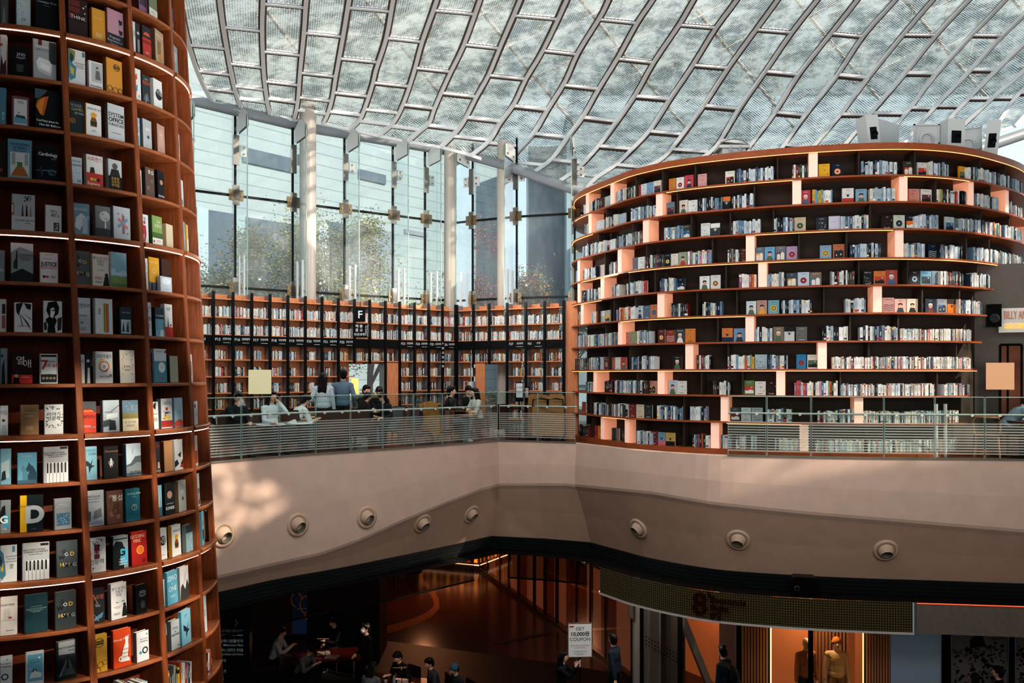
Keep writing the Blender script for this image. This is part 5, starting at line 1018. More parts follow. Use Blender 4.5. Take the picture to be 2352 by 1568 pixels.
SPI = """0|1338|1360|b;0|1362|1381|d;0|1412|1438|b;0|1440|1459|d;0|1691|1777|b;0|1819|1858|d;0|1979|2064|b;0|2135|2182|b;0|2226|2264|b;0|2266|2300|b;0|2303|2325|b;0|2328|2350|b
1|1341|1354|b;1|1390|1411|b;1|1448|1510|b;1|1604|1658|b;1|1680|1731|b;1|1866|1912|c;1|1999|2058|b;1|2152|2206|c;1|2213|2226|d;1|2243|2298|b;1|2313|2326|b;1|2334|2350|w
2|1336|1352|b;2|1353|1387|b;2|1417|1450|b;2|1451|1479|d;2|1524|1566|b;2|1677|1746|b;2|1778|1823|b;2|1932|1996|b;2|2103|2158|b;2|2211|2262|b;2|2263|2302|c;2|2310|2350|b
3|1338|1348|b;3|1349|1368|b;3|1398|1421|d;3|1482|1524|d;3|1579|1634|c;3|1671|1700|d;3|1953|2025|b;3|2071|2127|b;3|2159|2212|b;3|2237|2326|b;3|2333|2350|b
4|1322|1343|d;4|1345|1381|b;4|1404|1421|b;4|1437|1472|b;4|1513|1551|b;4|1697|1737|c;4|1762|1805|b;4|1908|1965|d;4|2163|2214|d;4|2230|2277|b
5|1357|1370|c;5|1415|1459|c;5|1541|1579|d;5|1613|1658|b;5|1794|1866|b;5|1943|1989|b;5|2205|2258|b
6|1324|1341|b;6|1342|1368|c;6|1369|1392|b;6|1393|1421|b;6|1462|1490|b;6|1734|1775|b;6|1888|1948|b;6|1976|2062|b;6|2069|2233|w
7|1320|1354|d;7|1355|1378|b;7|1449|1500|b;7|1599|1632|d;7|1671|1732|c;7|1764|1809|b;7|1912|2231|w
8|1343|1364|w;8|1386|1404|d;8|1409|1463|b;8|1469|1486|d;8|1637|1679|d;8|1824|1925|c;8|1930|2150|w;8|2171|2229|w
9|1362|1392|b;9|1396|1428|d;9|1507|1567|b;9|1584|1623|b;9|1762|1820|b;9|1879|1925|w;9|1926|1962|b;9|1977|2029|w;9|2037|2205|w
10|1328|1351|d;10|1403|1405|d;10|1426|1436|d;10|1459|1494|b;10|1590|1630|c;10|1656|1680|b;10|1690|1712|b;10|1725|1738|b;10|1780|1838|w;10|1871|1985|w;10|1994|2200|w"""
RF = random.Random(11)
def place(k, x0, x1, off):
    z = TZ[k]; da, db = tfind(x0, z + .14, off), tfind(x1, z + .14, off); return z, da, db
posn = {}
def facearts(desc, c, R):
    lum = sum(rgb(c)) / 3; k = '2a2e32' if lum > .2 else 'd8d8d4'; k2 = R.choice(['b8402f', '3f6b8c', 'd9a33a', '55705a', '6b3a42', '2f3f52'])
    for wrd, kk in (('red', 'b23a32'), ('yellow', 'd9b32f'), ('orange', 'd9762f'), ('gold', 'b58a3a'), ('pink', 'c9707c'), ('blue', '5f93b5'), ('green', '6a8a5a'), ('navy', '22324a'), ('black', '1a1c1e'), ('dark', '2a2826'), ('white', 'dcdcd8')):
        if wrd in desc.split(' ')[-1] or wrd in desc.split('-')[0].split(' ')[-1]: k2 = kk
    s = desc.split(' ')[-1]
    t = 't:.5,.86,.09,%s,%s' % (k, R.choice(['NOTES', 'A_Life', 'HOME', '여행의_이유', '오늘의_책', 'Seasons', 'WALK', '마음', 'The_Sea', 'Garden']))
    if any(q in s for q in ('sun', 'moon', 'disc', 'ring', 'dot', 'medallion', 'cake', 'pastry', 'plates', 'cookware')): a = 'c:.5,.42,.28,%s o:.5,.42,.2,.14,%s c:.5,.42,.07,%s' % (k2, k, c)
    elif any(q in s for q in ('portrait', 'woman', 'girl', 'bust', 'face', 'figure', 'child', 'walker', 'dancer', 'haired', 'head', 'cat', 'shirted', 'embrace', 'swimmer', 'crowd')): a = 'p:%s,.15,0,.85,0,.7,.36,.3,.36 c:.5,.5,.19,%s p:%s,.3,.52,.32,.66,.5,.7,.68,.66,.7,.52,.5,.6' % (k2, 'c9a08a', k)
    elif any(q in s for q in ('sea', 'horizon', 'landscape', 'hills', 'lake', 'wave', 'path', 'field', 'forest', 'garden', 'trees', 'tree', 'autumn', 'mountain', 'seascape', 'waterfall')): a = 'r:.5,.36,.84,.5,%s p:%s,.08,.11,.92,.11,.92,.3,.6,.38,.3,.28,.08,.34 c:.72,.52,.06,d9c9a0' % (k2, k)
    elif any(q in s for q in ('zigzag', 'striped', 'diagonal')): a = ' '.join('p:%s,.05,%.2f,.3,%.2f,.55,%.2f,.8,%.2f,.95,%.2f,.95,%.2f,.8,%.2f,.55,%.2f,.3,%.2f,.05,%.2f' % ((k,) + tuple(y + q for q in (0, .07, 0, .07, .02, .05, .1, .03, .1, .03))) for y in (.1, .22, .34, .46))
    elif 'plain' in s: return 'l:.5,.6,.5,2,8a8890'
    elif any(q in s for q in ('based', 'topped')): a = 'r:.5,%s,1,.34,%s l:.5,.6,.6,2,%s c:.5,.5,.1,%s' % ('.17' if 'based' in s else '.83', k2, k, k)
    elif any(q in s for q in ('town', 'townscape', 'castle', 'church', 'house', 'ruin', 'bridge', 'street', 'window', 'avenue', 'bookcase', 'studio')): a = 'r:.5,.33,.8,.5,%s p:%s,.15,.08,.15,.4,.3,.5,.45,.4,.45,.08 p:%s,.5,.08,.5,.5,.68,.62,.86,.5,.86,.08 r:.3,.25,.08,.12,d9c9a0 r:.68,.3,.08,.14,d9c9a0' % (k2, k, k)
    else: a = 'd:.5,.4,.75,.5,14,%s,%s r:.5,.1,.5,.03,%s' % (k, k2, k)
    return t + ' ' + a
ROWN = ['top', 'second', 'third', 'fourth', 'fifth', 'sixth', 'seventh', 'eighth', 'ninth', 'tenth', 'bottom']
for ln in FACE.replace('\n', ';').split(';'):
    k, x0, x1, c, desc = ln.split('|'); k, x0, x1 = int(k), int(x0), int(x1)
    z, da, db = place(k, x0, x1, -.10); d = (da + db) / 2; n = TW.nor(d); p = TP(d, z + .0017, -.10)
    w = min(max((TP(db, z).xy - TP(da, z).xy).length, .15), .25); ang = math.atan2(n.y, n.x) + PI / 2
    h = RF.uniform(.275, .30)
    posn.setdefault(k, 0)
    lab = '%s cover book facing out, %s shelf row of curved bookcase, %s' % (desc, ROWN[k], 'far left' if x0 < 1420 else 'left' if x0 < 1560 else 'left of middle' if x0 < 1720 else 'middle' if x0 < 1900 else 'right of middle' if x0 < 2060 else 'right')
    display_book('book', p, ang, w * .97, h, RF.uniform(.025, .045), c, c, facearts(desc, c, RF), lab, 'book', 'cover-out books on the curved bookcase')
rest = MB(); indiv = []
allsp = []
for ln in SPI.replace('\n', ';').split(';'):
    k, x0, x1, pal = ln.split('|'); k, x0, x1 = int(k), int(x0), int(x1)
    z, da, db = place(k, x0, x1, .0); d = da; i = 0
    small = pal == 'w'
    hb = .29 if not small else .24
    while d < db - .012:
        w = RF.uniform(.028, .058) if not small else RF.uniform(.02, .036)
        w = min(w, db - d)
        h = hb * RF.uniform(.86, 1.03); c = RF.choice(PAL[pal]); off = RF.uniform(-.035, -.008)
        n = TW.nor(d + w / 2); p = TP(d + w / 2, z + .0017, off); ang = math.atan2(n.y, n.x) + PI / 2
        allsp.append((w * .96, RF.uniform(.17, .2), h, c, p, ang, k, x0, i)); d += w; i += 1
NIND = 34
big = sorted(range(len(allsp)), key=lambda i: -allsp[i][0] * allsp[i][2] / allsp[i][4].y ** 2)[:NIND * 3]
used = set(); chosen = []
for i in big:
    w, dd, h, c, p, ang, k, x0, j = allsp[i]
    key = (cname(c), k, x0 // 60)
    if key in used or len(chosen) >= NIND: continue
    used.add(key); chosen.append(i)
for i, (w, dd, h, c, p, ang, k, x0, j) in enumerate(allsp):
    M = Matrix.Translation(p) @ Matrix.Rotation(ang, 4, 'Z')
    if i in chosen:
        m = MB(); book_parts(m, w, dd, h, rgb(c), marks=True, R=RF); o = m.build('book', BOOKM); o.location = p; o.rotation_euler = (0, 0, ang)
        tag(o, 'thick %s spine-out book, %s shelf row of curved bookcase, %s in its run' % (cname(c), ROWN[k], (ORD + ['later'] * 40)[min(j, 16)]) , 'book', 'spine-out books on the curved bookcase')
    else: book_parts(rest, w, dd, h, rgb(c), M=M, marks=True, R=RF)
tag(rest.build('books', BOOKM), 'spine-out books packed along the shelves of the curved bookcase', 'books', None, 'stuff')
# ------------------------------------------------------------------ bookcases along the window
SA, SB, SC_ = V((-6.75, 19.3)), V((-1.515, 23.2)), V((1.32, 21.8))
BZ = [3.37, 2.95, 2.545, 1.98, 1.595, 1.22, .855, .49, .12]
SIGN = {'2': 'F15 인류학·민속', '3': 'F16 인류배경학', '4': 'F17 자연과학', '5': 'F18 자연과학', '6': 'F19 자연과학', '7': 'F20 자연과학', '8': 'F21 교양과학', '9': 'F22 교양과학', '13': 'F23 교양과학', '14': 'F24 교양과학', '15': 'F25 교양과학', '16': 'F26 교양과학', '20': 'F27 교양과학', '21': 'F31 수학', '1': '한국·역사'}
PX = [445, 490, 535, 578, 620, 661, 701, 739.5, 777, 814, 849, 885, 918, 952, 984.5, 1016, 1046]
PXR = [1050, 1088, 1124, 1165, 1208, 1251, 1295]
def on_line(a, b, px):
    u = (px - CX) / F; d = b - a; s = (u * a.y - a.x) / (d.x - u * d.y); return a + d * s
bays = []
for l, a, b in ((PX, SA, SB), (PXR, SB, SC_)):
    for i in range(len(l) - 1): bays.append((on_line(a, b, l[i]), on_line(a, b, l[i + 1]), l is PXR))
SHB = MB(); RB = random.Random(21)
BLK = mat('black_metal', '101214', .35, .2); SIDEG = mat('upright_side_lit', '8a8e90', .4, .4); LET = paint('dfe2e2')  # grey upright sides: light on the black steel put into the colour
for bi, (a, b, right) in enumerate(bays, 1):
    t = (b - a).normalized(); n = V((t.y, -t.x)); W = (b - a).length; T3, N3 = p3(t, 0), p3(n, 0)
    opening = bi in (10, 11, 18, 19); panel = bi in (12,)
    sg = SIGN.get(str(bi))
    if sg: lab = 'orange and black bookcase bay signed %s, by the glass wall' % sg.split(' ')[0]
    elif opening: lab = '%s half-height bookcase bay above the %s opening to the garden' % (('left', 'right')[(bi in (11, 19))], ('left', 'right')[right])
    elif panel: lab = 'unsigned orange bookcase bay with closed lower panel right of the left opening'
    else: lab = 'unsigned orange bookcase bay %s' % {20: 'just right of the right hand opening', 23: 'at the far right end beside the curved bookcase'}.get(bi, 'next to the opening')
    if bi == 1: lab = 'partly hidden orange bookcase bay beside the tall round bookcase'
    base = p3(a, 0); e = thing('window_bookcase', base, lab, 'bookcase', 'black and orange bookcase bays along the window')
    def K(m, nm, mt): m.v = [tuple(V(v) - base) for v in m.v]; return m.build(nm, mt, e)
    dep = .28
    z0 = 1.9 if opening else 0
    m = MB(); m.obox(p3(a, z0) - T3 * .03 - N3 * .02, T3 * .06, N3 * .05, (0, 0, 3.52 - z0), 0); m.obox(p3(a, z0) - T3 * .025 - N3 * dep, T3 * .05, N3 * (dep - .02), (0, 0, 3.5 - z0), 1)
    K(m, 'upright', [BLK, SIDEG])
    if bi == len(bays) or bi == 17 - 1:
        m = MB(); m.obox(p3(b, 0) - T3 * .03 - N3 * .02, T3 * .07, N3 * .05, (0, 0, 3.52), 0)
        if bi == len(bays): m.obox(p3(b, 0) + T3 * .04 - N3 * .1, T3 * .33, N3 * .06, (0, 0, 3.5), 1)
        K(m, 'end_panel', [BLK, ORANGE])
    g0, g1 = (.2, .97) if not right else (.03, .52)
    m = MB(); m.obox(p3(a + t * W * g0, z0) - N3 * (dep + .02), T3 * W * (g1 - g0), N3 * .02, (0, 0, 3.48 - z0)); K(m, 'back_panel', ORANGE)
    if panel:
        m = MB(); m.obox(p3(a, 0) + T3 * .03 - N3 * .05, T3 * (W - .05), N3 * .03, (0, 0, 1.93)); K(m, 'lower_panel', ORANGE)
    if bi == 18:
        m = MB(); m.obox(p3(a, 0) + T3 * .04 - N3 * .06, T3 * W * .6, N3 * .03, (0, 0, 1.93)); K(m, 'lower_panel', ORANGE)
    for k, z in enumerate(BZ):
        if k > 3 and (opening or panel): break
        m = MB(); m.obox(p3(a, z - .03) + T3 * .03 - N3 * dep, T3 * (W - .06), N3 * (dep - .01), (0, 0, .03)); K(m, 'shelf', ORANGE)
    m = MB(); m.obox(p3(a, 2.30) + T3 * .02 - N3 * .05, T3 * (W - .04), N3 * .06, (0, 0, .225), 0)
    if sg:
        put_text(m, sg.split(' ')[0] if sg[0] == 'F' else sg, .085, p3(a, 2.43) + T3 * W * .22 + N3 * .013, T3, (0, 0, 1), 1, .01)
        if ' ' in sg: put_text(m, sg.split(' ')[1], .062, p3(a, 2.44) + T3 * W * .68 + N3 * .013, T3, (0, 0, 1), 1, .01, fit=.19); m.obox(p3(a, 2.355) + T3 * W * .5 + N3 * .012, T3 * W * .36, N3 * .002, (0, 0, .008), 1)
    K(m, 'sign_board', [BLK, LET])
    # books of this bay
    for k in range(1, 9):
        if (opening or panel) and k > 3: break
        z = BZ[k] if k != 2 else 2.53
        full = k in (1, 2) or (opening and k == 3)
        s0, s1 = (.095, .92) if full else ((.09, RB.uniform(.55, .75)) if not right else (RB.uniform(.2, .4), .93))
        x = s0 * W; pal = PAL['w'] if k < 3 else PAL['d'] + PAL['w'] + ['b5653a', 'c98a3a', '8a4a3a', '3f5f6b', 'c9b59a']
        while x < s1 * W - .012:
            w = min(RB.uniform(.016, .034), s1 * W - x); h = (.235 if k < 3 else .21) * RB.uniform(.85, 1.05); c = rgb(RB.choice(pal)); p = p3(a, z + .002) + T3 * (x + w / 2) - N3 * RB.uniform(.015, .04)
            book_parts(SHB, w * .95, .16, h, c, M=Matrix.Translation(p) @ Matrix.Rotation(math.atan2(n.y, n.x) + PI / 2, 4, 'Z'), marks=w > .02, R=RB); x += w
tag(SHB.build('paperbacks', BOOKM), 'paperbacks packed on the orange bookcases along the window', 'books', None, 'stuff')
# hanging F sign
e = thing('hanging_sign', at(827, 740, 20.9), 'black double sign with a big white letter F over Korean words', 'sign')
def sgn(x0, x1, y0, y1, Y, nm, items):
    m = MB(); A, B = at(x0, y1, Y), at(x1, y0, Y); o = e.location
    m.box(A.x - o.x, -.02, A.z - o.z, B.x - o.x, .02, B.z - o.z, 0)
    for tx, sz, px, py, up in items:
        q = at(px, py, Y) - o; q.y = -.024; put_text(m, tx, sz, q, (1, 0, 0) if not up else (0, 0, -1), (0, 0, 1) if not up else (1, 0, 0), 1, .015)
    m.build(nm, [BLK, LET], e)
sgn(816, 839, 706, 739, 20.9, 'letter_board', [('F', .26, 827.5, 723, 0)])
sgn(815, 849, 743, 775, 20.9, 'word_board', [('예 술', .085, 825, 749, 0), ('종 교', .085, 825, 758.5, 0), ('자연과학', .075, 826, 768.5, 0), ('Art Religion', .05, 841, 759, 1), ('Natural Sciences', .045, 845.5, 759, 1)])
m = MB(); A = at(815, 706, 20.9) - e.location; m.bar((0.0, .0, .3), (0, 0.02, .5), .02, .02); m.build('bracket', BLK, e)
e = thing('hanging_sign', at(1018, 850, 22.4), 'narrow black vertical sign F25 projecting from the bookcases', 'sign')
m = MB(); A, B = at(1014, 852, 22.4) - e.location, at(1021, 783, 22.4) - e.location; m.box(A.x, -.02, A.z, B.x, .02, B.z, 0)
for i, tx in enumerate(('F', '25', '교', '양', '과', '학')): put_text(m, tx, .07, V(((A.x + B.x) / 2, -.022, B.z - .07 - .12 * i)), (1, 0, 0), (0, 0, 1), 1, .01)
m.build('board', [BLK, LET], e)

# ------------------------------------------------------------------ glass railings
RAILM = mat('handrail_steel', 'd2d2cc', .3, .35)
def railing(curve, pxs, label, d_end=None):
    d0 = [curve.find(x) for x in pxs]
    if d_end is not None: d0.append(d_end)
    o3 = p3(curve.pt(d0[0]), 0); e = thing('glass_railing', o3, label, 'railing', 'glass railings along the gallery edge')
    def K(m, nm, mt): m.v = [tuple(V(v) - o3) for v in m.v]; return m.build(nm, mt, e)
    for a, b in zip(d0, d0[1:]):
        n = 6; m = MB(); k = .012
        ds = [a + k + (b - a - 2 * k) * i / n for i in range(n + 1)]
        m.strip([[p3(curve.pt(d), .0), p3(curve.pt(d), 1.2)] for d in ds]); K(m, 'glass_panel', GLASSR)
        m = MB(); m.tube([p3(curve.pt(d), 1.2) for d in ds], .008, 4); m.tube([p3(curve.pt(ds[0]), 0), p3(curve.pt(ds[0]), 1.2)], .0045, 4); m.tube([p3(curve.pt(ds[-1]), 0), p3(curve.pt(ds[-1]), 1.2)], .0045, 4); K(m, 'panel_edge', GLASSE)
        m = MB()
        for f in (.25, .75):
            d = a + (b - a) * f; p = p3(curve.pt(d), .853); nn = p3(curve.nor(d), 0); m.tube([p, p - nn * .05, p - nn * .09], .012, 6); m.tube([p - nn * .005, p + nn * .012], .03, 8)
        K(m, 'bracket', RAILM)
    n = 40; m = MB(); m.tube([p3(curve.pt(d0[0] + (d0[-1] - d0[0]) * i / n) - curve.nor(d0[0] + (d0[-1] - d0[0]) * i / n) * .09, .86) for i in range(n + 1)], .021, 8); K(m, 'handrail', RAILM)
    m = MB(); rows = []
    for i in range(n + 1):
        d = d0[0] + (d0[-1] - d0[0]) * i / n; p, q = curve.pt(d), curve.nor(d); rows.append([p3(p - q * .03, 0), p3(p - q * .03, .035), p3(p + q * .02, .035), p3(p + q * .02, 0)])
    m.strip(rows); K(m, 'base_channel', mat('rail_channel', '8f8a80', .4, .6))
railing(G1, [330, 470, 554, 642, 725, 805, 879, 950, 1016, 1079], 'long glass railing in front of the reading area, left of the inner corner', G1.len - .01)
railing(G2, [1146, 1235, 1322], 'short glass railing in front of the book carts, between corner and curved bookcase')
railing(G3, [1671, 1761, 1863, 2030, 2147, 2262, 2400], 'glass railing in front of the curved bookcase')

# ------------------------------------------------------------------ furniture on the gallery
LEATH = mat('chair_brown', '4a3129', .5, noise=.1, nscale=14); LEGM = mat('leg_black', '17130f', .5); TAN = mat('wood_tan', 'a8764e', .45, noise=.15, nscale=6, stretch=(1, 1, 8))
GREYF = mat('fabric_grey', '5d5e60', .9, noise=.12, nscale=40)
def armchair(px, Y, rot, label, body=LEATH, z=0):
    p = at(px, HZ, Y); e = thing('armchair', (p.x, p.y, z), label, 'chair', 'chairs in the gallery reading area', rot)
    m = MB(); m.bev(-.3, -.28, .28, .3, .3, .45, .04); m.build('seat', body, e)
    m = MB(); m.bev(-.34, .24, .25, .34, .36, .88, .05); m.build('backrest', body, e)
    for s in (-1, 1):
        m = MB(); m.bev(s * .36 - .05, -.26, .28, s * .36 + .05, .3, .64, .035); m.build('armrest', body, e)
        for y in (-.22, .28): m = MB(); m.tube([(s * .3, y, .29), (s * .33, y * 1.08, 0)], .02, 6, rs=[.022, .013]); m.build('leg', LEGM, e)
    return e
for i, (px, Y, rot, lab, b) in enumerate([(592, 18.0, 3.5, 'brown armchair under the cream square lamp shade', LEATH), (762, 18.75, 3.3, 'brown armchair in front of the standing couple', LEATH), (818, 19.2, 3.2, 'dark brown armchair in front of the small glowing lamp', LEATH),
        (1003, 20.7, 2.2, 'dark brown armchair hidden behind the seated man in black', LEATH), (1125, 21.7, 4.2, 'dark brown armchair behind the woman in white T-shirt', LEATH), (909, 20.6, 3.9, 'grey fabric chair beside the long haired girl', GREYF), (963, 19.95, 3.14, 'brown armchair with a camel coat and backpack hung on it', LEATH),
        (535, 17.3, 3.6, 'brown armchair of the man resting his chin, nearest the tall bookcase', LEATH), (655, 18.3, 3.3, 'brown armchair of the man leaning over in a white T-shirt', LEATH)]):
    armchair(px, Y, rot, lab, b)
def rtable(px, Y, r, h, label, top):
    p = at(px, HZ, Y); e = thing('round_table', (p.x, p.y, 0), label, 'table', 'small tables in the gallery')
    m = MB(); m.lathe([(0, h - .03), (r - .01, h - .03), (r, h - .02), (r, h - .005), (r - .008, h), (0, h)], 24); m.build('table_top', top, e)
    m = MB(); m.tube([(0, 0, .02), (0, 0, h - .03)], .03, 10); m.build('pedestal', LEGM, e); m = MB(); m.lathe([(0, 0), (.24, 0), (.24, .012), (.04, .03)], 20); m.build('base', LEGM, e)
    return e
rtable(622, 17.55, .3, .62, 'small white table beside the woman on the phone', WHITE); rtable(688, 18.0, .28, .62, 'small white table beside the man leaning over', WHITE); rtable(1072, 20.75, .28, .66, 'small table between the man in black and the woman in white', TAN)
def ltable(px, Y, w, d, h, rot, label):
    p = at(px, HZ, Y); e = thing('reading_table', (p.x, p.y, 0), label, 'table', 'tables in the gallery', rot)
    m = MB(); m.bev(-w / 2, -d / 2, h - .04, w / 2, d / 2, h, .012); m.build('table_top', TAN, e)
    for sx in (-1, 1):
        for sy in (-1, 1): m = MB(); m.box(sx * (w / 2 - .07) - .025, sy * (d / 2 - .07) - .025, 0, sx * (w / 2 - .07) + .025, sy * (d / 2 - .07) + .025, h - .04); m.build('leg', LEGM, e)
    return e
ltable(722, 19.7, 1.7, .7, .74, .64, 'long wooden reading table behind the brown chairs'); ltable(852, 20.55, 1.3, .8, .76, .64, 'wooden reading table where the young men study')
def floor_lamp(px, y0, y1, w, Y, label, sh, em, base=0):
    p = at(px, HZ, Y); e = thing('floor_lamp', (p.x, p.y, base), label, 'lamp'); z0, z1 = at(px, y1, Y).z - base, at(px, y0, Y).z - base; W = w * Y / F / 2
    m = MB(); pr = [(W * .96, z1), (W, z1), (W, z0), (W * .96, z0)]
    n = 4
    m.lathe([(r * (1.414 if em < .5 else 1), z) for r, z in pr], 4 if em < .5 else 20, 0, Matrix.Rotation(PI / 4 - math.atan((px - CX) / F), 4, 'Z'), em >= .5)
    m.build('lamp_shade', mat('lamp_shade_%d' % px, sh, .8, emit=em, ecol=sh), e)
    m = MB(); m.tube([(0, 0, .02), (0, 0, z1 - .04)], .013, 8); m.build('pole', BLACKM, e)
    m = MB(); m.lathe([(0, 0), (.16, 0), (.16, .015), (.02, .03)], 24); m.build('base', BLACKM, e)
    m = MB(); m.ell((0, 0, (z0 + z1) / 2), (.04, .04, .055)); m.build('bulb', glow('bulb_%d' % px, 'ffd9a0', 1.0 if em < .5 else 6), e)
floor_lamp(597, 849, 904, 50, 17.5, 'floor lamp with unlit cream square shade, in the reading area', 'd8cfa8', .12)  # unlit lamp, but shade and bulb carry a faint added glow
floor_lamp(815, 869, 905, 16, 19.75, 'slim floor lamp with small glowing orange shade beside the standing man', 'ffb55a', 1.3)
floor_lamp(2297, 833, 894, 56, 17.15, 'floor lamp with square peach shade, at the right behind the railing', 'e8b48c', .10)
def cart(px, Y, label, rot):
    p = at(px, HZ, Y); e = thing('book_cart', (p.x, p.y, 0), label, 'book cart', 'book carts by the window bookcases', rot)
    for y in (-.28, .28):
        m = MB(); P = [(-.2, .14), (.2, .14), (.2, 1.08), (.15, 1.14), (-.15, 1.14), (-.2, 1.08)]
        m.add([(x, y - .012, z) for x, z in P] + [(x, y + .012, z) for x, z in P], [tuple(range(6)), tuple(range(11, 5, -1))] + [(i, i + 6, (i + 1) % 6 + 6, (i + 1) % 6) for i in range(6)]); m.build('side_panel', TAN, e)
    for z in (.2, .55, .88): m = MB(); m.box(-.19, -.27, z, .19, .27, z + .02); m.build('shelf', TAN, e)
    m = MB(); m.tube([(-.19, -.3, .86), (-.19, -.36, 1.02), (0, -.38, 1.05), (.19, -.36, 1.02), (.19, -.3, .86)], .016, 8); m.build('handle', BLACKM, e)
    for x in (-.16, .16):
        for y in (-.25, .25): m = MB(); m.tube([(x - .015, y, .06), (x + .015, y, .06)], .06, 12); m.tube([(x, y, .06), (x, y, .15)], .012, 6); m.build('wheel', BLACKM, e)
cart(1236, 21.0, 'wooden book cart with black handle, left of the two carts', .15); cart(1277, 21.0, 'wooden book cart with curved top, right of the two carts', -.1)
def poster(px, y0, y1, w, Y, label, ci, lines):
    p = at(px, HZ, Y); e = thing('poster_stand', (p.x, p.y, 0), label, 'sign', None, .1); z0, z1 = at(px, y1, Y).z, at(px, y0, Y).z; W = w * Y / F / 2
    m = MB(); m.box(-W, -.015, z0, W, .015, z1); m.build('frame', BLACKM, e)
    m = MB(); m.box(-W + .02, -.018, z0 + .1, W - .02, -.014, z1 - .03, 0)
    for i, tx in enumerate(lines): put_text(m, tx, .06, (0, -.02, (z0 + z1) / 2 + .1 - .1 * i), (1, 0, 0), (0, 0, 1), 1, .01, fit=W * 1.6)
    m.build('poster', [mat('poster_' + ci, ci, .6), paint('3a3f44')], e)
    m = MB(); m.box(-.015, -.01, .02, .015, .02, z0); m.build('post', BLACKM, e); m = MB(); m.box(-.22, -.15, 0, .22, .15, .025); m.build('base', BLACKM, e)
poster(1193, 877, 922, 19, 21.1, 'tall black stand with a white notice, in front of the F27 bay', 'c9ced2', ['도서관', '이용안내']); poster(1210, 888, 922, 11, 21.45, 'small black stand with a narrow pale notice, left of the carts', 'b5a9a5', ['안내'])
# coat and backpack on the chair
p = at(985, HZ, 19.55); c = thing('camel_coat', (p.x, p.y, 0), 'camel coloured coat draped over the back of a brown armchair', 'coat')
rc = random.Random(4); rows = []
for i in range(9):
    z = .98 - i * .085; rows.append([(x * (.19 + .02 * i if i < 6 else .29 - .06 * (i - 6)), -.06 - .05 * math.sin(i * .5) + .03 * math.sin(x * 5 + i), z + .04 * math.cos(x * 2.2) - (.10 * x if i > 4 else 0)) for x in [j / 4 - 1 for j in range(9)]])
m = MB(); m.strip(rows, 0, True); m.strip([[(x, y + .16 if k else y, z) for x, y, z in rows[0]] for k in (0, 1)], 0, True); m.strip([[(x, y + .2, z) for x, y, z in r] for r in rows[:5]], 0, True); m.build('cloth', mat('coat_camel', '9a6a38', .9, noise=.1, nscale=25), c)
m = MB(); m.tube([(-.17, -.1, .96), (-.24, -.14, .7), (-.27, -.12, .5)], .06, 8, rs=[.07, .06, .045]); m.build('sleeve', MATS['coat_camel'], c)
p = at(956, HZ, 19.35); c = thing('backpack', (p.x, p.y, .45), 'dark grey backpack hanging in front of the camel coat', 'backpack')
m = MB(); m.ell((0, 0, .24), (.16, .09, .24)); m.build('bag', mat('pack_grey', '2b3138', .8), c); m = MB(); m.ell((0, -.075, .15), (.12, .05, .12)); m.build('front_pocket', mat('pack_pocket', '343c44', .8), c)
m = MB(); m.tube([(-.05, 0, .46), (-.03, .0, .53), (.03, 0, .53), (.05, 0, .46)], .01, 6); m.build('handle', MATS['pack_grey'], c)
for s in (-1, 1): m = MB(); m.tube([(s * .08, .07, .44), (s * .1, .13, .3), (s * .11, .07, .06), (s * .1, .02, -.12)], .012, 6); m.build('strap', MATS['pack_grey'], c)
# things on the right side of the gallery
wl = MB(); dA = tfind(2236, 2, -TD); A = TP(dA, 0, -TD + .02); B = at(2500, HZ, 17.15)
A, B = p3(A.xy, 0), p3(B.xy, 0)
E_ = at(2297, HZ, 1); 
def wl_at(px): return on_line(A.xy, B.xy, px)
top = 3.93; C1, C2 = wl_at(2297), wl_at(2346)
for a, b, z0, z1 in ((A.xy, C1, 0, top), (C1, C2, 2.25, top), (C2, B.xy, 0, top)): wl.quad(p3(a, z0), p3(b, z0), p3(b, z1), p3(a, z1))
struct(wl.build('wall_cafe', mat('cafe_wall_grey', '625c57', .8, noise=.06, nscale=8)))
t = (B - A).normalized(); n = V((t.y, -t.x, 0))
ds = thing('door_1', (0, 0, 0), None, None, kind='structure')
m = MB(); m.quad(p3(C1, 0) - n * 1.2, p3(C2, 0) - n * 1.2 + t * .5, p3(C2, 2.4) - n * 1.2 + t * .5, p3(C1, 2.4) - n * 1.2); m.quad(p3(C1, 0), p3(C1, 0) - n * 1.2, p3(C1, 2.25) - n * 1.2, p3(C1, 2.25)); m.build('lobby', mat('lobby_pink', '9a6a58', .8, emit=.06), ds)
m = MB()
for q in (C1, C1.lerp(C2, .35), C2): m.obox(p3(q, 0) - t * .02, t * .04, n * .04, (0, 0, 2.25))
m.bar(p3(C1, 2.25), p3(C2, 2.25), .05, .05); m.build('frame', BLACKM, ds)
cs = thing('cafe_sign', p3(wl_at(2330), 2.55), 'white lit sign board reading BILLY ANGEL CAKE COMPANY, upper right', 'sign'); cs.location += n * .06
m = MB(); w0 = -.30; m.v = []
def sp(x, z, o=0): return t * x + V((0, 0, z)) + n * o
m.obox(sp(w0, -.05), t * 1.15, n * .08, (0, 0, .50)); m.build('board', mat('sign_white', 'c9c5bd', .5, emit=.1), cs)
m = MB(); put_text(m, 'BILLY ANGEL', .24, sp(w0 + .09, .30, .085), t, (0, 0, 1), 0, .005, 'LEFT', fit=.57, extr=.012); m.build('lettering', mat('letter_copper', 'a8705a', .4, emit=.15), cs)
m = MB(); put_text(m, 'CAKE COMPANY', .145, sp(w0 + .10, .07, .085), t, (0, 0, 1), 0, .012, 'LEFT', fit=.47, extr=.012); m.build('lettering', mat('letter_gold', 'e8a93a', .4, emit=.9), cs)
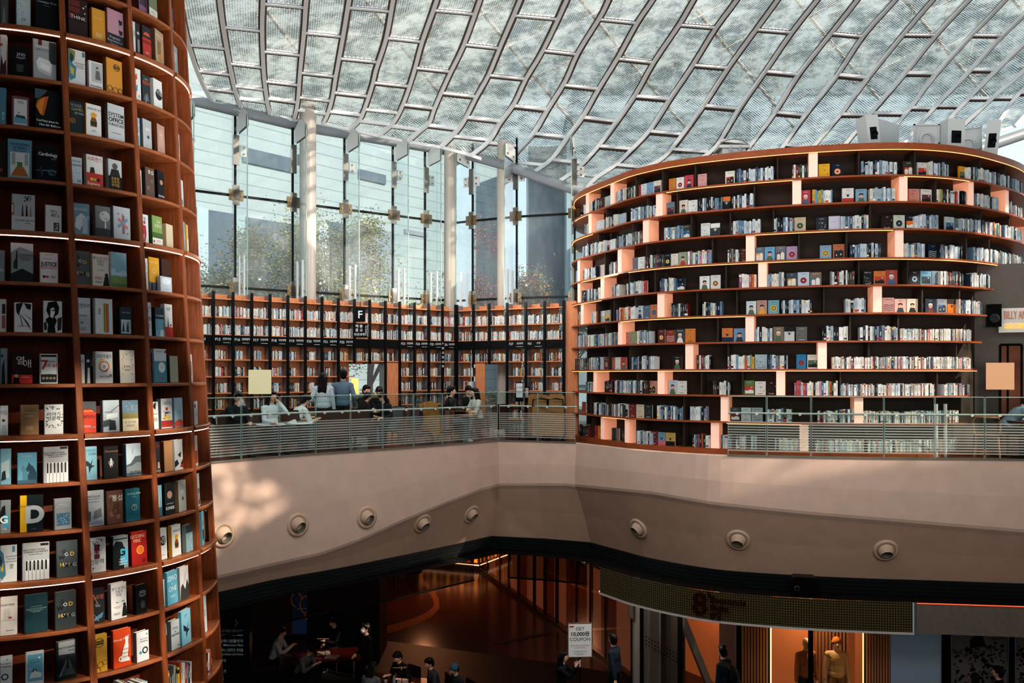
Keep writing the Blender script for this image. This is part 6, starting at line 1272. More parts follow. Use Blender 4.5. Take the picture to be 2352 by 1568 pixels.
sk = thing('loudspeaker', p3(wl_at(2280), 2.62), 'black wall loudspeaker at the right end of the shelves beside the white sign', 'speaker'); sk.location += n * .04
m = MB(); m.obox(sp(-.13, 0), t * .26, n * .24, (0, 0, .46)); m.build('cabinet', BLACKM, sk)
m = MB(); m.lathe([(0, .0), (.05, .0), (.09, .012), (.095, .0)], 20, 0, Matrix.Translation(sp(0, .17, .242)) @ n.to_track_quat('Z', 'Y').to_matrix().to_4x4()); m.build('cone', mat('cone_grey', '2a2c2e', .6), sk)
# posts, chair and table right
for i, (px, Y) in enumerate(((2150, 16.95), (2171, 17.0))):
    p = at(px, HZ, Y); o = MB().tube([(0, 0, 0), (0, 0, 1.05)], .035, 12).build('queue_post', RAILM); o.location = p3(p.xy, 0); tag(o, '%s of two steel posts behind the right railing' % ('left', 'right')[i], 'post', 'steel posts behind the right railing')
p = at(2268, HZ, 16.95); e = thing('wooden_chair', p3(p.xy, 0), 'light wooden chair with curved back, at the right behind the railing', 'chair', None, 2.6)
m = MB(); m.bev(-.22, -.22, .42, .22, .22, .46, .02); m.build('seat', TAN, e)
m = MB(); m.tube([(-.22, .2, .46), (-.24, .24, .7), (-.2, .26, .8), (.2, .26, .8), (.24, .24, .7), (.22, .2, .46)], .02, 8); m.build('backrest', TAN, e)
for sx in (-1, 1):
    for sy in (-1, 1): m = MB(); m.tube([(sx * .19, sy * .19, .43), (sx * .22, sy * .22, 0)], .018, 6); m.build('leg', TAN, e)
p = at(2345, HZ, 16.75); e = thing('cafe_table', p3(p.xy, 0), 'dark table on which a person in a denim jacket rests', 'table')
m = MB(); m.bev(-.35, -.35, .70, .6, .35, .74, .012); m.build('table_top', LEATH, e); m = MB(); m.tube([(.1, 0, .02), (.1, 0, .7)], .035, 10); m.build('pedestal', LEGM, e); m = MB(); m.lathe([(0, 0), (.26, 0), (.26, .015), (.04, .03)], 20, 0, Matrix.Translation((.1, 0, 0))); m.build('base', LEGM, e)
# loudspeaker projectors on top of the curved bookcase and the base of the roof strut
WP = mat('projector_white', 'c6c8c6', .5); DKL = mat('lens_dark', '14181b', .2)
zt_ = TCAP1 - .02
def projector(px, Y, label, y0, y1, w, tilt, yaw, skel):
    p = at(px, HZ, Y); z0 = zt_; e = thing('projector', (p.x, p.y, z0), label, 'projector', 'white projector housings on top of the curved bookcase', yaw)
    H = (y1 - y0) * Y / F; W = w * Y / F
    M = Matrix.Rotation(tilt, 4, 'Y')
    m = MB(); m.obox((-W / 2, 0, .06), (W, 0, 0), (0, .35, 0), (0, 0, H), 0); m.v = [tuple(M @ V(v)) for v in m.v]; m.build('housing', WP, e)
    m = MB(); a = M @ V((-W * .28, -.004, H * .42)); m.obox(a, M.to_3x3() @ V((W * .56, 0, 0)), (0, .01, 0), M.to_3x3() @ V((0, 0, H * .33))); m.build('window', DKL, e)
    m = MB(); m.lathe([(0, 0), (.05, 0), (.06, .015)], 16, 0, Matrix.Translation(M @ V((.03, -.005, H * .57))) @ Matrix.Rotation(PI / 2, 4, 'X')); m.build('lens', BLACKM, e)
    if skel:
        m = MB(); x0 = -W / 2 - .55
        for z in (.05, H * .5, H): m.box(x0, .3, z, -W / 2, .33, z + .03)
        for x in (x0, x0 + .52): m.box(x, .3, .03, x + .03, .33, H + .03)
        m.lathe([(.12, 0), (.16, 0), (.16, .02), (.12, .02)], 20, 0, Matrix.Translation((x0 + .27, .315, H * .62)) @ Matrix.Rotation(PI / 2, 4, 'X')); m.box(x0 + .03, .33, .05, -W / 2, .34, H); m.build('mounting_frame', WP, e)
    m = MB(); m.box(-.3, 0, 0, .3, .6, .06); m.build('base', WP, e)
    m = MB(); m.tube([(W * .1, .3, H), (W * .15, .3, H + .12), (W * .6, .35, H + .1), (W * .8, .4, H - .1)], .012, 5); m.build('cable', BLACKM, e)
    return e
projector(2012, 17.6, 'white projector housing with a big side plate, leftmost on the curved bookcase', 240, 326, 31, -.12, .2, False)
e = bpy.data.objects['projector']; m = MB(); P = [(.14, .1, .12), (.95, .62, .18), (1.0, .62, .85), (.1, .1, .8)]; m.add(P + [(x - .01, y + .03, z) for x, y, z in P], [(0, 1, 2, 3), (7, 6, 5, 4), (0, 4, 5, 1), (1, 5, 6, 2), (2, 6, 7, 3)]); m.build('side_plate', WP, e)
projector(2195, 17.9, 'white projector housing with open mounting frame, middle of the three', 262, 348, 40, .03, .0, True)
projector(2272, 18.5, 'narrow white projector housing at the right end on the curved bookcase', 268, 366, 28, .1, -.5, True)
p = at(1686, HZ, 18.2); e = thing('strut_base', (p.x, p.y, zt_), 'white steel roof strut foot standing behind the top edge of the curved bookcase', 'strut foot')
m = MB(); m.box(-.25, 0, 0, .25, .4, .30); m.build('block', WP, e); m = MB(); m.box(-.33, -.05, .30, .33, .45, .36); m.build('cap_plate', WP, e)
m = MB(); m.tube([(-.33, 0, .36), (-.2, 0, .46), (0, 0, .5), (.2, 0, .46), (.33, 0, .36)], .012, 6); m.build('arch', STEEL, e)
for s in (-1, 1): m = MB(); m.add([(s * .1 - .012, -.01, .08), (s * .1 - .012, -.01, .3), (s * .1 - .012, -.18, .3), (s * .1 + .012, -.01, .08), (s * .1 + .012, -.01, .3), (s * .1 + .012, -.18, .3)], [(0, 1, 2), (5, 4, 3), (0, 2, 5, 3)]); m.build('gusset', WP, e)
# ------------------------------------------------------------------ people
import numpy as np
def remesh(mb, vox, name):
    me = mb.mesh('tmp', []); o = bpy.data.objects.new('tmp', me); COL.objects.link(o)
    md = o.modifiers.new('r', 'REMESH'); md.mode = 'VOXEL'; md.voxel_size = vox
    sm = o.modifiers.new('s', 'SMOOTH'); sm.factor = .5; sm.iterations = 2
    dg = TMPL.depsgraph
    return o
def ik(a, b, l1, l2, pole):
    d = b - a; L_ = min(max(d.length, .05), (l1 + l2) * .999); d = d.normalized()
    c = (l1 * l1 + L_ * L_ - l2 * l2) / (2 * l1 * L_); s = math.sqrt(max(0, 1 - c * c))
    p = (pole - d * pole.dot(d)).normalized(); return a + d * l1 * c + p * l1 * s, a + d * L_
class Prims:
    def __init__(s): s.mb = MB(); s.c = []
    def cap(s, a, b, ra, rb, mi, n=10):
        a, b = V(a), V(b); d = b - a; L_ = d.length; d = d.normalized() if L_ > 1e-6 else V((0, 0, 1))
        q = d.to_track_quat('Z', 'Y').to_matrix().to_4x4(); M = Matrix.Translation(a) @ q
        pr = [(.02 * ra, -ra)] + [(ra * math.cos(t), ra * math.sin(t)) for t in (-1.0, -.5, 0)] + [(rb * math.cos(t), L_ + rb * math.sin(t)) for t in (0, .5, 1.0)] + [(.02 * rb, L_ + rb)]
        s.mb.lathe(pr, n, 0, M); k = len(s.mb.v)
        s.mb.add(s.mb.v[k - n:], [tuple(range(n))]); s.mb.add(s.mb.v[k - n * 8:k - n * 7], [tuple(range(n - 1, -1, -1))])
        s.c.append((a, b, ra, rb, mi, None))
    def ell(s, c, r, mi, M=None):
        s.mb.ell(c, r, 14, 10, 0, M); s.c.append((V(c), V(c), min(r), min(r), mi, (V(r), M)))
    def solid(s, vox, name, mats, parent):
        me0 = s.mb.mesh('tmp', []); o = bpy.data.objects.new(name, me0); COL.objects.link(o)
        md = o.modifiers.new('r', 'REMESH'); md.mode = 'VOXEL'; md.voxel_size = vox
        sm = o.modifiers.new('s', 'SMOOTH'); sm.factor = .5; sm.iterations = 2
        PEND.append((o, s, mats))
        if parent: o.parent = parent
        return o
PEND = []
def finish_people():
    dg = bpy.context.evaluated_depsgraph_get()
    new = []
    for o, s, mats in PEND: new.append(bpy.data.meshes.new_from_object(o.evaluated_get(dg)))
    for (o, s, mats), me in zip(PEND, new):
        o.modifiers.clear(); old = o.data; o.data = me; bpy.data.meshes.remove(old)
        me.materials.clear()
        for m in mats: me.materials.append(m)
        n = len(me.polygons); P = np.zeros(n * 3); me.polygons.foreach_get('center', P); P = P.reshape(-1, 3)
        best = np.full(n, 1e9); idx = np.zeros(n, int)
        for a, b, ra, rb, mi, e in s.c:
            if e:
                r, M = e; Q = P - np.array(a)
                if M: Q = Q @ np.array(M.to_3x3())
                k = np.linalg.norm(Q / np.array(r), axis=1); d = (k - 1) * min(r)
            else:
                A = np.array(a); D = np.array(b) - A; L2 = max(D @ D, 1e-9); t = np.clip(((P - A) @ D) / L2, 0, 1)
                d = np.linalg.norm(P - A - t[:, None] * D, axis=1) - (ra + (rb - ra) * t)
            w = d < best; best[w] = d[w]; idx[w] = mi
        me.polygons.foreach_set('material_index', idx); me.polygons.foreach_set('use_smooth', np.ones(n, bool)); me.update()
SKIN = mat('skin', 'c08a6e', .5); SKIND = mat('skin_pale', 'd3a68e', .5); HAIRM = mat('hair_black', '14100f', .45); EYEM = paint('14100e'); LIPM = paint('9a5a50'); SHOE = paint('1c1c1e')
def person(px, Y, zf, rot, label, top, bottom, H=1.72, sit=None, lean=0.05, hl=None, hr=None, hair='short', pitch=0, yaw=0, short=False, mask=False, kids=(), feet=None, shoe=None, group=None, name='person', skin=None, haircol=None, twist=0):
    p = at(px, HZ, Y); e = thing(name, (p.x, p.y, zf), label, 'person' if name == 'person' else 'mannequin', group, rot); k = H / 1.72
    B = Prims(); SK, TP_, BT, SH, EY, LP_, WH = range(7)
    hz = (sit + .10) if sit is not None else .92 * k
    pel = V((0, 0, hz)); sd = V((0, -math.sin(lean), math.cos(lean))); fw = V((0, -math.cos(lean), -math.sin(lean)))
    nb = pel + sd * .50 * k; ch = pel + sd * .34 * k; ab = pel + sd * .15 * k
    R3 = Matrix.Rotation(lean, 3, 'X')
    B.ell(pel, (.165 * k, .12 * k, .12 * k), BT, R3); B.ell(ab, (.168 * k, .122 * k, .20 * k), TP_, R3); B.ell(ch, (.178 * k, .125 * k, .20 * k), TP_, R3); B.ell(pel + sd * .05, (.178 * k, .135 * k, .13 * k), TP_, R3); B.cap(nb - sd * .09 + V((-.1, 0, 0)), nb - sd * .09 + V((.1, 0, 0)), .09 * k, .09 * k, TP_); B.cap(nb - sd * .03, nb + sd * .015, .072 * k, .064 * k, TP_)
    hd = V((0, -math.sin(lean * .5 + pitch * .3), math.cos(lean * .5 + pitch * .3))); hc = nb + hd * .19 * k + fw * .02
    RH = Matrix.Rotation(yaw, 3, 'Z') @ Matrix.Rotation(pitch + lean * .4, 3, 'X')
    B.cap(nb - sd * .03, hc - hd * .05, .058 * k, .05 * k, SK)
    h = lambda x, y, z: hc + RH @ V((x, y, z)) * k
    B.ell(hc, (.076 * k, .096 * k, .112 * k), SK, RH); B.cap(h(0, -.045, -.06), h(0, -.03, -.045), .045 * k, .055 * k, SK)
    B.cap(h(0, -.09, .012), h(0, -.107, -.018), .011, .016, SK)
    for s in (-1, 1):
        B.ell(h(s * .076, .005, -.01), (.013, .024, .03), SK); B.ell(h(s * .031, -.088, .012), (.0105, .007, .006), EY); B.cap(h(s * .018, -.093, .035), h(s * .044, -.085, .034), .0035, .003, EY)
    B.cap(h(-.02, -.091, -.052), h(.02, -.091, -.052), .008, .008, LP_)
    if mask: B.cap(h(-.03, -.085, -.04), h(.03, -.085, -.04), .042, .042, WH); B.cap(h(0, -.09, -.02), h(0, -.08, -.07), .04, .038, WH)
    for s, ht in ((1, hl), (-1, hr)):
        tw = Matrix.Rotation(twist, 3, 'Z')
        sh = nb - sd * .055 * k + tw @ V((s * .175 * k, 0, 0)); B.cap(nb - sd * .03, sh, .062 * k, .068 * k, TP_)
        if ht is None: ht = sh + V((s * .07, -.04, -.53 * k)) if sit is None else pel + V((s * .14, -.34, .10))
        el, wr = ik(sh, V(ht), .285 * k, .25 * k, V((s * .45, .35, -.9)))
        B.cap(sh, el, .062 * k, .052 * k, TP_)
        if short: B.cap(sh, sh.lerp(el, .75), .068 * k, .066 * k, TP_)
        fd = (wr - el).normalized(); B.cap(el, wr, .043 * k, .032 * k, SK if short else TP_)
        if not short: B.cap(el, el.lerp(wr, .92), .052 * k, .045 * k, TP_)
        side = fd.cross(V((0, 0, 1))); side = side.normalized() if side.length > .1 else V((1, 0, 0)); nn = side.cross(fd)
        B.cap(wr + fd * .02, wr + fd * .075, .030, .030, SK); B.cap(wr + fd * .06 - side * .015, wr + fd * .06 + side * .015, .026, .026, SK)
        for i, l in enumerate((.065, .08, .075, .058)):
            a = wr + fd * .085 + side * (.032 - .0215 * i); b = a + fd * l * .5 - nn * l * .12; c = b + fd * l * .38 - nn * l * .4; B.cap(a, b, .0085, .008, SK, 7); B.cap(b, c, .008, .0068, SK, 7)
        a = wr + fd * .03 + side * .03 * s; b = a + fd * .035 + side * .03 * s; B.cap(a, b, .011, .010, SK, 7); B.cap(b, b + fd * .03 - nn * .012, .010, .008, SK, 7)
        hp = pel + V((s * .09 * k, 0, -.02))
        ft = V(feet[0 if s > 0 else 1]) if feet else (V((s * .11, 0, .08)) if sit is None else V((s * .13, -.42 * k, .08)))
        kn, an = ik(hp, ft, .43 * k, .42 * k, V((s * .05, -1, .25)))
        B.cap(hp, kn, .096 * k, .074 * k, BT); B.cap(kn, an, .074 * k, .062 * k, BT)
        B.cap(an + V((0, .03, -.045)), an + V((s * .015, -.15, -.05)), .036, .030, SH)
    B.solid(.0095, 'body', [skin or SKIND, paint(top, .8), paint(bottom, .8), paint(shoe or '1c1c1e'), EYEM, LIPM, paint('d9dde0')], e)
    hm = paint(haircol, .5) if haircol else HAIRM
    Hh = Prims()
    if hair in ('short', 'long', 'bob', 'pony'):
        Hh.ell(h(0, .022, .028), (.088 * k, .100 * k, .108 * k), 0, RH); Hh.ell(h(0, -.035, .082), (.074 * k, .062 * k, .045 * k), 0, RH)
        Hh.ell(h(0, .05, -.03), (.078 * k, .062 * k, .085 * k), 0, RH)
        for s in (-1, 1): Hh.ell(h(s * .07, .02, .02), (.02, .055, .06), 0, RH)
    if hair in ('long', 'bob'):
        bot = -.40 if hair == 'long' else -.16
        for x in (-.055, 0, .055): Hh.cap(h(x, .07, 0), hc + RH @ V((x * .9, .075, -.06)) + V((x * .3, 0, bot * .6)) + sd * 0 + V((0, .05, 0)), .05, .035, 0)
        for x in (-.055, 0, .055): Hh.cap(hc + V((x, .11, bot * .5)), hc + V((x * 1.1, .12 - math.sin(lean) * bot * 0, bot)), .042, .02, 0)
        for s in (-1, 1): Hh.cap(h(s * .078, -.01, .02), h(s * .082, .02, bot * .45), .024, .022, 0); Hh.cap(h(s * .082, .02, bot * .4), h(s * .075, .04, bot * .9), .026, .014, 0)
    if hair in ('short', 'long', 'bob'): Hh.solid(.012, 'hair', [hm], e)
    if hair in ('beanie', 'cap'):
        Hh.ell(h(0, .03, -.01), (.084 * k, .085 * k, .085 * k), 0, RH); Hh.solid(.012, 'hair', [hm], e)
        C = Prims(); C.ell(h(0, .008, .045), (.092 * k, .108 * k, .09 * k), 0, RH); C.cap(h(-.05, -.02, .03), h(.05, -.02, .03), .05, .05, 0)
        if hair == 'cap': C.ell(h(0, -.13, .045), (.07, .08, .014), 0, RH)
        else: C.cap(h(-.06, .0, .02), h(.06, 0, .02), .055, .055, 0)
        C.solid(.012, 'cap' if hair == 'cap' else 'beanie', [paint(kids[0] if kids else '2a2c30', .9)], e)
    e['head'] = tuple(hc); e['_'] = 0
    del e['_']; del e['head']
    return e
U = 0.0
person(742, 19.05, U, PI + .1, 'woman with long black hair in a pale shirt, standing with her back turned', 'b9c2c8', '2a2c30', 1.66, hair='long', hl=(.2, -.2, .98), yaw=-.25)
person(787, 19.25, U, PI - .1, 'man in a slate blue sweater standing with his back turned beside the woman', '5f7383', '1d1f22', 1.75, yaw=.35, hr=(-.24, -.12, .92))
person(834, 20.75, U, .9, 'young man in black sitting behind the glowing lamp, face turned to the right', '17181a', '23262b', 1.74, sit=.46, lean=.15, hl=(.15, -.45, .78), hr=(-.15, -.45, .78), pitch=.15)
person(872, 21.15, U, .1, 'young man in black T-shirt reading, head bowed over the wooden table', '16181b', '23262b', 1.74, sit=.46, lean=.35, hl=(.12, -.42, .78), hr=(-.16, -.42, .78), pitch=.5, short=True)
person(832, 20.0, U, 2.2, 'boy in black T-shirt and pale jeans sitting with his back to the railing', '15171a', '7f93a8', 1.5, sit=.42, lean=.2, pitch=.3, short=True)
person(889, 20.3, U, -.5, 'girl with long dark hair looking down, beside the grey chair', '1b2026', '23262b', 1.5, sit=.42, lean=.3, hair='long', pitch=.5)
person(536, 17.0, U, .8, 'man in dark jacket resting his chin on his hand, nearest the tall bookcase', '1c2126', '202328', 1.72, sit=.42, lean=.3, hl=(.12, -.44, .68), hr=(-.05, -.30, .99), pitch=.25)
person(621, 17.6, U, .75, 'woman in white blouse with long black hair holding a phone to her ear', 'dcdee0', '2a2c30', 1.64, sit=.42, lean=.1, hair='long', hl=(.11, -.17, 1.05), hr=(-.12, -.36, .66), yaw=.2)
person(664, 18.05, U, 2.3, 'man in white T-shirt leaning far forward over the small white table', 'd9dad6', '5f6a74', 1.72, sit=.42, lean=.65, hl=(.2, -.6, .68), hr=(-.16, -.6, .68), pitch=.25, short=True)
person(1028, 20.65, U, 1.75, 'man in black hooded jacket and jeans sitting in profile, facing the woman', '15181b', '4a5866', 1.76, sit=.43, lean=.12, hl=(.1, -.46, .78), hr=(-.1, -.42, .76), shoe='c9c9c6')
person(1098, 21.0, U, -1.0, 'woman with long black hair in a white T-shirt, sitting opposite the man in black', 'd6d2c8', '1f2326', 1.66, sit=.43, lean=.15, hair='long', hl=(.12, -.4, .74), hr=(-.14, -.4, .74), short=True, yaw=-.2)
person(1071, 22.35, U, .6, 'person in black looking down by the window opening, behind the seated pair', '14171a', '1c1e22', 1.7, sit=.44, lean=.12, pitch=.45)
person(2306, 16.75, U, 1.5, 'person in pale denim jacket slumped asleep over the dark table at the right', '8a9aa8', '1f2328', 1.7, sit=.50, lean=.75, hl=(.16, -.68, .79), hr=(-.16, -.64, .79), pitch=.3, yaw=.7)
ZL = -6.0
person(629, 21.3, ZL, 1.5, 'man in white shirt sitting at the left of the red lit table, reading a phone', 'b3aea6', '1a1b1d', 1.74, sit=.45, lean=.3, hl=(.1, -.44, .86), hr=(-.08, -.44, .86), pitch=.3)
person(688, 20.35, ZL, 1.1, 'person in dark cap and grey shirt bending over the red lit table', '6a6561', '1a1b1d', 1.66, sit=.45, lean=.55, hair='cap', kids=['2a1214'], hl=(.1, -.5, .8), hr=(-.12, -.5, .8), pitch=.45)
person(778, 22.2, ZL, -.9, 'person in dark suit sitting behind the red lit table', '101113', '101113', 1.72, sit=.45, lean=.2, hl=(.12, -.42, .8), pitch=.4)
person(845, 20.2, ZL, -1.1, 'man in black suit and white face mask standing beside the dark pillar', '0f1113', '0f1113', 1.74, mask=True, lean=.05, hr=(-.12, -.25, 1.02))
person(932, 19.6, ZL, -.7, 'man in black T-shirt leaning on his forearms at the lower table', '141414', '17181a', 1.78, sit=.45, lean=.35, hl=(.22, -.4, .79), hr=(-.18, -.42, .79), pitch=.45, short=True)
person(1004, 19.1, ZL, -1.2, 'dark haired person in grey top sitting right of the man in black T-shirt', '3a3d3f', '17181a', 1.68, sit=.45, lean=.25, pitch=.3)
person(1058, 18.7, ZL, -1.0, 'person in blue knitted hat sitting at the lower edge of the view', '22282c', '17181a', 1.70, sit=.45, lean=.2, hair='beanie', kids=['3f5a68'], pitch=.3)
person(846, 18.6, ZL, 2.7, 'person in grey top with their back turned, at the lower edge below the masked man', '5f6260', '17181a', 1.66, sit=.45, lean=.25, pitch=.2, hair='bob')
person(1289, 18.5, ZL, 1.2, 'woman with long black hair in a black coat taking a photo with her phone', '0e0f11', '0e0f11', 1.62, hair='long', hl=(.07, -.32, 1.36), hr=(-.05, -.33, 1.34), yaw=.15)
person(1412, 19.15, ZL, -2.1, 'man in dark navy suit walking, seen from behind, in front of the black sign pillar', '26333d', '121418', 1.80, hl=(.24, .12, .85), hr=(-.24, .02, .84), yaw=-.5, feet=[(.1, -.15, .08), (-.1, .22, .1)])
person(1665, 18.15, ZL, -2.3, 'man in navy top with a black backpack, seen from behind below the shop sign', '17232c', '121418', 1.86, yaw=-.4)
person(2240, 16.9, ZL, 2.6, 'person in a dark cap at the lower right edge, in front of the patterned glass', '101214', '101214', 1.70, hair='cap', kids=['17191b'], skin=SKIN)
person(2298, 17.2, ZL, -2.2, 'dark haired person in glasses at the lower right corner', '111315', '111315', 1.74)
MAN = mat('mannequin_skin', 'd9c2ae', .4)
person(1849, 18.8, ZL + .05, .25, 'bald mannequin in a brown and cream jacket over jeans, in the lit shop window', 'b9794e', '2c3d52', 1.80, hair='none', name='mannequin', skin=MAN, group=None)
person(1921, 18.8, ZL + .05, -.2, 'mannequin in an orange knitted hat and cream fleece, in the lit shop window', 'd8b98a', '8a6a4a', 1.80, hair='beanie', kids=['b5702f'], name='mannequin', skin=MAN, haircol='d9c2ae')
finish_people()
# what they hold or wear
def hold(name, px, py, Y, label, cat, w, d, h, m, rot=0):
    p = at(px, py, Y); b = MB(); b.bev(-w / 2, -d / 2, 0, w / 2, d / 2, h, min(w, d, h) * .2); o = b.build(name, m); o.location = p; o.rotation_euler = (0, 0, rot); return tag(o, label, cat)
PHW = mat('phone_white', 'cfcfcd', .3); PHB = mat('phone_black', '0e1012', .25)
def held(name, who, lx, ly, lz, label, w, d, h, m, tilt=0):
    o = bpy.data.objects; e = [x for x in o if x.get('label', '').startswith(who)][0]; q = Matrix.Rotation(e.rotation_euler[2], 3, 'Z') @ V((lx, ly, lz)) + e.location
    b = MB(); b.bev(-w / 2, -d / 2, -h / 2, w / 2, d / 2, h / 2, min(w, d, h) * .25); k = b.build(name, m); k.location = q; k.rotation_euler = (tilt, 0, e.rotation_euler[2]); return tag(k, label, 'phone')
held('mobile_phone', 'woman with long black hair in a black coat', .01, -.42, 1.42, 'white phone held up by the woman in the black coat', .075, .012, .15, PHW)
held('mobile_phone', 'woman in white blouse', .105, -.16, 1.17, 'black phone at the ear of the woman in white blouse', .07, .012, .14, PHB, .5)
held('mobile_phone', 'man in white shirt sitting', 0, -.56, .95, 'phone in the hands of the man in white shirt', .075, .012, .14, PHB, .6)
e = [x for x in bpy.data.objects if x.get('label', '').startswith('man in navy top')][0]
bp_ = thing('backpack', e.location + V((0, 0, 0)), 'black backpack worn by the man in the navy top', 'backpack', None, e.rotation_euler[2])
m = MB(); m.ell((0, .21, 1.2), (.16, .11, .25)); m.build('bag', mat('pack_black', '0d1013', .7), bp_); m = MB(); m.ell((0, .30, 1.1), (.12, .06, .13)); m.build('front_pocket', mat('pack_black2', '15191d', .7), bp_)
for s in (-1, 1): m = MB(); m.tube([(s * .1, .16, 1.40), (s * .11, .0, 1.47), (s * .12, -.13, 1.36), (s * .12, -.12, 1.15), (s * .13, .08, 1.02)], .016, 6); m.build('strap', MATS['pack_black'], bp_)
# ------------------------------------------------------------------ lower level: shop front on the right
S = G3; ZC = GB - .34
def spt(px, off):
    off += .85 if off > .5 else 0
    d = S.find(px, -off); return S.pt(d) - S.nor(d) * off
def panel(px0, px1, z0, z1, off, mats, name, parent, thick=.04, n=None, deep=0):
    a, b = spt(px0, off), spt(px1, off); n = n or max(1, int((b - a).length / .4)); rows = []
    for i in range(n + 1):
        q = spt(px0 + (px1 - px0) * i / n, off); r = spt(px0 + (px1 - px0) * i / n, off + thick); rows.append([p3(q, z0), p3(q, z1), p3(r, z1), p3(r, z0), p3(q, z0)])
    m = MB(); m.strip(rows); m.add(rows[0][:4], [(3, 2, 1, 0)]); m.add(rows[-1][:4], [(0, 1, 2, 3)])
    return m.build(name, mats, parent)
GREYW = mat('shop_white', 'b3ada8', .5); GREYP = mat('shop_grey_blue', '8494a0', .5, emit=.10); ORG = mat('shop_wall_orange_lit', 'd08a5c', .6, emit=.22, ecol='d87a45')  # orange wall: warm shop light put into its colour and glow
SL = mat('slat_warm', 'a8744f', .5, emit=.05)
dm = bpy.data.materials.new('led_dots'); dm.use_nodes = True; nt = dm.node_tree; b = nt.nodes['Principled BSDF']; N = nt.nodes.new; L = nt.links.new
uvn = N('ShaderNodeUVMap'); sx = N('ShaderNodeSeparateXYZ'); L(uvn.outputs[0], sx.inputs[0])
def mt2(op, a, b_=0):
    q = N('ShaderNodeMath'); q.operation = op
    for i, s in enumerate((a, b_)):
        if isinstance(s, (int, float)): q.inputs[i].default_value = s
        else: L(s, q.inputs[i])
    return q.outputs[0]
fx = mt2('SUBTRACT', mt2('FRACT', mt2('DIVIDE', sx.outputs[0], .05)), .5); fy = mt2('SUBTRACT', mt2('FRACT', mt2('DIVIDE', sx.outputs[1], .05)), .5)
k = mt2('LESS_THAN', mt2('ADD', mt2('MULTIPLY', fx, fx), mt2('MULTIPLY', fy, fy)), .09)
mx = N('ShaderNodeMix'); mx.data_type = 'RGBA'; L(k, mx.inputs[0]); mx.inputs[6].default_value = (.012, .011, .005, 1); mx.inputs[7].default_value = (.075, .05, .02, 1)
L(mx.outputs[2], b.inputs['Base Color']); L(mx.outputs[2], b.inputs['Emission Color']); b.inputs['Emission Strength'].default_value = .35
sg = thing('shop_sign', (0, 0, 0), 'long curved brown dot matrix shop sign with dark number eight and lettering', 'sign')
m = MB(); n = 40; u = 0; pr = None; o1, o2 = .02, .25
for i in range(n):
    pa, pb = 1378 + 720 * i / n, 1378 + 720 * (i + 1) / n; a, b2 = spt(pa, o1), spt(pb, o1); w_ = (b2 - a).length
    m.quad(p3(a, -3.34), p3(b2, -3.34), p3(b2, ZC), p3(a, ZC)); m.uv.append([(u, 0), (u + w_, 0), (u + w_, ZC + 3.34), (u, ZC + 3.34)]); u += w_
m.build('dot_screen', dm, sg)
panel(1376, 2100, -3.38, -3.34, 0, [GREYW], 'bottom_trim', sg, .12, 40); panel(2096, 2100, -3.36, ZC, 0, [GREYW], 'end_trim', sg, .12, 1)
dd = S.find(1640, -o1); tq, nq = p3(S.tan(dd), 0), p3(S.nor(dd), 0); c0 = spt(1608, o1)
DRED = mat('letter_dark_red', '2a0e0c', .4); m = MB()
put_text(m, '8', .62, p3(c0, -3.06) + nq * .03, tq, (0, 0, 1), 0, .02, extr=.03); put_text(m, "'", .4, p3(c0, -2.95) + tq * .2 + nq * .03, tq, (0, 0, 1), 0, .02, extr=.03); m.build('number', DRED, sg)
m = MB(); c1 = spt(1632, o1)
for i, tx in enumerate(('8seconds', '8ight', "8'8")): put_text(m, tx, .19, p3(c1, -2.92 - .165 * i) + nq * .03, tq, (0, 0, 1), 0, .012, 'LEFT', extr=.02)
m.build('lettering', DRED, sg)
st = thing('stone_fascia', (0, 0, 0), 'grey stone shop fascia panel at the right, beyond the dot matrix sign', 'fascia panel')
panel(2106, 2480, -3.36, ZC - .03, .02, [mat('stone_grey', '6a6058', .8, noise=.12, nscale=10)], 'panel', st, .15); panel(2106, 2480, ZC - .02, ZC - .005, 0, [glow('neon_red', 'd8583a', 1.2)], 'neon_line', st, .02)
fr = thing('clothes_shop', (0, 0, 0), 'glazed clothes shop front with white pillars and warm lit window, under the dot matrix sign', 'shop front')
for x0, x1, off, mt_, nm in ((1368, 1393, .85, GREYW, 'pillar'), (1423, 1469, .9, GREYW, 'pillar'), (1479, 1518, 1.1, GREYW, 'pillar'), (1518, 1556, 1.4, mat('shop_white_dim', '8a817a', .6), 'pillar'), (1653, 1691, 1.5, mat('shop_pillar_pink', '9a7c6e', .6), 'pillar'),
        (1569, 1652, 2.6, ORG, 'back_wall'), (1772, 1868, 2.2, ORG, 'back_wall'), (1868, 1982, 2.4, ORG, 'back_wall'), (2046, 2162, .7, GREYP, 'wall_panel')):
    panel(x0, x1, ZL, -3.3, off, [mt_], nm, fr, .2)
for x0, x1 in ((1470, 1478), (1557, 1568), (1692, 1702), (1856, 1868), (2163, 2184), (2317, 2331)): panel(x0, x1, ZL, -3.3, .62, [BLACKM], 'post', fr, .1, 1)
for x0, x1, st_, off in ((1704, 1764, 7, .95), (1872, 1946, 8, 2.2), (1989, 2043, 6.5, .8)):
    x = x0
    while x < x1: panel(x, x + st_ * .6, ZL, -3.3, off, [SL], 'slat', fr, .06, 1); x += st_
    panel(x0, x1, ZL, -3.3, off + .08, [mat('slat_back', '6b4a38', .7, emit=.05)], 'slat_board', fr, .05)
for x in (1769, 1981): panel(x, x + 3, ZL, -3.42, .75, [glow('led_yellow', 'ffd27a', 2.6)], 'light_strip', fr, .05, 1)
a, b2, c_, d_ = spt(1518, 1.7), spt(1665, 1.9), None, None
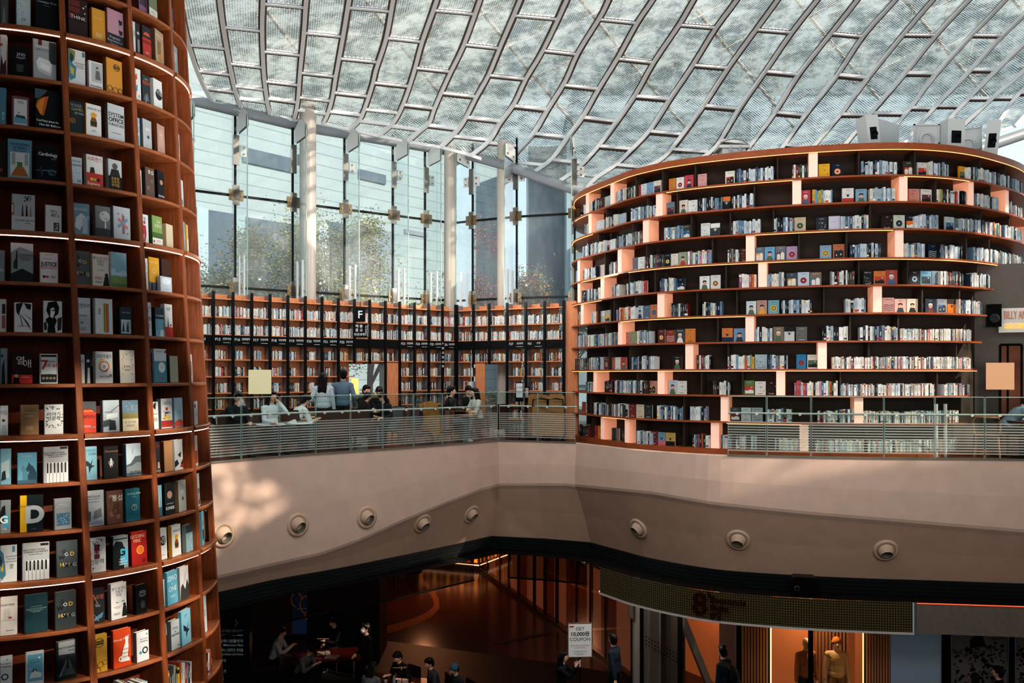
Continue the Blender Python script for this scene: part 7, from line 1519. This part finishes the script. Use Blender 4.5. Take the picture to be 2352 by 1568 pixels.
m = MB(); m.bar(p3(spt(1530, 1.3), -3.3), p3(spt(1665, 1.3), -6.3), .14, .55, 0, (0, -1, 0)); m.build('diagonal_beam', mat('beam_white', '8f8680', .5), fr)
for row in range(3):
    m = MB()
    for i in range(11):
        q = spt(1484 + 7 * i, .86 if 1484 + 7 * i < 1556 else .84); m.tube([p3(q, -4.72 - .09 * row - .012 * i) , p3(q, -4.72 - .09 * row - .012 * i) - p3(S.nor(dd), 0) * -.012], .018, 6)
    m.build('dots', BLACKM, fr)
panel(1479, 1760, ZL, -3.34, .66, [glass_mat('glass_shop', (.92, .9, .88), .06)], 'glass', fr, .015); panel(1773, 1980, ZL, -3.34, .66, [MATS['glass_shop']], 'glass', fr, .015)
for i, x in enumerate((1800, 1846, 1930)):
    q = spt(x, 1.1); m = MB(); m.lathe([(0, 0), (.05, 0), (.06, -.14), (.0, -.12)], 12, 0, Matrix.Translation(p3(q, -3.36))); m.build('spotlight', GREYW, fr)
m = MB(); pl = spt(1885, 1.2); m.box(pl.x - 1.0, pl.y - .3, ZL, pl.x + 1.0, pl.y + .75, ZL + .05); tag(m.build('display_plinth', GREYW), 'white display plinth under the two mannequins in the shop window', 'plinth')
def lamp(name, loc, power, col, r=.15):
    l = bpy.data.lights.new(name, 'POINT'); l.energy = power; l.color = col; l.shadow_soft_size = 0; o = bpy.data.objects.new(name, l); COL.objects.link(o); o.location = loc
lamp('display_light', p3(spt(1885, 1.35), -3.55), 60, (1, .68, .42)); lamp('display_light', p3(spt(1615, 2.0), -3.7), 30, (1, .6, .38))
# black directory pillar and picture, coupon board
dp = thing('directory_pillar', p3(spt(1408, .72), ZL), 'black direction pillar with white arrows and text, beside the white shop pillar', 'sign')
q0, q1 = spt(1394, .72), spt(1422, .72); td = p3((q1 - q0).normalized(), 0); nd = V((td.y, -td.x, 0)); W = (q1 - q0).length; o0 = p3(q0, ZL) - dp.location
m = MB(); m.obox(o0, td * W, -nd * .12, (0, 0, 2.7)); m.build('board', BLACKM, dp)
m = MB()
for tx, fx_, z, sz in (('오시는길', .5, 2.02, .07), ('Directions', .45, 1.95, .04), ('별마당 도서관', .45, 1.82, .065), ('Library', .45, 1.75, .04), ('안내데스크', .45, 1.60, .06), ('Information', .45, 1.53, .045), ('Escalator', .5, 1.2, .05), ('엘리베이터', .5, 1.08, .045), ('〉', .88, 1.95, .12), ('〉', .88, 1.78, .12), ('〈', .12, 1.6, .12)):
    put_text(m, tx, sz, o0 + td * W * fx_ + V((0, 0, z)) + nd * .004, td, (0, 0, 1), 0, .005, fit=W * .8)
m.build('lettering', LET, dp)
pf = thing('small_picture', p3(spt(1381, .82), -4.2), 'small gold framed notice on the white pillar left of the black direction pillar', 'picture')
tt = p3(S.tan(S.find(1381)), 0); nn_ = p3(S.nor(S.find(1381)), 0)
m = MB(); m.obox(-tt * .1 - V((0, 0, .2)), tt * .2, nn_ * .02, (0, 0, .4)); m.build('frame', mat('frame_gold', '6a5a34', .4), pf); m = MB(); m.obox(-tt * .07 - V((0, 0, .16)) + nn_ * .02, tt * .14, nn_ * .004, (0, 0, .32)); m.build('print', mat('print_grey', '7a746a', .6), pf)
cp = at(1332, HZ, 19.3); e = thing('coupon_stand', (cp.x, cp.y, ZL), 'white standing sign reading GET 10,000 COUPON, right of the woman with a phone', 'sign', None, .05)
def zpy(py, Y): return at(0, py, Y).z - ZL
W = 57 * 19.3 / F / 2; z0, z1 = zpy(1509, 19.3), zpy(1430, 19.3)
m = MB(); m.box(-W, -.02, z0, W, .02, z1); m.build('frame', mat('frame_taupe', '6a5c50', .5), e)
m = MB(); m.box(-W + .02, -.024, z0 + .02, W - .02, -.018, z1 - .02); m.build('poster', mat('coupon_white', 'c9c5c2', .6, emit=.12), e)
m = MB()
for tx, z, sz, wt, mi in (('GET', .60, .11, 0, 0), ('10,000원', .49, .12, .02, 0), ('COUPON', .38, .11, 0, 0), ('8세컨즈 회원가입하면 즉시할인', .25, .034, 0, 0), ('신규회원 쿠폰증정', .205, .034, 0, 1), ('유의사항을 확인해 주세요', .13, .03, 0, 0), ('매장 내 전 상품 사용 가능', .09, .026, 0, 0), ('일부 품목 제외', .06, .026, 0, 0)): put_text(m, tx, sz, (0, -.026, z0 + z * (z1 - z0) / .72), (1, 0, 0), (0, 0, 1), mi, wt, fit=W * 1.7)
m.box(-W + .04, -.027, z1 - .09, -W + .14, -.025, z1 - .06, 1)
m.build('lettering', [paint('26282a'), paint('a83236')], e); m = MB(); m.box(-.02, -.01, .02, .02, .01, z0); m.build('post', BLACKM, e); m = MB(); m.box(-.2, -.15, 0, .2, .15, .02); m.build('base', BLACKM, e)
# patterned glass at the lower right: generic scattered motifs
e = thing('patterned_window', (0, 0, 0), 'dark patterned shop window with black geometric shapes, lower right corner', 'shop window')
for x0, x1, sd_ in ((2185, 2316, 1), (2332, 2440, 2)):
    panel(x0, x1, ZL, -3.42, .7, [mat('art_grey', '6a625c', .5, emit=.04)], 'panel', e, .03)
    q0, q1 = spt(x0, .68), spt(x1, .68); td = p3((q1 - q0).normalized(), 0); Wd = (q1 - q0).length; R = random.Random(sd_); m = MB()
    def sh(cx, cz, pts): m.add([p3(q0, 0) + td * (cx + x) + V((0, 0, cz + z)) for x, z in pts], [tuple(range(len(pts)))])
    for i in range(150):
        cx, f = R.uniform(.05, Wd - .05), R.random(); cz = -3.95 - f * .8 - .1 * math.sin(cx * 4); r = R.uniform(.012, .04); n = R.choice([3, 4, 5, 12]); t0 = R.uniform(0, 3)
        sh(cx, cz, [(r * math.cos(t0 + 2 * PI * j / n), r * math.sin(t0 + 2 * PI * j / n) * R.uniform(.8, 1.2)) for j in range(n)])
    if sd_ == 1:
        sh(.55, -3.95, [(-.18, -.12), (.12, -.06), (.06, .22), (-.02, .22), (-.18, .06)])
        for j in range(4): 
            for s_ in range(4): sh(.78 + s_ * .075, -3.66 - j * .08 + s_ * .02, [(0, 0), (.037, .05), (.075, .0), (.075, .022), (.037, .072), (0, .022)])
    m.build('motifs', mat('art_black', '15181a', .6), e)
    m = MB(); m.tube([p3(q0, 0) + td * (Wd * k_ / 10) + V((0, -.004, -4.12 - .07 * math.sin(k_ * .6))) for k_ in range(11)], .006, 5); m.build('red_line', paint('7a3a30'), e)
# ------------------------------------------------------------------ corridor, dark hall
hw = thing('corridor_shop', (0, 0, 0), 'glass shop front with dark frames along the deep red lit corridor', 'shop front')
PA, PB = V((3.0, 21.2)), V((-1.4, 33.6)); tq = (PB - PA).normalized(); n_ = V((-tq.y, tq.x))
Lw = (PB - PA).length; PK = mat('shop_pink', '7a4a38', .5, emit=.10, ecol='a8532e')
k_ = 0; x = 0
while x < Lw:
    w_ = .95 if k_ % 3 else 1.5; a, b2 = PA + tq * x, PA + tq * min(x + w_, Lw)
    m = MB(); m.bar(p3(a, ZL), p3(a, ZC), .09, .07, 0, (tq.x, tq.y, 0)); m.build('post', mat('frame_bronze', '2a1c15', .4), hw)
    m = MB(); m.quad(p3(a - n_ * .3, ZL), p3(b2 - n_ * .3, ZL), p3(b2 - n_ * .3, ZC), p3(a - n_ * .3, ZC)); m.build('panel', PK if k_ % 2 else mat('shop_rose_glow', 'a8806e', .5, emit=.3, ecol='b87a5c'), hw); x += w_; k_ += 1  # panels given a glow of their own to look lit
m = MB(); m.bar(p3(PA, ZL + .06), p3(PB, ZL + .06), .1, .12); m.bar(p3(PA, -3.6), p3(PB, -3.6), .06, .05); m.build('rail', MATS['frame_bronze'], hw)
m = MB(); m.quad(p3(PA + tq * .02 + n_ * .03, ZL), p3(PB + n_ * .03, ZL), p3(PB + n_ * .03, ZC), p3(PA + n_ * .03, ZC)); m.build('glass', glass_mat('glass_bronze', (.85, .7, .6), .12), hw)
m = MB(); m.quad((-30, 34.5, ZL), (3, 34.5, ZL), (3, 34.5, ZC + .1), (-30, 34.5, ZC + .1)); struct(m.build('wall_corridor', mat('corridor_dark', '2a120b', .6)))
m = MB(); m.quad((-16, 20, ZL), (-16, 34.5, ZL), (-16, 34.5, ZC), (-16, 20, ZC)); struct(m.build('wall_hall_left', MATS['corridor_dark']))
e = thing('lit_shelf_wall', (0, 0, 0), 'row of glowing orange panels at the far end of the corridor', 'lit panel')
A, B = yz(962, 1293, ZL + .06), yz(1103, 1306, ZL + .06); A.z = B.z = ZL
for i in range(9):
    p0, p1 = A.lerp(B, i / 9 + .01), A.lerp(B, (i + .62) / 9); m = MB(); m.quad(p0 + V((0, 0, .28)), p1 + V((0, 0, .28)), p1 + V((0, 0, .95)), p0 + V((0, 0, .95))); m.build('panel', [glow('orange_panel', 'e88a2a', .9), glow('amber_panel', 'b8561c', .6)][i % 2], e)
for z in (.2, .75): m = MB(); m.bar(A + V((0, -.05, z)), B + V((0, -.05, z)), .03, .03); m.build('light_strip', glow('strip_warm', 'ffc79a', 2.5), e)
m = MB(); m.obox(A + V((0, .05, 0)), B - A, (0, .1, 0), (0, 0, 2.6)); m.build('back_panel', mat('lit_back', '3a1a0d', .7), e)
inl = [(860, 1452), (905, 1442), (950, 1428), (985, 1412), (1003, 1394), (1002, 1376), (990, 1358), (977, 1340), (968, 1325)]
m = MB(); rows = []
for i, (x, y) in enumerate(inl):
    w_ = 9 - i * .5; nx, ny = (inl[min(i + 1, 8)][1] - inl[max(i - 1, 0)][1], -(inl[min(i + 1, 8)][0] - inl[max(i - 1, 0)][0])); l = math.hypot(nx, ny); rows.append([yz(x - nx / l * w_, y - ny / l * w_, ZL + .004), yz(x + nx / l * w_, y + ny / l * w_, ZL + .004)])
m.strip(rows); struct(m.build('floor_inlay', mat('inlay_pale', '7a5038', .15)))
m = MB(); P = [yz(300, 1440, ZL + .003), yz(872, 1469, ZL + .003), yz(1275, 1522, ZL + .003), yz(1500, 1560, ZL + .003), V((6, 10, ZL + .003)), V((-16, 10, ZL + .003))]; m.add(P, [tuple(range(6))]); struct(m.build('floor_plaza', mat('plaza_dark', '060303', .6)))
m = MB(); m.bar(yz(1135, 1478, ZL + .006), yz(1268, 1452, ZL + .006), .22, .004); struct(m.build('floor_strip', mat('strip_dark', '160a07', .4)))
A, B = at(721, 1300, 23.4), at(871, 1300, 22.6); m = MB(); m.box(A.x, 22.6, ZL, B.x, 24.0, ZC); struct(m.build('column_dark', mat('pillar_black', '0c0a0a', .5)))
m = MB(); c_ = at(758, 1388, 22.6); m.box(c_.x - .11, 22.58, c_.z - .14, c_.x + .11, 22.6, c_.z + .14); tag(m.build('notice', mat('notice_dim', '3a2420', .6)), 'small dim notice fixed on the dark pillar', 'notice')
e = thing('digital_screen', at(697, 1455, 25), 'tall dim blue screen with orange swirls, left of the dark pillar', 'screen')
H_ = 130 * 25 / F; W = 52 * 25 / F / 2
m = MB(); m.box(-W, 0, 0, W, .08, H_); m.build('panel', mat('screen_blue', '16202e', .3, emit=.35, ecol='1c2a44'), e)
m = MB()
for cx, cz, r in ((-.2, 1.0, .16), (.1, .85, .2), (.25, 1.05, .14), (.15, .55, .1)): m.tube([(cx + r * math.cos(t_ * .5), -.01, cz + r * 1.3 * math.sin(t_ * .5)) for t_ in range(10)], .018, 5)
m.build('swirls', glow('swirl_orange', '8a4a22', .45), e)
m = MB()
for i, z in enumerate((1.55, 1.42, 1.3, .72)): m.box(-W * .6, -.006, z, W * (.5 - .2 * (i % 2)), -.002, z + .035)
m.build('text_lines', glow('line_teal', '4a6a70', .3), e)
# hanging smoke screen of dark glass
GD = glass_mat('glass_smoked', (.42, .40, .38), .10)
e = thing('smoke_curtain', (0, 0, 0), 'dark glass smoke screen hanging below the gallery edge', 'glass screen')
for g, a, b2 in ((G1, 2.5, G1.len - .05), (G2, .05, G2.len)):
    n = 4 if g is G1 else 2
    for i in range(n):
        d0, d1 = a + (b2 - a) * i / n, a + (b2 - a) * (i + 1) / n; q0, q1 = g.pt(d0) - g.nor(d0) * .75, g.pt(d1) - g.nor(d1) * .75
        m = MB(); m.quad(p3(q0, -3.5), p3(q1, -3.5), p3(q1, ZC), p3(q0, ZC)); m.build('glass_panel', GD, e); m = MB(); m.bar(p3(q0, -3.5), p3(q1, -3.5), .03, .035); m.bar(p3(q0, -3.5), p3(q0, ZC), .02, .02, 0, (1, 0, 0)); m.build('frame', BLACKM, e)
# black totem with directions
e = thing('direction_totem', at(536, HZ, 18.4), 'black direction board with white Korean and English place names, beside the tall bookcase', 'sign'); e.location.z = ZL
W0, W1 = (490 - 536) * 18.4 / F, (573 - 536) * 18.4 / F
m = MB(); m.box(W0, 0, 0, W1, .2, -ZL + ZC - .05); m.build('board', mat('totem_black', '0d1514', .35), e); m = MB()
for tx, px_, py, sz in (('〉', 556, 1431, .16), ('한국무역협회 트레이드타워', 559, 1449, .075), ('WTC Trade Tower', 559, 1458, .06), ('밀레니엄플라자', 559, 1472, .08), ('Millennium Plaza', 559, 1481, .065), ('코엑스 신한카드 아티움', 559, 1493, .08), ('Coex Shinhan Card Artium', 559, 1502, .062), ('컨벤션플라자', 520, 1517, .075), ('Plaza', 512, 1527, .06), ('안내데스크', 520, 1541, .07), ('아리움', 515, 1559, .08)):
    put_text(m, tx, sz, ((px_ - 536) * 18.4 / F, -.006, at(0, py, 18.4).z - ZL), (1, 0, 0), (0, 0, 1), 0, .006, 'RIGHT', fit=.52)
m.build('lettering', glow('totem_letter', '8fa09e', .25), e)
# tables in the dark hall
RT = mat('table_red_lit', '3a0d09', .25, noise=.1)  # red lamplight put into the table top colour
def dtable(px, Y, w, d, rot, label):
    p = at(px, HZ, Y); e = thing('library_table', (p.x, p.y, ZL), label, 'table', 'tables on the lower floor', rot)
    m = MB(); m.bev(-w / 2, -d / 2, .70, w / 2, d / 2, .75, .015); m.build('table_top', RT, e)
    for sx in (-1, 1):
        for sy in (-1, 1): m = MB(); m.box(sx * (w / 2 - .1) - .03, sy * (d / 2 - .1) - .03, 0, sx * (w / 2 - .1) + .03, sy * (d / 2 - .1) + .03, .70); m.build('leg', LEGM, e)
dtable(735, 20.9, 1.9, .95, .25, 'red lit wooden table with open books, in front of the dark pillar'); dtable(915, 19.1, 1.5, .85, -.3, 'red lit wooden table at the lower edge, by the man in black T-shirt')
for i, (px, Y, w, d, rot, c, lab) in enumerate([(742, 21.05, .34, .24, .3, '8f8780', 'open book, uppermost on the red lit table'), (762, 20.75, .3, .22, -.2, '7f7872', 'stack of papers at the right end of the red lit table'), (715, 20.65, .2, .15, .5, '4a403c', 'small dark notebook on the red lit table'), (703, 20.75, .15, .2, .2, 'a39a92', 'white sheet near the person in the dark cap'), (730, 20.6, .18, .12, -.4, '6b2a22', 'small red book on the red lit table')]):
    p = at(px, HZ, Y); m = MB()
    if 'open' in lab: m.strip([[(-w / 2, y, .012), (-w / 4, y, .03), (0, y, .008), (w / 4, y, .03), (w / 2, y, .012)] for y in (-d / 2, d / 2)], 0, True); m.box(-w / 2, -d / 2, 0, w / 2, d / 2, .008)
    else: m.box(-w / 2, -d / 2, 0, w / 2, d / 2, .02); m.obox((-w / 2 + .01, -d / 2, .021), (w, .02, 0), (-.02, d, 0), (0, 0, .006))
    o = m.build('open_book' if 'open' in lab else 'papers' if 'paper' in lab else 'sheet' if 'sheet' in lab else 'notebook', paint(c, .8)); o.location = (p.x, p.y, ZL + .751); o.rotation_euler = (0, 0, rot); tag(o, lab, 'book' if 'book' in lab else 'paper')
def bottle(px, Y, z, label, c, h=.2):
    p = at(px, HZ, Y); m = MB(); m.lathe([(0, 0), (.033, 0), (.035, .01), (.035, h * .65), (.014, h * .82), (.014, h), (0, h)], 14); o = m.build('bottle', mat('bottle_' + c, c, .2)); o.location = (p.x, p.y, z); tag(o, label, 'bottle')
bottle(719, 20.75, ZL + .751, 'dark bottle standing on the red lit table', '15201f'); bottle(905, 18.95, ZL + .751, 'clear blue bottle on the lower red table', '5f7f86'); bottle(560, 17.4, .9, 'water bottle held up beside the man resting his chin', '8fa6ae')
p = at(886, HZ, 18.95); m = MB(); m.lathe([(0, 0), (.03, 0), (.04, .1), (.036, .1), (.028, .01), (0, .01)], 14); o = m.build('cup', paint('8a8480')); o.location = (p.x, p.y, ZL + .751); tag(o, 'pale paper cup on the lower red table', 'cup')
p = at(925, HZ, 19.05); m = MB(); m.box(-.12, -.09, 0, .12, .09, .02); o = m.build('open_book', paint('9a948c')); o.location = (p.x, p.y, ZL + .751); o.rotation_euler[2] = .3; tag(o, 'white open book under the hands of the man in black T-shirt', 'book')
for px, Y, lab in ((747, 20.8, 'thin black reading lamp on the red lit table'), (923, 18.75, 'thin black reading lamp on the lower red table')):
    p = at(px, HZ, Y); e = thing('table_lamp', (p.x, p.y, ZL + .75), lab, 'lamp', 'reading lamps on the lower tables'); m = MB(); m.lathe([(0, 0), (.06, 0), (.06, .012), (.01, .02)], 16); m.build('base', BLACKM, e)
    m = MB(); m.tube([(0, 0, .01), (0, 0, .46)], .008, 6); m.build('pole', BLACKM, e); m = MB(); m.box(-.22, -.02, .45, .12, .02, .465); m.build('lamp_head', BLACKM, e)
    m = MB(); m.box(-.2, -.012, .446, .1, .012, .4495); m.build('light_strip', glow('reading_light', 'ff9a5a', 3), e); lamp('reading_lamp', (p.x - .05, p.y, ZL + 1.15), 1.2, (1, .5, .25), .05)
def dchair(px, Y, rot, label):
    p = at(px, HZ, Y); e = thing('library_chair', (p.x, p.y, ZL), label, 'chair', 'chairs on the lower floor', rot); c = mat('chair_dark_wood', '2a1610', .5)
    m = MB(); m.bev(-.22, -.22, .41, .22, .22, .45, .02); m.build('seat', c, e); m = MB(); m.bev(-.22, .2, .62, .22, .23, .88, .02); m.build('backrest', c, e)
    for sx in (-1, 1):
        m = MB(); m.tube([(sx * .2, .2, 0), (sx * .2, .21, .45), (sx * .2, .215, .85)], .016, 6); m.build('leg', c, e); m = MB(); m.tube([(sx * .2, -.19, 0), (sx * .2, -.19, .42)], .016, 6); m.build('leg', c, e)
for px, Y, r, l in ((626, 21.3, 1.5, 'dark chair of the man in white shirt'), (684, 20.3, 1.1, 'dark chair of the person in the cap'), (780, 22.2, -.9, 'dark chair of the person in dark suit'), (936, 19.65, -.7, 'dark chair of the man in black T-shirt'), (1008, 19.15, -1.2, 'dark chair of the person in grey top'), (1062, 18.75, -1, 'dark chair of the person in blue hat'), (846, 18.6, 2.7, 'dark chair of the person with back turned')): dchair(px, Y, r, l)
# hanging and mounted equipment
def pend(name, px, py, Y, label, cat): return thing(name, at(px, py, Y), label, cat)
e = pend('ceiling_loudspeaker', 947, 1302, 20.6, 'black loudspeaker hanging under the gallery edge, left of the glowing panels', 'speaker'); m = MB(); m.bev(-.24, -.14, -.13, .24, .14, .13, .03); m.build('cabinet', BLACKM, e); m = MB(); m.tube([(0, 0, .12), (0, 0, ZC - e.location.z)], .02, 6); m.build('bracket', BLACKM, e)
e = pend('dome_camera', 1338, 1288, 20.6, 'round black camera hanging under the fascia beside the shop sign', 'camera'); m = MB(); m.ell((0, 0, 0), (.12, .12, .12)); m.build('housing', BLACKM, e); m = MB(); m.ell((-.02, -.09, .02), (.05, .04, .05)); m.build('lens', mat('lens_grey', '3a4045', .2), e); m = MB(); m.tube([(.05, 0, .05), (.05, 0, ZC - e.location.z)], .015, 6); m.build('stem', BLACKM, e)
for i, (px, py) in enumerate(((724, 1325), (767, 1318), (806, 1311))):
    e = pend('track_spotlight', px, py, 19.2 + .35 * i, '%s of three small pale spotlights under the left gallery edge' % ('left', 'middle', 'right')[i], 'spotlight'); e['group'] = 'spotlights under the gallery edge'; m = MB(); m.tube([(-.04, -.03, .05), (.05, .03, -.05)], .022, 8); m.build('head', GREYW, e); m = MB(); m.tube([(-.02, 0, .03), (-.02, 0, ZC - e.location.z)], .008, 5); m.build('stem', BLACKM, e)
dq = S.find(1850); q = inset(S, dq) + S.nor(dq) * .05; e = thing('wall_projector', p3(q, GB - .13), 'black projector box mounted on the black slatted band, above the shop sign', 'projector', None, math.atan2(S.nor(dq).y, S.nor(dq).x) + PI / 2)
m = MB(); P = [(-.27, -.16), (.27, -.16), (.27, .0), (.2, .17), (-.2, .17), (-.27, .06)]; m.add([(x, -.3, z) for x, z in P] + [(x, 0, z) for x, z in P], [tuple(range(6)), tuple(range(11, 5, -1))] + [(i, i + 6, (i + 1) % 6 + 6, (i + 1) % 6) for i in range(6)]); m.build('housing', BLACKM, e)
m = MB(); m.lathe([(0, 0), (.05, 0), (.055, .02), (.035, .025)], 16, 0, Matrix.Translation((-.15, -.3, -.05)) @ Matrix.Rotation(PI / 2, 4, 'X')); m.build('lens', mat('lens_grey', '3a4045', .2), e)
# ------------------------------------------------------------------ round air nozzles in the gallery fascia
NZ = mat('nozzle_beige', 'b39a86', .6); NZD = mat('nozzle_inside', '6f6a5c', .7); NZB = mat('nozzle_throat', '0e0d0c', .8)
for i, (px, py, g, lab) in enumerate([(508, 1227, G1, 'beside the tall bookcase, half hidden'), (680, 1204, G1, 'second from the tall bookcase'), (838, 1187, G1, 'third from the tall bookcase'), (976, 1203, G1, 'left of the two before the inner corner'), (1097, 1183, G1, 'next to the inner corner'), (1442, 1217, G3, 'leftmost under the curved bookcase'), (1693, 1245, G3, 'middle one under the curved bookcase'), (2043, 1269, G3, 'rightmost under the curved bookcase')]):
    d = g.find(px, .0); zt2 = EYE - (py - HZ) / F * g.pt(d).y; r = section(g, d)
    best = None
    for a, b2 in zip(r[1:], r[2:]):
        if b2.z <= zt2 <= a.z or best is None and zt2 < r[-1].z: t_ = (a.z - zt2) / max(a.z - b2.z, 1e-6); best = (a.lerp(b2, t_), (b2 - a).normalized())
    c, dn = best; n0 = p3(g.nor(d), 0); t0 = p3(g.tan(d), 0); nrm = t0.cross(-dn).normalized()
    if nrm.dot(n0) < 0: nrm = -nrm
    px_ = CX + c.x / c.y * F; e = thing('air_nozzle', c, 'round beige air nozzle in the fascia, ' + lab, 'air nozzle', 'round air nozzles along the gallery fascia')
    q = nrm.to_track_quat('Z', 'Y').to_matrix().to_4x4(); m = MB(); m.lathe([(.155, -.02), (.165, .03), (.2, .045), (.235, .03), (.24, -.02)], 32, 0, q); m.build('rim', NZ, e)
    aim = (nrm * .8 + V((0, 0, -.42)) + V((.28 if g is G1 else (-.35 if i == 5 else -.12 if i == 6 else 0.0), 0, 0))).normalized(); q2 = aim.to_track_quat('Z', 'Y').to_matrix().to_4x4()
    pr = [(.165 * math.cos(t), .165 * math.sin(t) - .02) for t in [-.9 + .17 * j for j in range(10)]] + [(.115, .12)]
    m = MB(); m.lathe(pr, 28, 0, q2); m.build('ball', NZ, e)
    m = MB(); m.lathe([(.115, .122), (.105, .125), (.095, .04), (.085, -.04)], 24, 0, q2); m.build('throat', NZD, e); m = MB(); m.lathe([(.086, -.03), (.001, -.03)], 24, 0, q2); m.build('core', NZB, e)
lamp('corridor_light', (-3, 29, -3.4), 230, (1, .42, .2), .6); lamp('hall_glow', (-5, 22.5, -3.3), 14, (1, .4, .22), .5)

for k_ in (.12, .4, .68, .95):
    q = SA.lerp(SB, k_); lamp('shelf_fill', (q.x + 1.0, q.y - 1.5, 4.3), 55, (1, .95, .88), .2)  # unseen point lights added to brighten the window bookcases
lamp('shelf_fill', (.6, 20.9, 4.3), 50, (1, .95, .88), .2)  # one more added fill light, for the right-hand bays
for x in (1400, 1450, 1520): lamp('shop_fill', p3(spt(x, .45), -3.2), 22, (1, .9, .82), .1)  # unseen fill lights added for the white shop pillars
